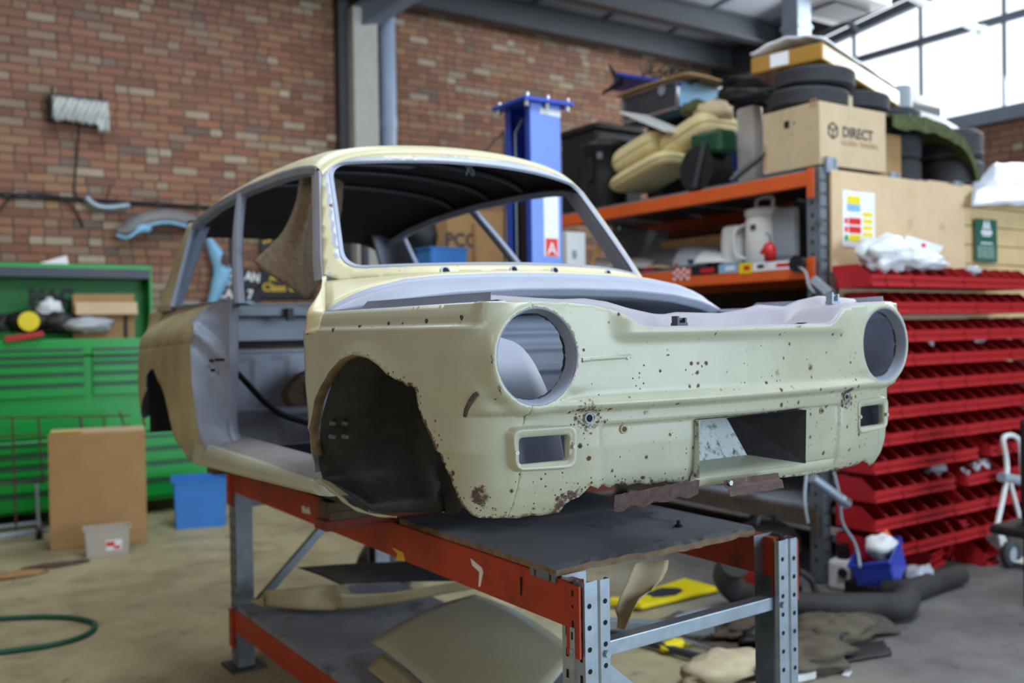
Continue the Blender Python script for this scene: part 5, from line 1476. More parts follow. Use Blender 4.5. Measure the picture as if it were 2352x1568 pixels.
b = strip([onY(476, 545, 8.70), onY(495, 580, 8.68), onY(510, 620, 8.68), onY(500, 660, 8.68), onY(478, 715, 8.70)], lambda u: lerp(.05, .16, math.sin(PI * u)), dome=.04); obj('pillar_skin', b, M['sky_blue'], t, solid=.004)
obj('rust_patch', MB().ball(onY(515, 600, 8.65), .05, 8, 0, (1, .3, 1.4), .4, 3), M['rust'], t)
b = MB().box(onY(531, 560, 8.775), (.03, .03, .6)); sit('wall_conduit', b, M['cable'], 'black upright conduit on the wall between the blue pillar and the gold lettered sign', 'conduit')
def plate(px, py, w, h, txt, base, ink, label, tilt=0, size=None):
    p = onY(px, py, 8.765)
    t = thing('number_plate', label, 'number plate', p, local=True)
    t.rotation_euler = (0, R(tilt), 0)
    obj('plate', MB().box((0, 0, 0), (w, .012, h)), M[base], t, bevel=.004)
    for i, wd in enumerate((txt or '').split()):
        lettering('lettering', wd, size or h * .9, frame(((i - .5) * w * .52 if ' ' in txt else -w * .2, -.0075, 0), (1, 0, 0), (0, 0, 1)), M[ink], t, .85, bold=.004)
plate(552, 632, .44, .13, 'JK   AN', 'black_sign', 'white_paper', 'black number plate ending AN, topmost of the pile seen past the door post', 9)
plate(543, 652, .40, .10, 'SZ', 'black_sign', 'white_paper', 'small black number plate with pale letters between the AN plate and the CA plate', 6, .06)
plate(545, 676, .46, .14, 'CA   7', 'black_sign', 'white_paper', 'black number plate reading CA and 7 seen past the door post', 3)
plate(535, 705, .40, .11, None, 'sky_blue', None, 'pale blue number plate below the CA plate')
plate(562, 722, .34, .06, None, 'black_sign', None, 'narrow black plate lowest in the pile of plates')
t = thing('gold_lettered_sign', 'black sign board with gold lettering on the brick wall, half hidden by the hanging felt', 'sign', onY(658, 685, 8.77))
p0, p1 = onY(596, 533, 8.77), onY(722, 685, 8.77)
obj('board', MB().box(((p0.x + p1.x) / 2, 8.77, (p0.z + p1.z) / 2), (p1.x - p0.x, .03, abs(p1.z - p0.z))), M['black_sign'], t, bevel=.004)
lettering('lettering', 'A k', .10, frame(onY(635, 638, 8.752), (1, 0, 0), (0, 0, 1)), M['yellow_print'], t, 1, bold=.003)
lettering('lettering', 'Class of all', .105, frame(onY(658, 661, 8.752), (1, 0, 0), (0, 0, 1)), M['yellow_print'], t, 1.05, bold=.003)
b = MB()
for q in ((612, 545), (624, 540), (630, 548), (608, 556), (618, 553)): b.ball(onY(*q, 8.752), .016, 6, 0, (1.3, .2, .8))
obj('gold_scroll', b, M['yellow_print'], t)

# ------------------------------------------------------------------ vehicle lift
LX, LY, LZ = 2.985, 4.265, 2.74
lift = thing('vehicle_lift', 'blue post of a vehicle lift standing behind the cream car', 'vehicle lift', (LX + .11, LY + .12, 0))
b = MB()
b.box((LX + .11, LY + .006, LZ / 2), (.22, .012, LZ)); obj('post_face', b, M['lift_pale'], lift, bevel=.004)
b = MB(); b.box((LX + .214, LY + .12, LZ / 2), (.012, .24, LZ)).box((LX + .11, LY + .236, LZ / 2), (.22, .012, LZ)).box((LX + .006, LY + .215, LZ / 2), (.012, .05, LZ)).box((LX + .006, LY + .02, LZ / 2), (.012, .04, LZ))
obj('post_channel', b, M['lift_blue'], lift, bevel=.003)
b = MB(); b.box((LX + .08, LY + .12, 1.9), (.10, .14, .6)); obj('carriage', b, M['black'], lift, bevel=.01)
obj('lift_cable', MB().tube([(LX + .02, LY + .165, .3), (LX + .02, LY + .165, 2.6), (LX + .06, LY + .15, 2.68)], .007, 6), M['galv'], lift)
b = MB().box((LX + .11, LY + .12, LZ + .010), (.34, .34, .02)); tp_ = obj('top_plate', b, M['lift_blue'], lift, bevel=.003)
for dx, dy in ((-.14, -.14), (.14, -.14), (.14, .14), (-.14, .14), (.0, -.14)): obj('bolt', MB().cyl((LX + .11 + dx, LY + .12 + dy, LZ + .02), (LX + .11 + dx, LY + .12 + dy, LZ + .045), .014, n=8).cyl((LX + .11 + dx, LY + .12 + dy, LZ - .03), (LX + .11 + dx, LY + .12 + dy, LZ), .014, n=8), M['chrome'], tp_)
obj('base_plate', MB().box((LX + .11, LY + .12, .012), (.46, .46, .024)), M['lift_blue'], lift)
p0, p1 = onY(1248, 447, LY), onY(1284, 590, LY)
st = obj('warning_sticker', MB().box(((p0.x + p1.x) / 2, LY - .001, (p0.z + p1.z) / 2), (p1.x - p0.x, .002, abs(p1.z - p0.z))), M['white_paper'], lift)
q = onY(1267, 568, LY); obj('red_block', MB().box((q.x, LY - .0025, q.z), (.085, .002, .10)), M['sticker_red'], st)
Mv = frame((q.x, LY - .004, q.z), (0, 0, 1), (-1, 0, 0)); lettering('lettering', 'A', .10, frame((q.x, LY - .0045, q.z - .012), (1, 0, 0), (0, 0, 1)), M['white_paper'], st, 1)
q = onY(1264, 258, LY); obj('worn_nameplate', MB().box((q.x, LY - .001, q.z), (.14, .002, .035), rot=Matrix.Rotation(R(3), 3, 'Y')), M['white'], lift)
b = MB(); b.tube(catmull([onY(1112, 352, 5.2), onY(1140, 318, 5.2), onY(1150, 315, 5.2), onY(1158, 330, 5.2), onY(1160, 700, 5.2), Vector((onY(1160, 700, 5.2).x, 5.2, 0))], 6), .007, 6)
sit('bent_rod', b, M['cable'], 'thin bent black rod showing above the car roof beside the blue lift post', 'rod')
b = MB().box(onX(1312, 585, 3.9), (.2, .16, .22)); cbx = onX(1312, 612, 3.9)
t = thing('control_box', 'pale grey control box on a stand right of the blue lift post', 'control box', (cbx.x, cbx.y, 0))
obj('cabinet', MB().box((cbx.x, cbx.y, cbx.z + .05), (.16, .12, .36)), M['white'], t, bevel=.006); obj('stand', MB().cyl((cbx.x, cbx.y, 0), (cbx.x, cbx.y, cbx.z - .12), .03), M['steel_dark'], t); obj('latch', MB().box((cbx.x - .02, cbx.y - .065, cbx.z + .08), (.03, .012, .05)), M['galv'], t)

# ------------------------------------------------------------------ dark shelf seen through the cabin
sh = thing('storage_shelf', 'dark steel storage shelf against the wall seen through the car cabin', 'shelf', (3.81, 6.7, 0))
for x in (3.25, 4.38):
    for y in (6.4, 7.0): obj('post', MB().box((x, y, 1.2), (.05, .05, 2.4)), M['beam'], sh)
for z in (.3, 1.0, 1.86): obj('deck', MB().box((3.81, 6.7, z), (1.22, .7, .03)), M['beam'], sh, bevel=.003)
def stand_carton(px0, px1, ytop, y, zbase, label, mat='carton', txt=None, depth=.35):
    a, c = onY(px0, ytop, y), onY(px1, ytop, y); w = c.x - a.x
    t = thing('cardboard_box', label, 'cardboard box', ((a.x + c.x) / 2, y + depth / 2, zbase), local=True)
    h = (a.z + c.z) / 2 - zbase
    obj('carton_body', MB().box((0, 0, h / 2), (w, depth, h)), M[mat], t, bevel=.004)
    if txt: lettering('lettering', txt, .15, frame((-w * .27, -depth / 2 - .002, h * .56), (1, 0, 0), (0, 0, 1)), M['dark_print'], t, 1, bold=.004)
    return t
stand_carton(1028, 1180, 484, 6.45, 1.876, 'cardboard box lettered PCO on the dark shelf seen through the cabin', txt='PCO:')
stand_carton(1094, 1175, 512, 6.38, 1.876, 'plain olive cardboard box in front of the PCO box', mat='carton', depth=.06)
a, c = onY(1000, 566, 6.36), onY(1088, 566, 6.36)
t = thing('blue_crate', 'light blue plastic crate on the dark shelf, left of the PCO box', 'crate', ((a.x + c.x) / 2 - .04, 6.5, 1.876), local=True)
obj('crate_body', tub(c.x - a.x, .26, a.z - 1.876), M['blue_bin'], t)
sit('black_bundle', MB().ball(onY(985, 540, 6.75), .2, 10, 0, (1.2, .6, 1.0), .3, 12), M['black'], 'black bundle on the dark shelf behind the light blue crate', 'bundle')
b = MB().ball(onZ(890, 1290, .14), .17, 10, 0, (1.1, 1, .8), .15, 2); sit('black_bucket', b, M['black'], 'black rubber tub on the floor behind the bench', 'tub')
# ------------------------------------------------------------------ right bay: pallet rack with stores
RX0, RX1, RY0, RY1 = 4.42, 5.45, 3.46, 6.35
TOPZ = 2.375
rack = thing('pallet_rack', 'tall pallet rack with bright orange beams and galvanised posts behind the car', 'pallet rack', (4.93, 4.9, 0))
for x in (RX0, RX1):
    for y in (RY0, RY1):
        b = MB(); s = 1 if x == RX0 else -1
        b.box((x + s * .035, y, 1.19), (.07, .012, 2.38)).box((x + s * .006, y + .04, 1.19), (.012, .08, 2.38)).box((x + s * .064, y + .04, 1.19), (.012, .08, 2.38)).box((x + s * .0, y - .006, 1.19), (.006, .02, 2.38))
        z = .1
        while z < 2.36:
            for dx in (.018, .05): b.box((x + s * dx, y - .0065, z), (.014, .002, .022), mi=1)
            b.box((x - s * .0005, y + .04, z + .03), (.002, .014, .022), mi=1)
            z += .076
        u = obj('upright', b, [M['galv_dull'], M['hole']], rack); obj('foot_plate', MB().box((x + s * .035, y + .05, .006), (.10, .10, .012)), M['steel_dark'], u)
for z, h in ((2.36, .085), (1.855, .11), (1.15, .10), (.42, .10)):
    for x in (RX0, RX1):
        s = -1 if x == RX0 else 1
        k = MB().box((x + s * .004, (RY0 + RY1) / 2 + .03, z - h / 2), (.045, RY1 - RY0 - .05, h)); bm = obj('beam', k, M['orange' if z > .5 else 'timber'], rack, bevel=.005)
        for y in (RY0 + .03, RY1 + .03): obj('beam_connector', MB().box((x + s * .028, y, z - .07), (.006, .05, .17)), M['orange' if z > .5 else 'timber'], bm, bevel=.002)
    for k in range(6):
        y0 = RY0 + .10 + k * (RY1 - RY0 - .12) / 6
        obj('deck_board', MB().box(((RX0 + RX1) / 2, y0 + .22, z + .008), (RX1 - RX0 + .02, .44, .014)), M['galv_dull'] if z > 1.5 else M['board'], rack, bevel=.001)
D1, D2, D3 = 2.376, 1.871, 1.166
# stickers along the middle beam
for px0, px1, py0, py1, mats_, nm in ((1546, 1583, 613, 645, ('white', 'red_bright'), 'chequer_sticker'), (1588, 1650, 610, 632, ('black_sign', 'red_bright'), 'dark_sticker'), (1652, 1694, 604, 628, ('sky_blue', 'white_paper'), 'blue_sticker'), (1698, 1727, 602, 629, ('yellow', 'red_bright'), 'yellow_sticker'), (1729, 1760, 600, 624, ('white_paper', 'dark_print'), 'banded_sticker'), (1762, 1822, 598, 620, ('white_paper', 'red_bright'), 'white_sticker')):
    a, c = onX(px0, (py0 + py1) / 2, RX0 - .0275), onX(px1, (py0 + py1) / 2, RX0 - .0275); hh = (py1 - py0) / 2150 * (a.length) * .82
    m = (a + c) / 2
    k = MB().box((m.x, m.y, m.z), (.003, abs(a.y - c.y), hh))
    if nm == 'chequer_sticker':
        for i in range(5):
            for j in range(4):
                if (i + j) % 2: k.box((m.x - .0018, m.y + (i - 2) * abs(a.y - c.y) / 5, m.z + (j - 1.5) * hh / 4), (.001, abs(a.y - c.y) / 5, hh / 4), mi=1)
    else: k.box((m.x - .0018, m.y - .1 * abs(a.y - c.y), m.z), (.001, abs(a.y - c.y) * .5, hh * .45), mi=1)
    obj(nm, k, [M[mats_[0]], M[mats_[1]]], rack)
q = onX(1838, 606, RX0 - .04)
lampo = thing('gooseneck_lamp', 'small black clip lamp on a bent stem hanging from the middle orange beam', 'lamp', q)
obj('lamp_head', MB().cyl(q + Vector((.01, 0, 0)), q - Vector((.04, 0, 0)), .035, .05, n=14), M['black'], lampo)
obj('stem', MB().tube(catmull([q - Vector((.03, 0, .01)), onX(1850, 625, RX0 - .08), onX(1857, 655, RX0 - .08), onX(1870, 672, RX0 - .06)], 5), .008, 6), M['plastic_grey'], lampo)
obj('clamp', MB().bar(onX(1868, 640, RX0 - .05), onX(1905, 672, RX0 - .02), .05, .04), M['plastic_grey'], lampo)

def on_deck(px, x, z): # point on the deck line seen at column px
    v = ray(px, 500); k = x / v.x; return Vector((x, v.y * k, z))
# --- top deck, from the far end to the near end
p = on_deck(1394, 4.78, D1)
t = thing('black_drum', 'tall black plastic drum at the far end of the top deck', 'drum', p, local=True)
obj('drum_body', MB().lathe([(0, 0), (.17, 0), (.18, .02), (.185, .30), (.19, .5), (.205, .51), (.205, .56), (.19, .565), (0, .565)], (0, 0, 0), 28), M['black'], t)
obj('drum_handle', MB().box((-.19, -.04, .34), (.03, .05, .18)), M['black'], t, bevel=.006); obj('latch', MB().box((-.16, -.12, .44), (.03, .03, .05)), M['galv'], t)
p = on_deck(1400, 5.1, 2.376)
t = thing('black_bin', 'black ribbed container behind the tall black drum', 'container', p, local=True)
obj('body', MB().box((0, .1, .37), (.5, .5, .74)), M['black'], t, bevel=.03); obj('lid', MB().box((0, .1, .76), (.54, .54, .06)), M['black'], t, bevel=.02)
q = onX(1352, 262, 5.0); sit('camera_box', MB().box(q, (.05, .06, .06)), M['black'], 'tiny black box on a peg above the black drum', 'box', base=(q.x, q.y, q.z - .03)) if False else None
def pad(c, d, M3, sq=.5):
    """stuffed cushion, rounded box"""
    b = MB(); n = 20
    for i in range(n + 1):
        th = -PI / 2 + PI * i / n
        for k in range(2 * n):
            ph = PI * k / n
            f = lambda v, e: math.copysign(abs(v) ** e, v)
            l = Vector((f(math.cos(th), .35) * f(math.cos(ph), .35) * d[0] / 2, f(math.cos(th), .35) * f(math.sin(ph), .35) * d[1] / 2, f(math.sin(th), .8) * d[2] / 2))
            b.v.append(Vector(c) + M3 @ l)
    m = 2 * n
    for i in range(n):
        for k in range(m): b.f.append([i * m + k, i * m + (k + 1) % m, (i + 1) * m + (k + 1) % m, (i + 1) * m + k]); b.m.append(0); b.sm.append(True)
    return b
def cushion(px, py, x, d, rx, ry, label, rz=0):
    c = onX(px, py, x); M3 = Matrix.Rotation(rz, 3, 'Z') @ Matrix.Rotation(rx, 3, 'X') @ Matrix.Rotation(ry, 3, 'Y')
    t = thing('seat_cushion', label, 'seat cushion', c, group='cream seat cushions on the top deck', local=True)
    obj('cushion_pad', pad((0, 0, 0), d, M3), M['cream_vinyl'], t)
    lp = []
    for k in range(48):
        a = 2 * PI * k / 48; f = lambda v: math.copysign(abs(v) ** .35, v)
        lp.append(M3 @ Vector((f(math.cos(a)) * d[0] * .502, f(math.sin(a)) * d[1] * .502, 0)))
    obj('piping', MB().tube(lp, .008, 6, closed=True, caps=False), M['cream_vinyl'], t)
cushion(1500, 398, 4.60, (.40, .62, .13), R(-13), 0, 'flat cream vinyl seat cushion lowest of the three on the top deck')
cushion(1492, 355, 4.72, (.40, .50, .20), R(-14), 0, 'fat cream vinyl seat cushion on the left, resting on the lowest cushion')
cushion(1605, 318, 4.78, (.40, .50, .20), R(-16), 0, 'cream vinyl seat cushion highest of the three, beside the green winch')
gw = thing('green_winch', 'dark green winch with a black drum on the top deck beside the cream cushions', 'winch', on_deck(1640, 4.55, D1))
q = onX(1645, 330, 4.52); obj('gear_case', MB().box(q, (.18, .22, .16)), M['green_jack'], gw, bevel=.03)
q2 = onX(1608, 350, 4.5); obj('handle_plate', MB().box(q2, (.12, .05, .22)), M['green_jack'], gw, bevel=.01)
q3 = on_deck(1628, 4.52, D1 + .13); obj('cable_drum', MB().cyl(q3 + Vector((-.1, 0, 0)), q3 + Vector((.1, 0, 0)), .13, n=24).cyl(q3 + Vector((-.11, 0, 0)), q3 + Vector((-.1, 0, 0)), .15, n=24), M['black'], gw)
for s_ in (-1, 1): obj('frame_bar', MB().bar(q3 + Vector((s_ * .12, 0, -.12)), q + Vector((s_ * .1, 0, 0)), .03, .03), M['steel_dark'], gw)
p0, p1 = on_deck(1683, 4.42, D1 + .02), onX(1760, 350, 4.46)
sit('angle_iron', MB().bar(p0, p1, .05, .012).bar(p0 + Vector((.025, 0, .02)), p1 + Vector((.025, 0, .02)), .008, .05), M['galv_dull'], 'grey steel angle bar leaning against the big carton', 'steel bar')
q = on_deck(1738, 4.75, D1); t = thing('clear_crate', 'tall translucent plastic crate between the green winch and the big carton', 'crate', q, local=True); obj('crate_body', MB().box((0, .05, .27), (.10, .15, .54)), M['clear'], t, bevel=.02)
q = on_deck(1702, 5.05, D1); sit('blue_crate', MB().box(q + Vector((0, .0, .22)), (.3, .30, .44)), M['blue_dark'], 'deep blue plastic crate behind the green winch', 'crate', bevel=.02)
q0, q1 = onX(1455, 262, 4.62), onX(1560, 305, 4.62)
sit('metal_strip', MB().bar(q0, q1, .26, .014), M['white'], 'pale grey metal strip sloping over the cream cushions', 'metal strip')
q = on_deck(1570, 5.16, D1); sit('covered_box', MB().box(q + Vector((.05, .0, .35)), (.36, .6, .69)), M['black'], 'black cloth covered box behind the cream cushions', 'box', bevel=.05)
# flight case and what lies on it
q = onX(1556, 275, 4.85); cz = D1 + .71
fc = thing('flight_case', 'pale blue flight case with silver edges high behind the cushions', 'flight case', (q.x, q.y, cz))
a, c = onX(1432, 250, 4.85), onX(1556, 250, 4.85)
w = a.y - c.y; hgt = .20
cx, cyy = 4.85, c.y
obj('case_side', MB().box((cx + .006, cyy + w / 2, cz + hgt / 2), (.012, w, hgt)), M['steel_dark'], fc)
obj('case_front', MB().box((cx + .26, cyy + .006, cz + hgt / 2), (.50, .012, hgt)).box((cx + .26, cyy + w / 2, cz + hgt - .006), (.5, w, .012)).box((cx + .26, cyy + w / 2, cz + .006), (.5, w, .012)), M['sky_blue'], fc)
b = MB()
for y in (cyy, cyy + w):
    for zz_ in (cz, cz + hgt): b.bar((cx, y, zz_), (cx + .51, y, zz_), .022, .022)
for zz_ in (cz, cz + hgt): b.bar((cx, cyy, zz_), (cx, cyy + w, zz_), .022, .022)
for (x, y) in ((cx, cyy), (cx + .51, cyy), (cx, cyy + w)): b.bar((x, y, cz), (x, y, cz + hgt), .022, .022)
obj('edge_trim', b, M['chrome'], fc)
obj('case_latch', MB().cyl((cx - .004, cyy + w * .25, cz + .16), (cx - .014, cyy + w * .25, cz + .16), .04, n=14), M['galv'], fc)
sit('board_sheet', patch(Vector((4.80, cyy + w + .04, cz + hgt + .02)), Vector((5.3, cyy + w + .04, cz + hgt + .02)), Vector((4.80, cyy - .16, cz + hgt + .015)), Vector((5.3, cyy - .10, cz + hgt + .015)), .02), M['carton'], 'bent brown hardboard sheet on top of the flight case', 'board', solid=.012)
tt = thing('blue_trim', 'dark blue plastic trim with black prongs on top of the hardboard sheet', 'trim panel', onX(1480, 205, 4.9))
b = MB().grid(lambda u, v: onX(lerp(1412, 1565, u), lerp(lerp(165, 190, u), lerp(205, 212, u), v), 4.85 + .25 * v), 10, 5); obj('trim_skin', b, M['lift_blue'], tt, solid=.02)
b = MB()
for e in ((1398, 150), (1383, 215), (1404, 165)): b.tube([onX(1425, 190, 4.85), onX(e[0], e[1], 4.85)], lambda t: lerp(.03, .008, t), 6)
obj('prong', b, M['black'], tt)
b = MB(); rj = random.Random(9)
for k in range(60):
    c = onX(lerp(1470, 1600, rj.random()), lerp(160, 196, rj.random()) + 0, 5.0); d = Vector((rj.uniform(-1, 1), rj.uniform(-1, 1), rj.uniform(-.2, .7))).normalized() * .10; b.cyl(c, c + d, .008, .001, 4, False)
b.tube([onX(1465, 185, 5.0), onX(1605, 185, 5.0)], .012, 6)
sit('fir_branch', b, M['fir'], 'dark green artificial fir branch lying on the blue trim', 'branch')
for i, (px, py, r, sq, lb) in enumerate(((1735, 195, .22, (1.2, 1.0, .35), 'black crumpled cover topmost of the dark heap behind the tyres'), (1720, 225, .24, (1.1, 1.1, .35), 'black folded cover in the middle of the dark heap'), (1700, 250, .22, (1.0, 1.2, .3), 'black cover lowest in the dark heap'))):
    c = onX(px, py, 5.25); sit('black_cover', MB().ball(c, r * .95, 12, 0, sq, .4, i + 20), M['black'], lb, 'cover', 'black covers on the rack')
for i, (px, py, r, m, lb) in enumerate(((1600, 252, .09, 'camo', 'olive bundle in front of the pale flight case'), (1640, 258, .11, 'carton_light', 'tan bundle in front of the pale flight case'))):
    c = onX(px, py, 4.78); sit('cloth_bundle', MB().ball(c, r, 10, 0, (1.2, 1.2, .7), .3, i), M[m], lb, 'bundle')
# big carton, its corner over the post
K = Vector((4.455, 3.47, D1 + .02)); KH, KA, KB = .365, .42, .62
bc = thing('big_carton', 'big brown carton printed DIRECT on the near end of the top deck', 'cardboard box', K + Vector((KB / 2, KA / 2, 0)))
obj('carton_body', MB().box(K + Vector((KB / 2, KA / 2, KH / 2)), (KB, KA, KH)), M['carton_light'], bc, bevel=.005)
fr = lambda x, z: frame((K.x + x, K.y - .002, K.z + z), (1, 0, 0), (0, 0, 1))
lettering('lettering', 'DIRECT', .085, fr(.345, .205), M['dark_print'], bc, 1.0, bold=.002)
lettering('small_print', 'GLOBAL TRADING', .042, fr(.365, .145), M['carton'], bc, 1.0)
b = MB(); hx = [K + Vector((.115 + .045 * math.cos(k * PI / 3 + PI / 6), -.001, .205 + .045 * math.sin(k * PI / 3 + PI / 6))) for k in range(6)]
b.tube(hx, .006, 4, closed=True, caps=False)
for k in (0, 2, 4): b.tube([K + Vector((.115, -.001, .205)), hx[k]], .005, 4)
obj('printed_emblem', b, M['dark_print'], bc)
obj('hand_hole', MB().ball(K + Vector((0, .23, .27)), .055, 8, 0, (.03, 1, .42)), M['hole'], bc)
for (dy, dz, h) in ((.27, .28, .16), (.2, .28, .14), (.22, .06, .12)): obj('tape_strip', MB().box(K + Vector((-.001, dy, dz)), (.002, .03, h)), M['parcel'], bc)
obj('tape_strip', MB().box(K + Vector((.28, -.001, .36)), (.035, .002, .13)), M['parcel'], bc)
obj('printed_arrows', MB().box(K + Vector((-.001, .03, .36)), (.002, .012, .05)).box(K + Vector((-.001, .055, .36)), (.002, .012, .05)).box(K + Vector((-.001, .40, .1)), (.002, .012, .16)), M['carton'], bc)
# tyres
def tyre_mesh(ro, w, ri):
    prof = [(ri, -w * .38), (ri * 1.06, -w * .5), (ro * .86, -w * .52), (ro * .96, -w * .44)]
    g = 5
    for i in range(g):
        z0 = -w * .38 + i * w * .76 / g; z1 = z0 + w * .76 / g
        prof += [(ro, z0 + .003), (ro, z1 - .004), (ro * .975, z1 - .003), (ro * .975, z1)]
    prof += [(ro * .96, w * .44), (ro * .86, w * .52), (ri * 1.06, w * .5), (ri, w * .38), (ri, -w * .38)]
    return MB().lathe(prof, (0, 0, w * .52), 40)
def tyre(c, ro, w, label, rot=(0, 0, 0), group=None):
    o = obj('tyre', tyre_mesh(ro, w, ro * .58), M['rubber'], base=(0, 0, 0)); o.location = c; o.rotation_euler = rot
    return tag(o, label, 'tyre', group or 'tyres stored on the rack')
zt0 = K.z + KH
tyre((K.x + .23, K.y + .26, zt0 + .012), .235, .108, 'black tyre lying on the big carton, lower of two', (R(2), R(2), 0))
tyre((K.x + .26, K.y + .24, zt0 + .132), .235, .108, 'black tyre under the flat taped parcel, upper of two on the carton', (R(2), R(2), .4))
tyre((K.x + .80, K.y + .36, zt0 - .04), .22, .11, 'smaller black tyre right of the carton tyres, lower of its pair', (R(2), R(3), 0))
tyre((K.x + .80, K.y + .36, zt0 + .08), .22, .11, 'smaller black tyre right of the carton tyres, upper of its pair', (R(2), R(3), 0))
sit('crate_stack', MB().box((K.x + .82, K.y + .42, D1 + .165), (.42, .5, .31)), M['carton'], 'dull brown box carrying the smaller pair of tyres', 'cardboard box', bevel=.005)
zl = 2.393
tA, tB = onY(2072, 400, 3.75), onY(2160, 400, 3.75)
for k in range(3): tyre((tA.x - .04, 3.80, zl + k * .168), .185, .16, ['wide tyre at the bottom of the narrow stack beside the carton', 'wide tyre in the middle of the narrow stack beside the carton', 'wide tyre on top of the narrow stack beside the carton'][k])
for k in range(2): tyre((tB.x + .06, 3.72, zl + k * .20), .215, .19, ['wide treaded tyre at the bottom of the stack by the camouflage cloth', 'wide treaded tyre on top of the stack by the camouflage cloth'][k])
# flat taped parcel with film on it
q0, q1, q2 = onX(1745, 188, 4.52), Vector((0, 0, 0)), None
zp = zt0 + .258
A = Vector((4.50, 4.02, zp + .02)); B = Vector((4.60, 3.56, zp + .02)); dAB = (B - A); nrm = Vector((-dAB.y, dAB.x, 0)).normalized()
if nrm.x < 0: nrm = -nrm
pk = thing('flat_parcel', 'flat brown parcel wrapped in shiny tape lying across the tyres', 'parcel', A)
A2, B2 = A + nrm * 1.15 + Vector((0, 0, -.10)), B + nrm * 1.15 + Vector((0, 0, -.10))
b = MB(); Hh = Vector((0, 0, .105))
b.add([A, B, B2, A2, A + Hh, B + Hh, B2 + Hh, A2 + Hh], [(0, 1, 2, 3), (4, 7, 6, 5), (0, 4, 5, 1), (1, 5, 6, 2), (2, 6, 7, 3), (3, 7, 4, 0)])
obj('parcel_body', b, M['tape'], pk, bevel=.012)
la = A.lerp(B, .42) + Vector((0, 0, .055)); obj('address_label', MB().box(la - nrm * .003, (.004, .12, .08), rz=math.atan2(nrm.y, nrm.x)), M['white_paper'], pk)
b = MB(); rj = random.Random(6)
from mathutils import noise as nz
b.grid(lambda u, v: (A + Hh).lerp(B + Hh, u).lerp((A2 + Hh).lerp(B2 + Hh, u), v * .95) + Vector((0, 0, .03 + .03 * nz.noise(Vector((u * 4, v * 6, 1))) + .05 * math.sin(PI * u))), 16, 24)
sit('bubble_film', b, M['film'], 'crumpled white plastic film on top of the flat taped parcel', 'plastic film', solid=.015)
# camouflage cloth over curved panels
b = MB()
def camo(u, v):
    px = lerp(2052, 2252, u); py = interp([(0, 262), (.35, 268), (.6, 285), (.85, 320), (1, 400)], u)
    p = onY(px, py, 3.47); e = lerp(0, .10, sstep(.0, 1, v))
    return p + Vector((0, v * .5, .03 * math.sin(v * 3) + .012 * nz.noise(Vector((u * 9, v * 5, 2))))) 
b.grid(camo, 24, 8); b2 = [camo(k / 24, 0) for k in range(25)]
b.add(b2 + [p + Vector((0, .0, -.085 - .03 * nz.noise(p * 9))) for p in b2], [(i, i + 1, 26 + i, 25 + i) for i in range(24)])
b.add([camo(1, 0), camo(1, 1), camo(1, 1) - Vector((0, 0, .26)), camo(1, 0) - Vector((0, 0, .24))], [(0, 1, 2, 3)])
sit('camouflage_cloth', b, M['camo'], 'olive fringed camouflage cloth arching over the tyre stacks', 'cloth', solid=.01)
b = MB().grid(lambda u, v: onY(lerp(2030, 2150, u), interp([(0, 190), (.4, 205), (.75, 222), (1, 246)], u) + 22 * v, 4.3 - .1 * v), 14, 4); sit('black_bumper', b, M['black'], 'curved black bumper arching behind the small tyre pair', 'bumper', solid=.03)
b = MB().grid(lambda u, v: onY(lerp(2090, 2232, u), interp([(0, 248), (.5, 268), (1, 312)], u) + 14 * v, 3.66 - .04 * v), 14, 4); sit('chrome_trim', b, M['plastic_grey'], 'pale grey bent trim on top of the camouflage cloth', 'trim strip', solid=.012)
q = onY(2062, 235, 4.1); sit('grey_canister', MB().cyl(q + Vector((0, 0, -.1)), q + Vector((0, 0, .1)), .1, n=18), M['plastic_grey'], 'pale grey canister right of the small tyre pair', 'canister')
q = onY(2225, 370, 3.9); sit('dark_sack', MB().ball(q - Vector((0, 0, .06)), .13, 10, 0, (.7, .8, 2.2), .3, 8), M['black'], 'dark sack hanging at the right end of the tyre stacks', 'sack')
for px, py in ((2050, 412), (2197, 432), (1905, 378)):
    q = onY(px, py, 3.44); sit('steel_bracket', MB().box(q, (.06, .02, .09)).box(q + Vector((.05, 0, 0)), (.02, .02, .08)), M['galv'], {2050: 'bright steel bracket on the plywood edge below the narrow tyre stack', 2197: 'bright steel bracket on the plywood edge below the wide tyres', 1905: 'bright steel bracket on top of the rack post by the carton'}[px], 'bracket')
b = MB().grid(lambda u, v: onY(lerp(2232, 2420, u), lerp(interp([(0, 420), (.3, 375), (.6, 372), (1, 395)], u), 470, v), 3.5 - .15 * v) + Vector((0, 0, .02 * nz.noise(Vector((u * 6, v * 6, 4))))), 20, 10); sit('film_sheet', b, M['bag'], 'white plastic film bundle on the wooden partition at the right edge', 'plastic film', solid=.01)

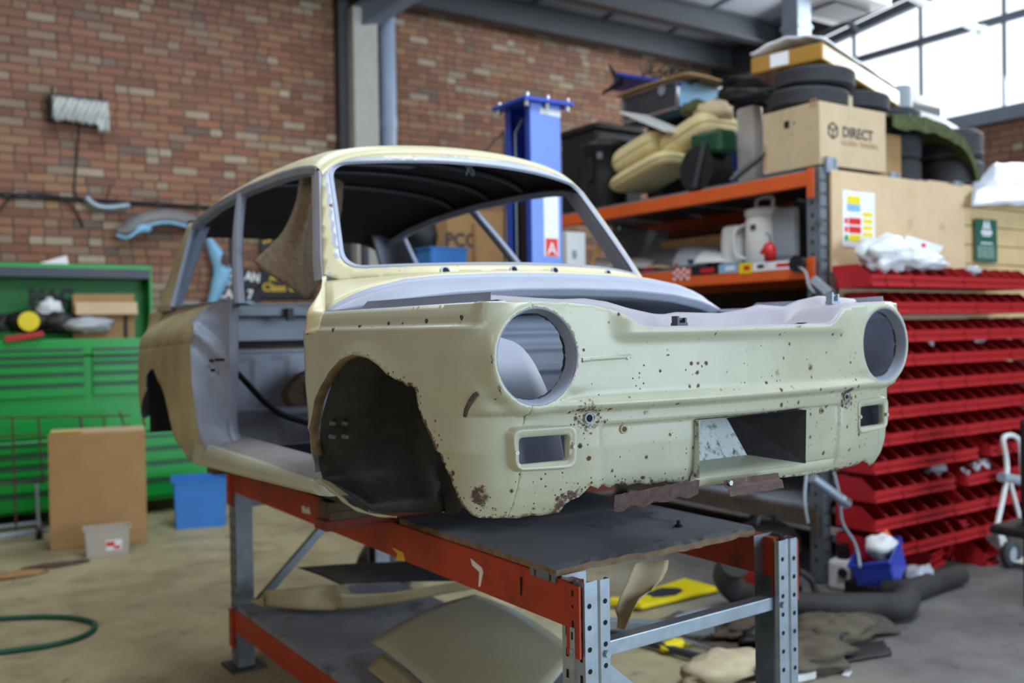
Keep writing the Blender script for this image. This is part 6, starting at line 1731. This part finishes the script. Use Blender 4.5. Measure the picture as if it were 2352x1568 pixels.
# --- plywood end panel, notices and timber partition
PYF = 3.425
a, c = onY(1901, 410, PYF), onY(2216, 445, PYF)
PZ = 2.365
sit('plywood_panel', MB().box(((4.50 + c.x) / 2, PYF + .012, PZ / 2 + .32), (c.x - 4.50, .018, PZ - .64)), M['ply'], 'pale plywood sheet fixed to the end of the pallet rack', 'plywood sheet')
def notice(px, py0, py1, w, label, build):
    p0, p1 = onY(px, py0, PYF), onY(px, py1, PYF); h = p0.z - p1.z
    c = Vector((p0.x, PYF, (p0.z + p1.z) / 2)); t = thing('notice', label, 'notice', c, local=True)
    obj('sheet', MB().box((0, 0, 0), (w, .003, h)), M[build], t); return t, w, h
t, w, h = notice(1972, 440, 568, .30, 'white safety notice with coloured boxes on the plywood', 'white_paper')
for x, z, ww, hh, m in ((-.05, .34, .12, .07, 'yellow'), (-.05, .20, .12, .06, 'sky_blue'), (-.04, -.04, .11, .06, 'red_bright'), (-.04, -.19, .11, .06, 'red_bright'), (-.04, -.34, .11, .06, 'yellow'), (.08, .1, .09, .04, 'yellow'), (.08, -.02, .09, .04, 'yellow'), (.08, -.14, .09, .04, 'yellow'), (.08, -.26, .09, .04, 'yellow'), (-.12, -.04, .03, .05, 'sticker_red'), (-.12, -.19, .03, .05, 'sticker_red'), (-.12, -.34, .03, .05, 'green')):
    obj('printed_box', MB().box((x * w / .3, -.0025, z * h), (ww * w / .3, .002, hh * h * 2)), M[m], t)
pcx = onY(2265, 550, PYF)
tp2, w, h = notice(2265, 503, 602, .26, 'dark green poster with white emblem on the pine boards', 'poster_green')
obj('printed_view', MB().box((-.01, -.0025, -h * .27), (.2, .002, h * .3)), M['poster_photo'], tp2)
b = MB()
for dx in (-.022, .022): b.prism([(-.028 + dx, .0), (0 + dx, .075), (.028 + dx, .0), (.012 + dx, .0), (0 + dx, .04), (-.012 + dx, 0)], lambda p, d: Vector((p[0], -.002 - d, p[1] + h * .24)), 0, .002)
obj('printed_emblem', b, M['white_paper'], tp2)
obj('printed_text', MB().box((0, -.0025, h * .19), (.13, .002, .018)).box((0, -.0025, h * .12), (.1, .002, .01)).box((0, -.0025, -h * .06), (.14, .002, .008)), M['white_paper'], tp2)
pz0 = c.x + .015
part_ = thing('pine_partition', 'pale pine boarded partition right of the plywood sheet', 'partition', (6.7, 3.5, 0))
for k in range(6):
    z0 = 1.62 + k * .125; obj('board', MB().box((pz0 + .62, PYF + .035, z0 + .06), (1.24, .02, .119)), M['pine'], part_, bevel=.003)
for x in (pz0 + .05, pz0 + .37, pz0 + .60, pz0 + 1.1): obj('stud', MB().box((x, PYF + .07, .98), (.07, .05, 1.96 if x < pz0 + .2 else 1.75)), M['pine'], part_, bevel=.004)
for z in (1.55, .95, .38): obj('rail', MB().box((pz0 + .4, PYF + .03, z), (.95, .05, .08)), M['pine'], part_, bevel=.004)
for k in range(4): obj('upright_board', MB().box((pz0 + .05 + k * .09, PYF + .02, .62), (.085, .02, 1.1)), M['pine'], part_)
obj('backing', MB().box((pz0 + .7, PYF + .35, .8), (1.3, .02, 1.6)), M['black'], part_)
obj('loft_deck', MB().box((6.45, 4.28, 2.375), (1.84, 1.6, .03)), M['ply'], part_)
for x in (5.6, 7.3): obj('stud', MB().box((x, 5.0, 1.18), (.07, .07, 2.36)), M['pine'], part_, bevel=.004)
sit('stacked_case', MB().box((6.35, 4.32, 2.39 + .36), (.6, .5, .72)), M['black'], 'black case behind the camouflage cloth carrying the curved bumper', 'case', bevel=.02)

# --- red bins
BY = 3.127
def bin_mesh():
    w, d, h = .063, .255, .128; b = MB()
    # outside: back wall, sides with sloping front edge, low front lip with grip
    o = [(-w, d, 0), (w, d, 0), (w, .0, 0), (-w, .0, 0)]
    t = .0035
    def shell(k, z0):
        return [(-w * k, d, z0), (w * k, d, z0), (w * k, .012, z0), (-w * k, .012, z0)]
    b.add([(-w, d, 0), (w, d, 0), (w, .014, 0), (-w, .014, 0), (-w, d, h), (w, d, h), (w, .085, h), (w, 0, .066), (-w, 0, .066), (-w, .085, h)],
          [(0, 1, 2, 3), (0, 4, 5, 1), (1, 5, 6, 7, 2), (0, 3, 8, 9, 4), (3, 2, 7, 8)])
    i = t
    b.add([(-w + i, d - i, i), (w - i, d - i, i), (w - i, .016 + i, i), (-w + i, .016 + i, i), (-w + i, d - i, h), (w - i, d - i, h), (w - i, .085 + i, h), (w - i, i, .066), (-w + i, i, .066), (-w + i, .085 + i, h)],
          [(3, 2, 1, 0), (1, 5, 4, 0), (2, 7, 6, 5, 1), (4, 9, 8, 3, 0), (8, 7, 2, 3)], 1)
    b.add([(-w, d, h), (w, d, h), (w, .085, h), (w, 0, .066), (-w, 0, .066), (-w, .085, h), (-w + i, d - i, h), (w - i, d - i, h), (w - i, .085 + i, h), (w - i, i, .066), (-w + i, i, .066), (-w + i, .085 + i, h)],
          [(0, 1, 7, 6), (1, 2, 8, 7), (2, 3, 9, 8), (3, 4, 10, 9), (4, 5, 11, 10), (5, 0, 6, 11)])
    b.box((0, -.004, .050), (2 * w, .012, .006)); b.box((0, -.003, .012), (2 * w * .96, .006, .02))
    return b
bin0 = obj('storage_bin', bin_mesh(), [M['red'], M['red_shaded']], base=(0, 0, 0), bevel=.0012)
tag(bin0, 'x', 'storage bin', 'red storage bins on the plywood')
ordn = ['first', 'second', 'third', 'fourth', 'fifth', 'sixth', 'seventh', 'eighth', 'ninth', 'tenth', 'eleventh', 'twelfth']
rowz = [1.735, 1.585, 1.425, 1.29, 1.145, 1.00, .855, .705, .55, .39, .225]
first_used = False
bins = []
for r_, z in enumerate(rowz):
    row = []
    for k in range(13):
        x = 4.53 + k * .1285
        px, py = proj((x + .06, BY, z))
        hid = px < 1985 if py < 690 else px < 2055 if py < 890 else px < 2035 if py < 1000 else px < 1975
        if hid or (r_ == 7 and k in (8,)) or (r_ == 8 and k in (6,)): continue
        row.append((k, x))
    for i, (k, x) in enumerate(row):
        n = len(row); which = ordn[i] + ' from the left' if i < (n + 1) // 2 else (ordn[n - 1 - i] + ' from the right' if n - 1 - i > 0 else 'rightmost')
        if i == 0: which = 'leftmost in view'
        lb = 'red plastic bin, %s, in the %s row from the top' % (which, ordn[r_])
        rj = random.Random(r_ * 20 + k)
        loc = Vector((x, BY + .02 + rj.uniform(-.004, .006), z - .05))
        if not first_used: o = bin0; first_used = True; o['label'] = lb; o.location = loc
        else: o = dup(bin0, loc, None, lb)
        bins.append((r_, k, o))
rail = thing('bin_rail', 'steel louvre rails holding the red bins on the plywood', 'rail', (5.3, 3.43, .2))
for z in rowz: obj('rail_strip', MB().box((5.3, PYF - .008, z + .03), (1.66, .014, .03)), M['galv_dull'], rail)
# bags and papers on the bins
for i, (px, py, r, sq, m, lb) in enumerate(((2035, 585, .14, (1.5, .7, .75), 'film', 'white crumpled bag heaped over the top row of red bins'), (2110, 602, .12, (1.9, .8, .4), 'film', 'flat white bag on the top row of red bins, right of the crumpled bag'), (2232, 622, .06, (1.2, .8, .5), 'bag', 'small clear bag at the right end of the top bin row'), (2132, 775, .06, (.5, .6, 1.1), 'bag', 'small clear bag poking out of the fourth bin row'), (2248, 772, .07, (1.1, .6, .6), 'bag', 'clear bag at the right end of the fourth bin row'), (2145, 1075, .07, (1.5, .7, .6), 'bag', 'clear bag of fittings in the ninth bin row'), (2215, 1090, .06, (.8, .7, .7), 'film', 'white packet in the ninth bin row'), (2250, 1070, .07, (1.2, .7, .6), 'bag', 'clear bag at the right of the ninth bin row'))):
    c = onY(px, py, 3.24); sit('plastic_bag', MB().ball(c, r, 14, 0, sq, .45, i + 3), M[m], lb, 'plastic bag')
pts = [(2070, 574), (2083, 540), (2168, 566), (2150, 590)]; P = [onY(px, py, 3.30) for px, py in pts]
t = thing('leaning_card', 'white card with a red emblem leaning above the top row of bins', 'card', P[0]); obj('card', MB().prism(P, lambda p, d: p + Vector((0, d, 0)), 0, .004), M['white_paper'], t)
obj('red_emblem', MB().ball(onY(2122, 563, 3.296), .022, 8, 0, (1.1, .05, .6)), M['sticker_red'], t)
sit('cable_ties', MB().tube([onY(1918, 620, 3.40), onY(1910, 690, 3.38)], .012, 6).tube([onY(1925, 625, 3.40), onY(1922, 700, 3.38)], .01, 6), M['cable'], 'bundle of black cables hanging left of the top bin row', 'cable')

# --- second deck
def canister(px, x, w, d, h, label, m='white', z=D2):
    p = on_deck(px, x, z); t = thing('jerry_can', label, 'container', p, local=True)
    obj('can_body', MB().box((0, 0, h / 2), (d, w, h)), M[m], t, bevel=.035); return t, p
t, p = canister(1697, 4.62, .15, .2, .26, 'small white jug with a loop handle, left of the big white container')
obj('handle', MB().tube(catmull([(-.0, .075, .22), (-.0, .13, .22), (-.0, .14, .14), (0, .13, .05), (0, .075, .05)], 5), .014, 8), M['white'], t)
p = on_deck(1757, 4.60, D2); t = thing('oil_dispenser', 'big white oil dispenser with a red oil can in front on the middle deck', 'container', p, local=True)
obj('can_body', MB().lathe([(0, 0), (.115, 0), (.12, .01), (.12, .27), (.11, .29), (.125, .30), (.125, .335), (.07, .35), (0, .35)], (0, 0, 0), 28), M['white'], t)
obj('handle', MB().tube(catmull([(0, -.06, .34), (0, -.065, .40), (0, 0, .415), (0, .065, .40), (0, .06, .34)], 5), .012, 8), M['white'], t)
obj('side_handle', MB().tube(catmull([(-.06, .10, .25), (-.10, .15, .22), (-.11, .16, .14), (-.10, .15, .06), (-.06, .10, .03)], 5), .011, 8), M['white'], t)
obj('spot_label', MB().box((-.122, -.01, .22), (.004, .04, .035)), M['timber'], t)
p = on_deck(1768, 4.42, D2); t = thing('oil_can', 'little red oil can with a pump handle in front of the white dispenser', 'oil can', p, local=True)
obj('can_body', MB().lathe([(0, 0), (.036, 0), (.036, .075), (.02, .095), (.012, .11), (0, .11)], (0, 0, 0), 18), M['red_bright'], t); obj('pump_handle', MB().bar((0, .02, .10), (0, .07, .045), .012, .022), M['red_bright'], t); obj('spout', MB().tube([(0, 0, .105), (0, .0, .15), (0, .03, .165)], .005, 6), M['black'], t)
t, p = canister(1825, 4.66, .20, .24, .33, 'translucent grey container right of the white oil dispenser', 'plastic_grey')
obj('cap', MB().cyl((-.02, -.06, .33), (-.02, -.08, .37), .03), M['plastic_grey'], t)
t, p = canister(1862, 4.72, .08, .3, .36, 'narrow black container with a yellow label beside the rack post', 'black'); obj('label_strip', MB().box((-.152, 0, .2), (.003, .03, .14)), M['yellow_print'], t)
sit('wicker_box', MB().box(on_deck(1640, 5.0, D2 + .12) , (.5, .6, .24)), M['carton'], 'brown woven box behind the white jugs on the middle deck', 'box', bevel=.01)
rj = random.Random(31)
for i, (px0, px1, z0, z1, x, m, lb) in enumerate(((1335, 1480, .02, .14, 4.6, 'white', 'pale curved car panel at the far end of the middle deck'), (1400, 1500, .10, .33, 4.75, 'grey_metal', 'grey folded metal panel standing on the middle deck'), (1480, 1640, .06, .24, 4.7, 'grey_metal', 'grey sloping metal panel in the middle of the deck'), (1540, 1620, .02, .16, 4.55, 'plastic_grey', 'small pale bent bracket on the middle deck'), (1590, 1690, .03, .10, 4.52, 'white', 'white curved trim strip left of the white jugs'))):
    a, c = on_deck(px0, x, D2 + z0), on_deck(px1, x, D2 + z0 * .6); a2, c2 = a + Vector((.12, .0, z1)), c + Vector((.16, 0, z1 * (.3 if i in (2, 4) else .8)))
    sit('scrap_sheet', patch(a, c, a2, c2, .04 if i != 1 else .01, (-1, 0, .3)), M[m], lb, 'car panel', 'scrap panels on the middle deck', solid=.004)
for i in range(9):
    px = 1340 + i * 30; a = on_deck(px, 4.5 + rj.random() * .1, D2 + .015 + .02 * (i % 3)); c = on_deck(px + rj.uniform(40, 90), 4.55 + rj.random() * .2, D2 + .03)
    m, nm, cn = [('black', 'black', 'hose'), ('carton_light', 'tan', 'strip'), ('steel_dark', 'dark steel', 'bar'), ('red', 'red', 'strip')][i % 4]
    sit('scrap_' + ('hose', 'strip', 'bar', 'strip')[i % 4], MB().bar(a, c, .03, .02), M[m], '%s %s, %s counted from the far end of the scrap on the middle deck' % (nm, cn, ordn[i]), cn, 'loose scrap on the middle deck')
sit('yellow_strap', MB().bar(on_deck(1352, 4.5, D2 + .05), on_deck(1385, 4.6, D2 + .34), .03, .012), M['yellow_print'], 'yellow strap slanting at the far end of the middle deck', 'strap')
# --- third deck: dark with red boxes
for i, (px, w, h, m, lb) in enumerate(((1690, .5, .28, 'red', 'red tool box on the deck below the stickered beam'), (1795, .45, .34, 'red', 'second red tool box below the stickered beam, nearer the post'), (1740, .3, .3, 'black', 'black case between the two red tool boxes'), (1600, .4, .3, 'black', 'black case left of the red tool boxes'))):
    p = on_deck(px, 4.8 + .12 * (i % 2), D3); t = thing('tool_box' if m == 'red' else 'black_case', lb, 'tool box', p, local=True)
    obj('box_body', MB().box((0, 0, h / 2), (.3, w * .6, h)), M[m], t, bevel=.012); obj('carry_handle', MB().tube([(-.1, -.06, h), (-.1, -.06, h + .05), (-.1, .06, h + .05), (-.1, .06, h)], .008, 6), M['steel_dark'], t)
sit('dark_backing', MB().box((RX1 + .10, 4.9, 1.2), (.02, 2.8, 2.3)), M['timber'], 'dark boarded back of the pallet rack', 'board')
# low deck: bottle shaped guns
for i, (px, m) in enumerate(((1595, 'steel_dark'), (1640, 'galv_dull'), (1685, 'galv'), (1735, 'steel_dark'))):
    p = on_deck(px, 4.6, .436); t = thing('spray_bottle', '%s grey upright bottle on the low rack deck, %s from the left' % (('dark', 'pale', 'bright', 'dark blue')[i], ordn[i]), 'bottle', p, group='bottles on the low deck', local=True)
    obj('bottle_body', MB().lathe([(0, 0), (.06, 0), (.065, .02), (.06, .14), (.045, .2), (.05, .24), (.062, .28), (.05, .33), (.02, .34), (0, .34)], (0, 0, 0), 16), M[m], t); obj('cap', MB().cyl((0, 0, .34), (0, 0, .37), .02), M['red'] if i == 0 else M['black'], t)

# ------------------------------------------------------------------ the floor on the right
p = onZ(1795, 1372, 0)
v = thing('vacuum_cleaner', 'round vacuum cleaner with a shiny black dome and red body behind the bench post', 'vacuum cleaner', (p.x, p.y + .1, 0), local=True)
obj('body', MB().lathe([(0, .05), (.165, .05), (.175, .07), (.165, .22), (.16, .24), (0, .24)], (0, 0, 0), 30), M['red'], v)
obj('dome', MB().lathe([(.17, .24), (.182, .25), (.182, .31), (.17, .33), (.14, .37), (.09, .395), (0, .40)], (0, 0, 0), 30), flat('gloss black plastic', (20, 20, 22), .3), v)
obj('hose_inlet', MB().cyl((-.05, -.15, .17), (-.07, -.21, .17), .045, .04), M['black'], v)
obj('handle', MB().tube(catmull([(-.08, 0, .385), (-.05, 0, .43), (.05, 0, .43), (.08, 0, .385)], 5), .014, 8), M['black'], v)
for x, y in ((-.12, -.1), (.12, -.1), (0, .14)): obj('wheel', MB().cyl((x - .015, y, .03), (x + .015, y, .03), .03), M['black'], v)
b = MB(); b.tube(catmull([onZ(1690, 1290, .40), onZ(1668, 1325, .2), onZ(1700, 1362, .08), onZ(1790, 1385, .07), onZ(1900, 1392, .075), onZ(2000, 1392, .075), onZ(2068, 1390, .078), onZ(2080, 1366, .08), onZ(2040, 1352, .08)], 10), .068, 14)
sit('exhaust_hose', b, M['hosegrey'], 'fat dark exhaust hose curving across the floor behind the bench post', 'hose')
b = MB(); b.tube(catmull([onZ(2078, 1362, .06), onZ(2120, 1345, .06), onZ(2170, 1328, .06), onZ(2205, 1318, .06)], 8), .058, 14); sit('exhaust_hose', b, M['hosegrey'], 'straight dark hose end lying under the red bins', 'hose')
b = MB(); b.tube(catmull([onZ(1835, 1310, .15), onZ(1862, 1330, .1), onZ(1875, 1360, .03), onZ(1905, 1375, .03)], 8), .018, 8); sit('vacuum_hose', b, M['hosegrey'], 'thin black vacuum hose dropping to the floor beside the rack post', 'hose')
p = onZ(1968, 1357, 0); t = thing('white_jug', 'white plastic jug with a black pump top on the floor below the bins', 'jug', (p.x, p.y + .08, 0), .3, local=True)
obj('jug_body', MB().box((0, 0, .085), (.18, .13, .17)), M['white'], t, bevel=.025); obj('pump_top', MB().cyl((-.01, 0, .17), (-.01, 0, .22), .035).box((-.01, 0, .235), (.10, .05, .04)), M['black'], t, bevel=.004); obj('printed_mark', MB().box((.04, -.0655, .09), (.05, .002, .035)), M['blue_dark'], t); obj('side_cap', MB().cyl((-.09, -.02, .11), (-.11, -.03, .11), .025), M['black'], t)
b = MB(); b.tube(catmull([onY(1852, 1090, 3.2), onY(1848, 1150, 3.15), onY(1855, 1200, 3.15)], 5), .008, 6); b2 = None
sit('clear_tube', b, M['plastic_grey'], 'clear plastic tube hanging below the car nose', 'tube')
b = MB(); b.tube(catmull([onY(1915, 1085, 3.2), onY(1928, 1140, 3.2), onY(1935, 1200, 3.2), onY(1965, 1250, 3.2), onZ(1975, 1300, .22)], 6), .009, 6); sit('pump_tube', b, M['plastic_grey'], 'grey plastic tube running down to the white jug', 'tube')
gg = thing('grease_gun', 'steel grease gun hanging slanted below the far headlight', 'grease gun', onY(1905, 1125, 3.2))
obj('barrel', MB().cyl(onY(1865, 1097, 3.2), onY(1935, 1148, 3.16), .026, n=16), M['galv'], gg); obj('end_cap', MB().cyl(onY(1933, 1147, 3.16), onY(1946, 1156, 3.155), .03, n=16), M['chrome'], gg); obj('hang_strap', MB().tube([onY(1868, 1098, 3.2), Vector((4.45, 3.35, 1.25)), Vector((4.43, 3.44, 1.4))], .006, 6), M['black'], gg)
p = Vector((4.42, 2.98, 0)); t = thing('blue_crate', 'tilted deep blue plastic crate full of bags on the floor below the bins', 'crate', (p.x + .05, p.y + .12, .10), R(-25), local=True)
t.rotation_euler = (R(-14), R(-10), R(25)); obj('crate_body', tub(.34, .22, .16), M['blue_dark'], t)
obj('crate_ribs', MB().box((0, -.108, .13), (.35, .008, .01)), M['blue_dark'], t)
sit('crate_support', MB().box((p.x + .03, p.y + .14, .05), (.32, .2, .09)), M['black'], 'black tray under the tilted blue crate', 'tray', bevel=.01)
q = Vector((p.x + .04, p.y + .12, .27)); sit('white_packet', MB().ball(q, .085, 10, 0, (1.2, .8, .8), .4, 3), M['white'], 'white packet heaped in the tilted blue crate', 'packet')
sit('orange_packet', MB().ball(q + Vector((.09, .04, .03)), .04, 8, 0, (.7, .7, 1.2), .3, 5), M['orange'], 'orange packet beside the white packet in the blue crate', 'packet')
q = onZ(2115, 1330, .07); sit('plastic_bag', MB().ball(q, .085, 12, 0, (1.2, .9, .9), .4, 15), M['bag'], 'clear bag with a yellow label on the floor below the bins', 'plastic bag'); 
q = onZ(2090, 1358, .03); sit('plastic_bag', MB().ball(q, .07, 10, 0, (1.7, .8, .5), .4, 18), M['film'], 'flat shiny white packet on the floor in front of the blue crate', 'plastic bag')
# loose red bins on the floor
for i, (px, py, rz, s_) in enumerate(((2165, 1305, .2, 1.5), (2210, 1285, .1, 1.5), (2262, 1272, 0, 1.3), (2200, 1240, -.3, 1.7), (2250, 1228, .1, 1.4), (2290, 1300, 0, 1.2))):
    q = onZ(px, py, 0 if i not in (3, 4) else .16); o = dup(bin0, (q.x, q.y + .03, q.z), rz, ['loose red bin on the floor by the clear bag', 'loose red bin on the floor, second beside the clear bag', 'loose red bin on the floor under the end of the bin rows', 'big red bin tipped on top of the loose floor bins', 'red bin on top of the loose floor bins, right of the tipped one', 'loose red bin standing by the hand truck wheel'][i]); o.scale = (s_, s_, s_); o['group'] = 'loose red bins on the floor'; o.name = 'storage_bin'
# yellow warning board
c = [onZ(px, py, .012) for px, py in ((1403, 1392), (1475, 1400), (1652, 1358), (1572, 1336))]
ys_ = thing('floor_sign', 'yellow plastic floor sign lying flat behind the bench', 'floor sign', (c[0] + c[2]) / 2)
obj('sign_leaf', MB().prism(c, lambda p, d: p + Vector((0, 0, d)), 0, .025), M['yellow'], ys_, bevel=.006)
cc = (c[0] + c[1] + c[2] + c[3]) / 4; obj('printed_figure', MB().ball(cc + Vector((0, 0, .0262)), .08, 8, 0, (1.4, .9, .02), .4, 6), M['dark_print'], ys_); obj('handle', MB().bar(c[0] + Vector((0, 0, .03)), c[1] + Vector((0, 0, .03)), .05, .03), M['yellow'], ys_, bevel=.006)
# trims, sacks, mats
for i, (a, c_, w, h, m, lb) in enumerate((((1390, 1432), (1640, 1445), .05, .05, 'galv', 'silver window trim rail lying across the floor behind the bench'), ((1440, 1440), (1800, 1540), .03, .03, 'chrome', 'long bright trim strip on the floor, upper of two beside the sack'), ((1400, 1450), (1790, 1562), .03, .03, 'steel_dark', 'long dark trim strip on the floor, lower of two beside the sack'))):
    sit('trim_rail', MB().bar(onZ(a[0], a[1], .03 + .035 * (i == 0)), onZ(c_[0], c_[1], .03 + .035 * (i == 0)), w, h), M[m], lb, 'trim rail', bevel=.004)
sit('white_sack', MB().ball(onZ(1660, 1530, .05), .14, 12, 0, (1.6, .8, .42), .35, 4), M['parcel'], 'crumpled pale sack on the floor seen through the bench end frame', 'sack')
sit('yellow_scrap', MB().ball(onZ(1545, 1482, .03), .05, 8, 0, (1.5, .8, .5), .4, 5), M['yellow'], 'small yellow scrap on the floor by the long trim strips', 'scrap')
for i, (px, py, r, sq, m, lb) in enumerate(((1905, 1450, .22, (1.1, .7, .3), 'glove', 'crumpled dark sacking at the back of the mat pile'), (1840, 1505, .2, (1.3, .8, .25), 'glove', 'dirty brown sacking beside the bench post'), (1700, 1440, .14, (1.2, .8, .3), 'timber', 'dark rags behind the end frame crossbar'), (1760, 1465, .13, (1.1, .8, .4), 'black', 'black and tan rag bundle behind the crossbar'))):
    sit('sacking', MB().ball(onZ(px, py, .04), r, 14, 0, sq, .55, i + 40), M[m], lb, 'sacking')
c00, c10, c01, c11 = onZ(1870, 1475, .03), onZ(2070, 1452, .015), onZ(1900, 1420, .08), onZ(2010, 1405, .05)
sit('ribbed_mat', patch(c00, c10, c01, c11, .03, jag=.01, seed=7), M['carpet'], 'ribbed grey rubber mat draped over the pile behind the bench post', 'mat', solid=.008)
c00, c10, c01, c11 = onZ(1880, 1530, .012), onZ(2050, 1500, .012), onZ(1900, 1490, .02), onZ(2030, 1470, .02)
sit('black_mat', patch(c00, c10, c01, c11, .01, jag=.02, seed=9), M['black'], 'flat black mat lowest in the pile behind the bench post', 'mat', solid=.012)
q = onZ(1945, 1462, .06); sit('pipe_stub', MB().lathe([(.03, 0), (.04, 0), (.04, .12), (.03, .12), (.03, 0)], q + Vector((0, 0, -.02)), 16, 'Y'), M['black'], 'short black pipe stub poking out of the mat pile', 'pipe')
sit('aluminium_corner', MB().bar(onZ(1740, 1575, .02), onZ(1868, 1548, .02), .03, .03).bar(onZ(1868, 1548, .02), onZ(1838, 1530, .02), .03, .03), M['white'], 'white corner of a window surround on the floor by the bench post', 'frame', bevel=.003)
sit('paper_scrap', MB().box(onZ(1945, 1546, .003), (.06, .025, .004), rz=.4), M['white_paper'], 'scrap of white paper on the bare concrete', 'paper')
sit('paper_scrap', MB().box(onZ(2098, 1372, .006), (.07, .04, .006), rz=.7), M['white_paper'], 'white scrap beside the bend of the fat hose', 'paper')
for i, (ps, m, lb) in enumerate(((((1480, 1440), (1600, 1468), (1560, 1402), (1690, 1425)), 'glove', 'flat dirty brown sheet on the floor beyond the crossbar'), (((1600, 1475), (1730, 1508), (1640, 1450), (1745, 1470)), 'timber', 'dark brown flattened carton under the trim strips'), (((1545, 1415), (1640, 1430), (1650, 1385), (1735, 1398)), 'plastic_grey', 'grey flat sheet on the floor by the yellow sign'))):
    c4 = [onZ(px, py, .004 + .006 * i) for px, py in ps]
    sit('floor_sheet', patch(*c4, .006, jag=.015, seed=i + 60), M[m], lb, 'sheet', 'flat sheets on the floor', solid=.004)
# hand truck
hx, hy = 5.66, 3.02
hk = thing('hand_truck', 'white tubular hand truck standing at the right edge', 'hand truck', (hx, hy, 0))
b = MB(); b.tube(catmull([onY(2290, 1205, 3.06), onY(2310, 1110, 3.08), onY(2312, 1060, 3.1), onY(2305, 1005, 3.1), onY(2340, 1012, 3.1), onY(2350, 1110, 3.08)], 6), .016, 8)
b.tube([onY(2345, 1200, 3.06), onY(2318, 1100, 3.08)], .014, 8); b.tube([onY(2290, 1205, 3.06), Vector((hx - .1, hy + .02, .11))], .014, 8)
obj('tube_frame', b, M['white'], hk); obj('cross_tube', MB().tube([onY(2300, 1095, 3.08), onY(2352, 1105, 3.08)], .03, 8), M['plastic_grey'], hk)
w0 = onZ(2322, 1303, 0)
for dx in (0, .34): obj('wheel', MB().lathe([(.045, -.02), (.08, -.022), (.085, 0), (.08, .022), (.045, .02), (.045, -.02)], (w0.x + dx, w0.y, .085), 24, 'Y'), M['rubber'], hk); obj('wheel_hub', MB().cyl((w0.x + dx, w0.y - .015, .085), (w0.x + dx, w0.y + .015, .085), .047, n=16), M['plastic_grey'], hk)
obj('axle', MB().cyl((w0.x - .02, w0.y, .085), (w0.x + .36, w0.y, .085), .01), M['steel_dark'], hk); obj('toe_plate', MB().box((w0.x + .17, w0.y - .06, .04), (.36, .14, .008)), M['white'], hk); obj('strut', MB().tube([(w0.x, w0.y, .085), onY(2290, 1205, 3.06)], .012, 8).tube([(w0.x + .34, w0.y, .085), onY(2345, 1200, 3.06)], .012, 8), M['white'], hk)
# black chair cut by the right edge
e = onZ(2362, 1395, 0)
ch = thing('workshop_chair', 'black workshop chair cut off by the right edge', 'chair', (e.x + .2, e.y, 0))
obj('armrest', MB().box(onY(2350, 1222, e.y) + Vector((.12, 0, 0)), (.36, .30, .05)), M['black'], ch, bevel=.015); obj('leg', MB().box((e.x + .02, e.y, .25), (.05, .05, .5)), M['black'], ch, bevel=.01); obj('backrest', MB().box(onY(2385, 1080, e.y) + Vector((.1, .05, 0)), (.3, .06, .55)), M['black'], ch, bevel=.03); obj('leg', MB().box((e.x + .38, e.y, .25), (.05, .05, .5)), M['black'], ch, bevel=.01)

# ------------------------------------------------------------------ roof fittings
hxp = onX(1830, 60, 6.6)
ru = thing('roof_heater', 'white warm air heater with a grille hanging from the roof', 'heater', onX(1900, 20, 6.9))
p = onX(1905, 30, 6.9); p.z += .245
obj('casing', MB().box((p.x + .1, p.y, p.z + .08), (.7, .62, .56)), M['white'], ru, bevel=.02)
g = MB().box((p.x + .12, p.y, p.z - .215), (.5, .3, .02))
obj('outlet_grille', g, M['steel_dark'], ru)
obj('hanger', MB().cyl((p.x, p.y, p.z + .3), (p.x, p.y, roof_z(p.y)), .012).cyl((p.x + .3, p.y, p.z + .3), (p.x + .3, p.y, roof_z(p.y)), .012), M['galv'], ru)
a = onX(1829, 60, 6.45)
fl = thing('flue_duct', 'square pale metal duct dropping from the roof behind the tyres', 'duct', (a.x, a.y, 2.0))
obj('duct', MB().box((a.x, a.y, (1.9 + roof_z(a.y)) / 2), (.17, .17, roof_z(a.y) - 1.9)), M['galv'], fl, bevel=.006); obj('duct_strap', MB().box((a.x, a.y, a.z - .02), (.19, .19, .03)), M['galv'], fl)
obj('duct_foot', MB().box((a.x, a.y, .95), (.16, .16, 1.9)), M['galv_dull'], fl)
p0, p1 = onX(2065, -20, 8.2), onX(2248, 68, 8.9)
lt = thing('strip_light', 'long pale strip light hung under the roof before the high window', 'strip light', p0)
obj('batten', MB().bar(p0, p1, .07, .05), M['white'], lt, bevel=.008); obj('end_cap', MB().bar(p1, p1 + (p1 - p0).normalized() * .06, .09, .08), M['plastic_grey'], lt)
obj('hanger', MB().cyl(p1.lerp(p0, .1), (p1.lerp(p0, .1).x, p1.lerp(p0, .1).y, roof_z(p1.y)), .008).cyl(p1.lerp(p0, .8), (p1.lerp(p0, .8).x, p1.lerp(p0, .8).y, roof_z(p0.y)), .008), M['galv'], lt)
p0, p1 = onX(1925, 38, 8.9), onX(1970, 76, 9.15)
sit('roof_stay', MB().bar(p0 + Vector((0, 0, .12)), p1, .05, .05), M['beam_light'], 'short grey steel stay below the sloping rafter', 'stay', base=(p0.x, p0.y, p0.z))
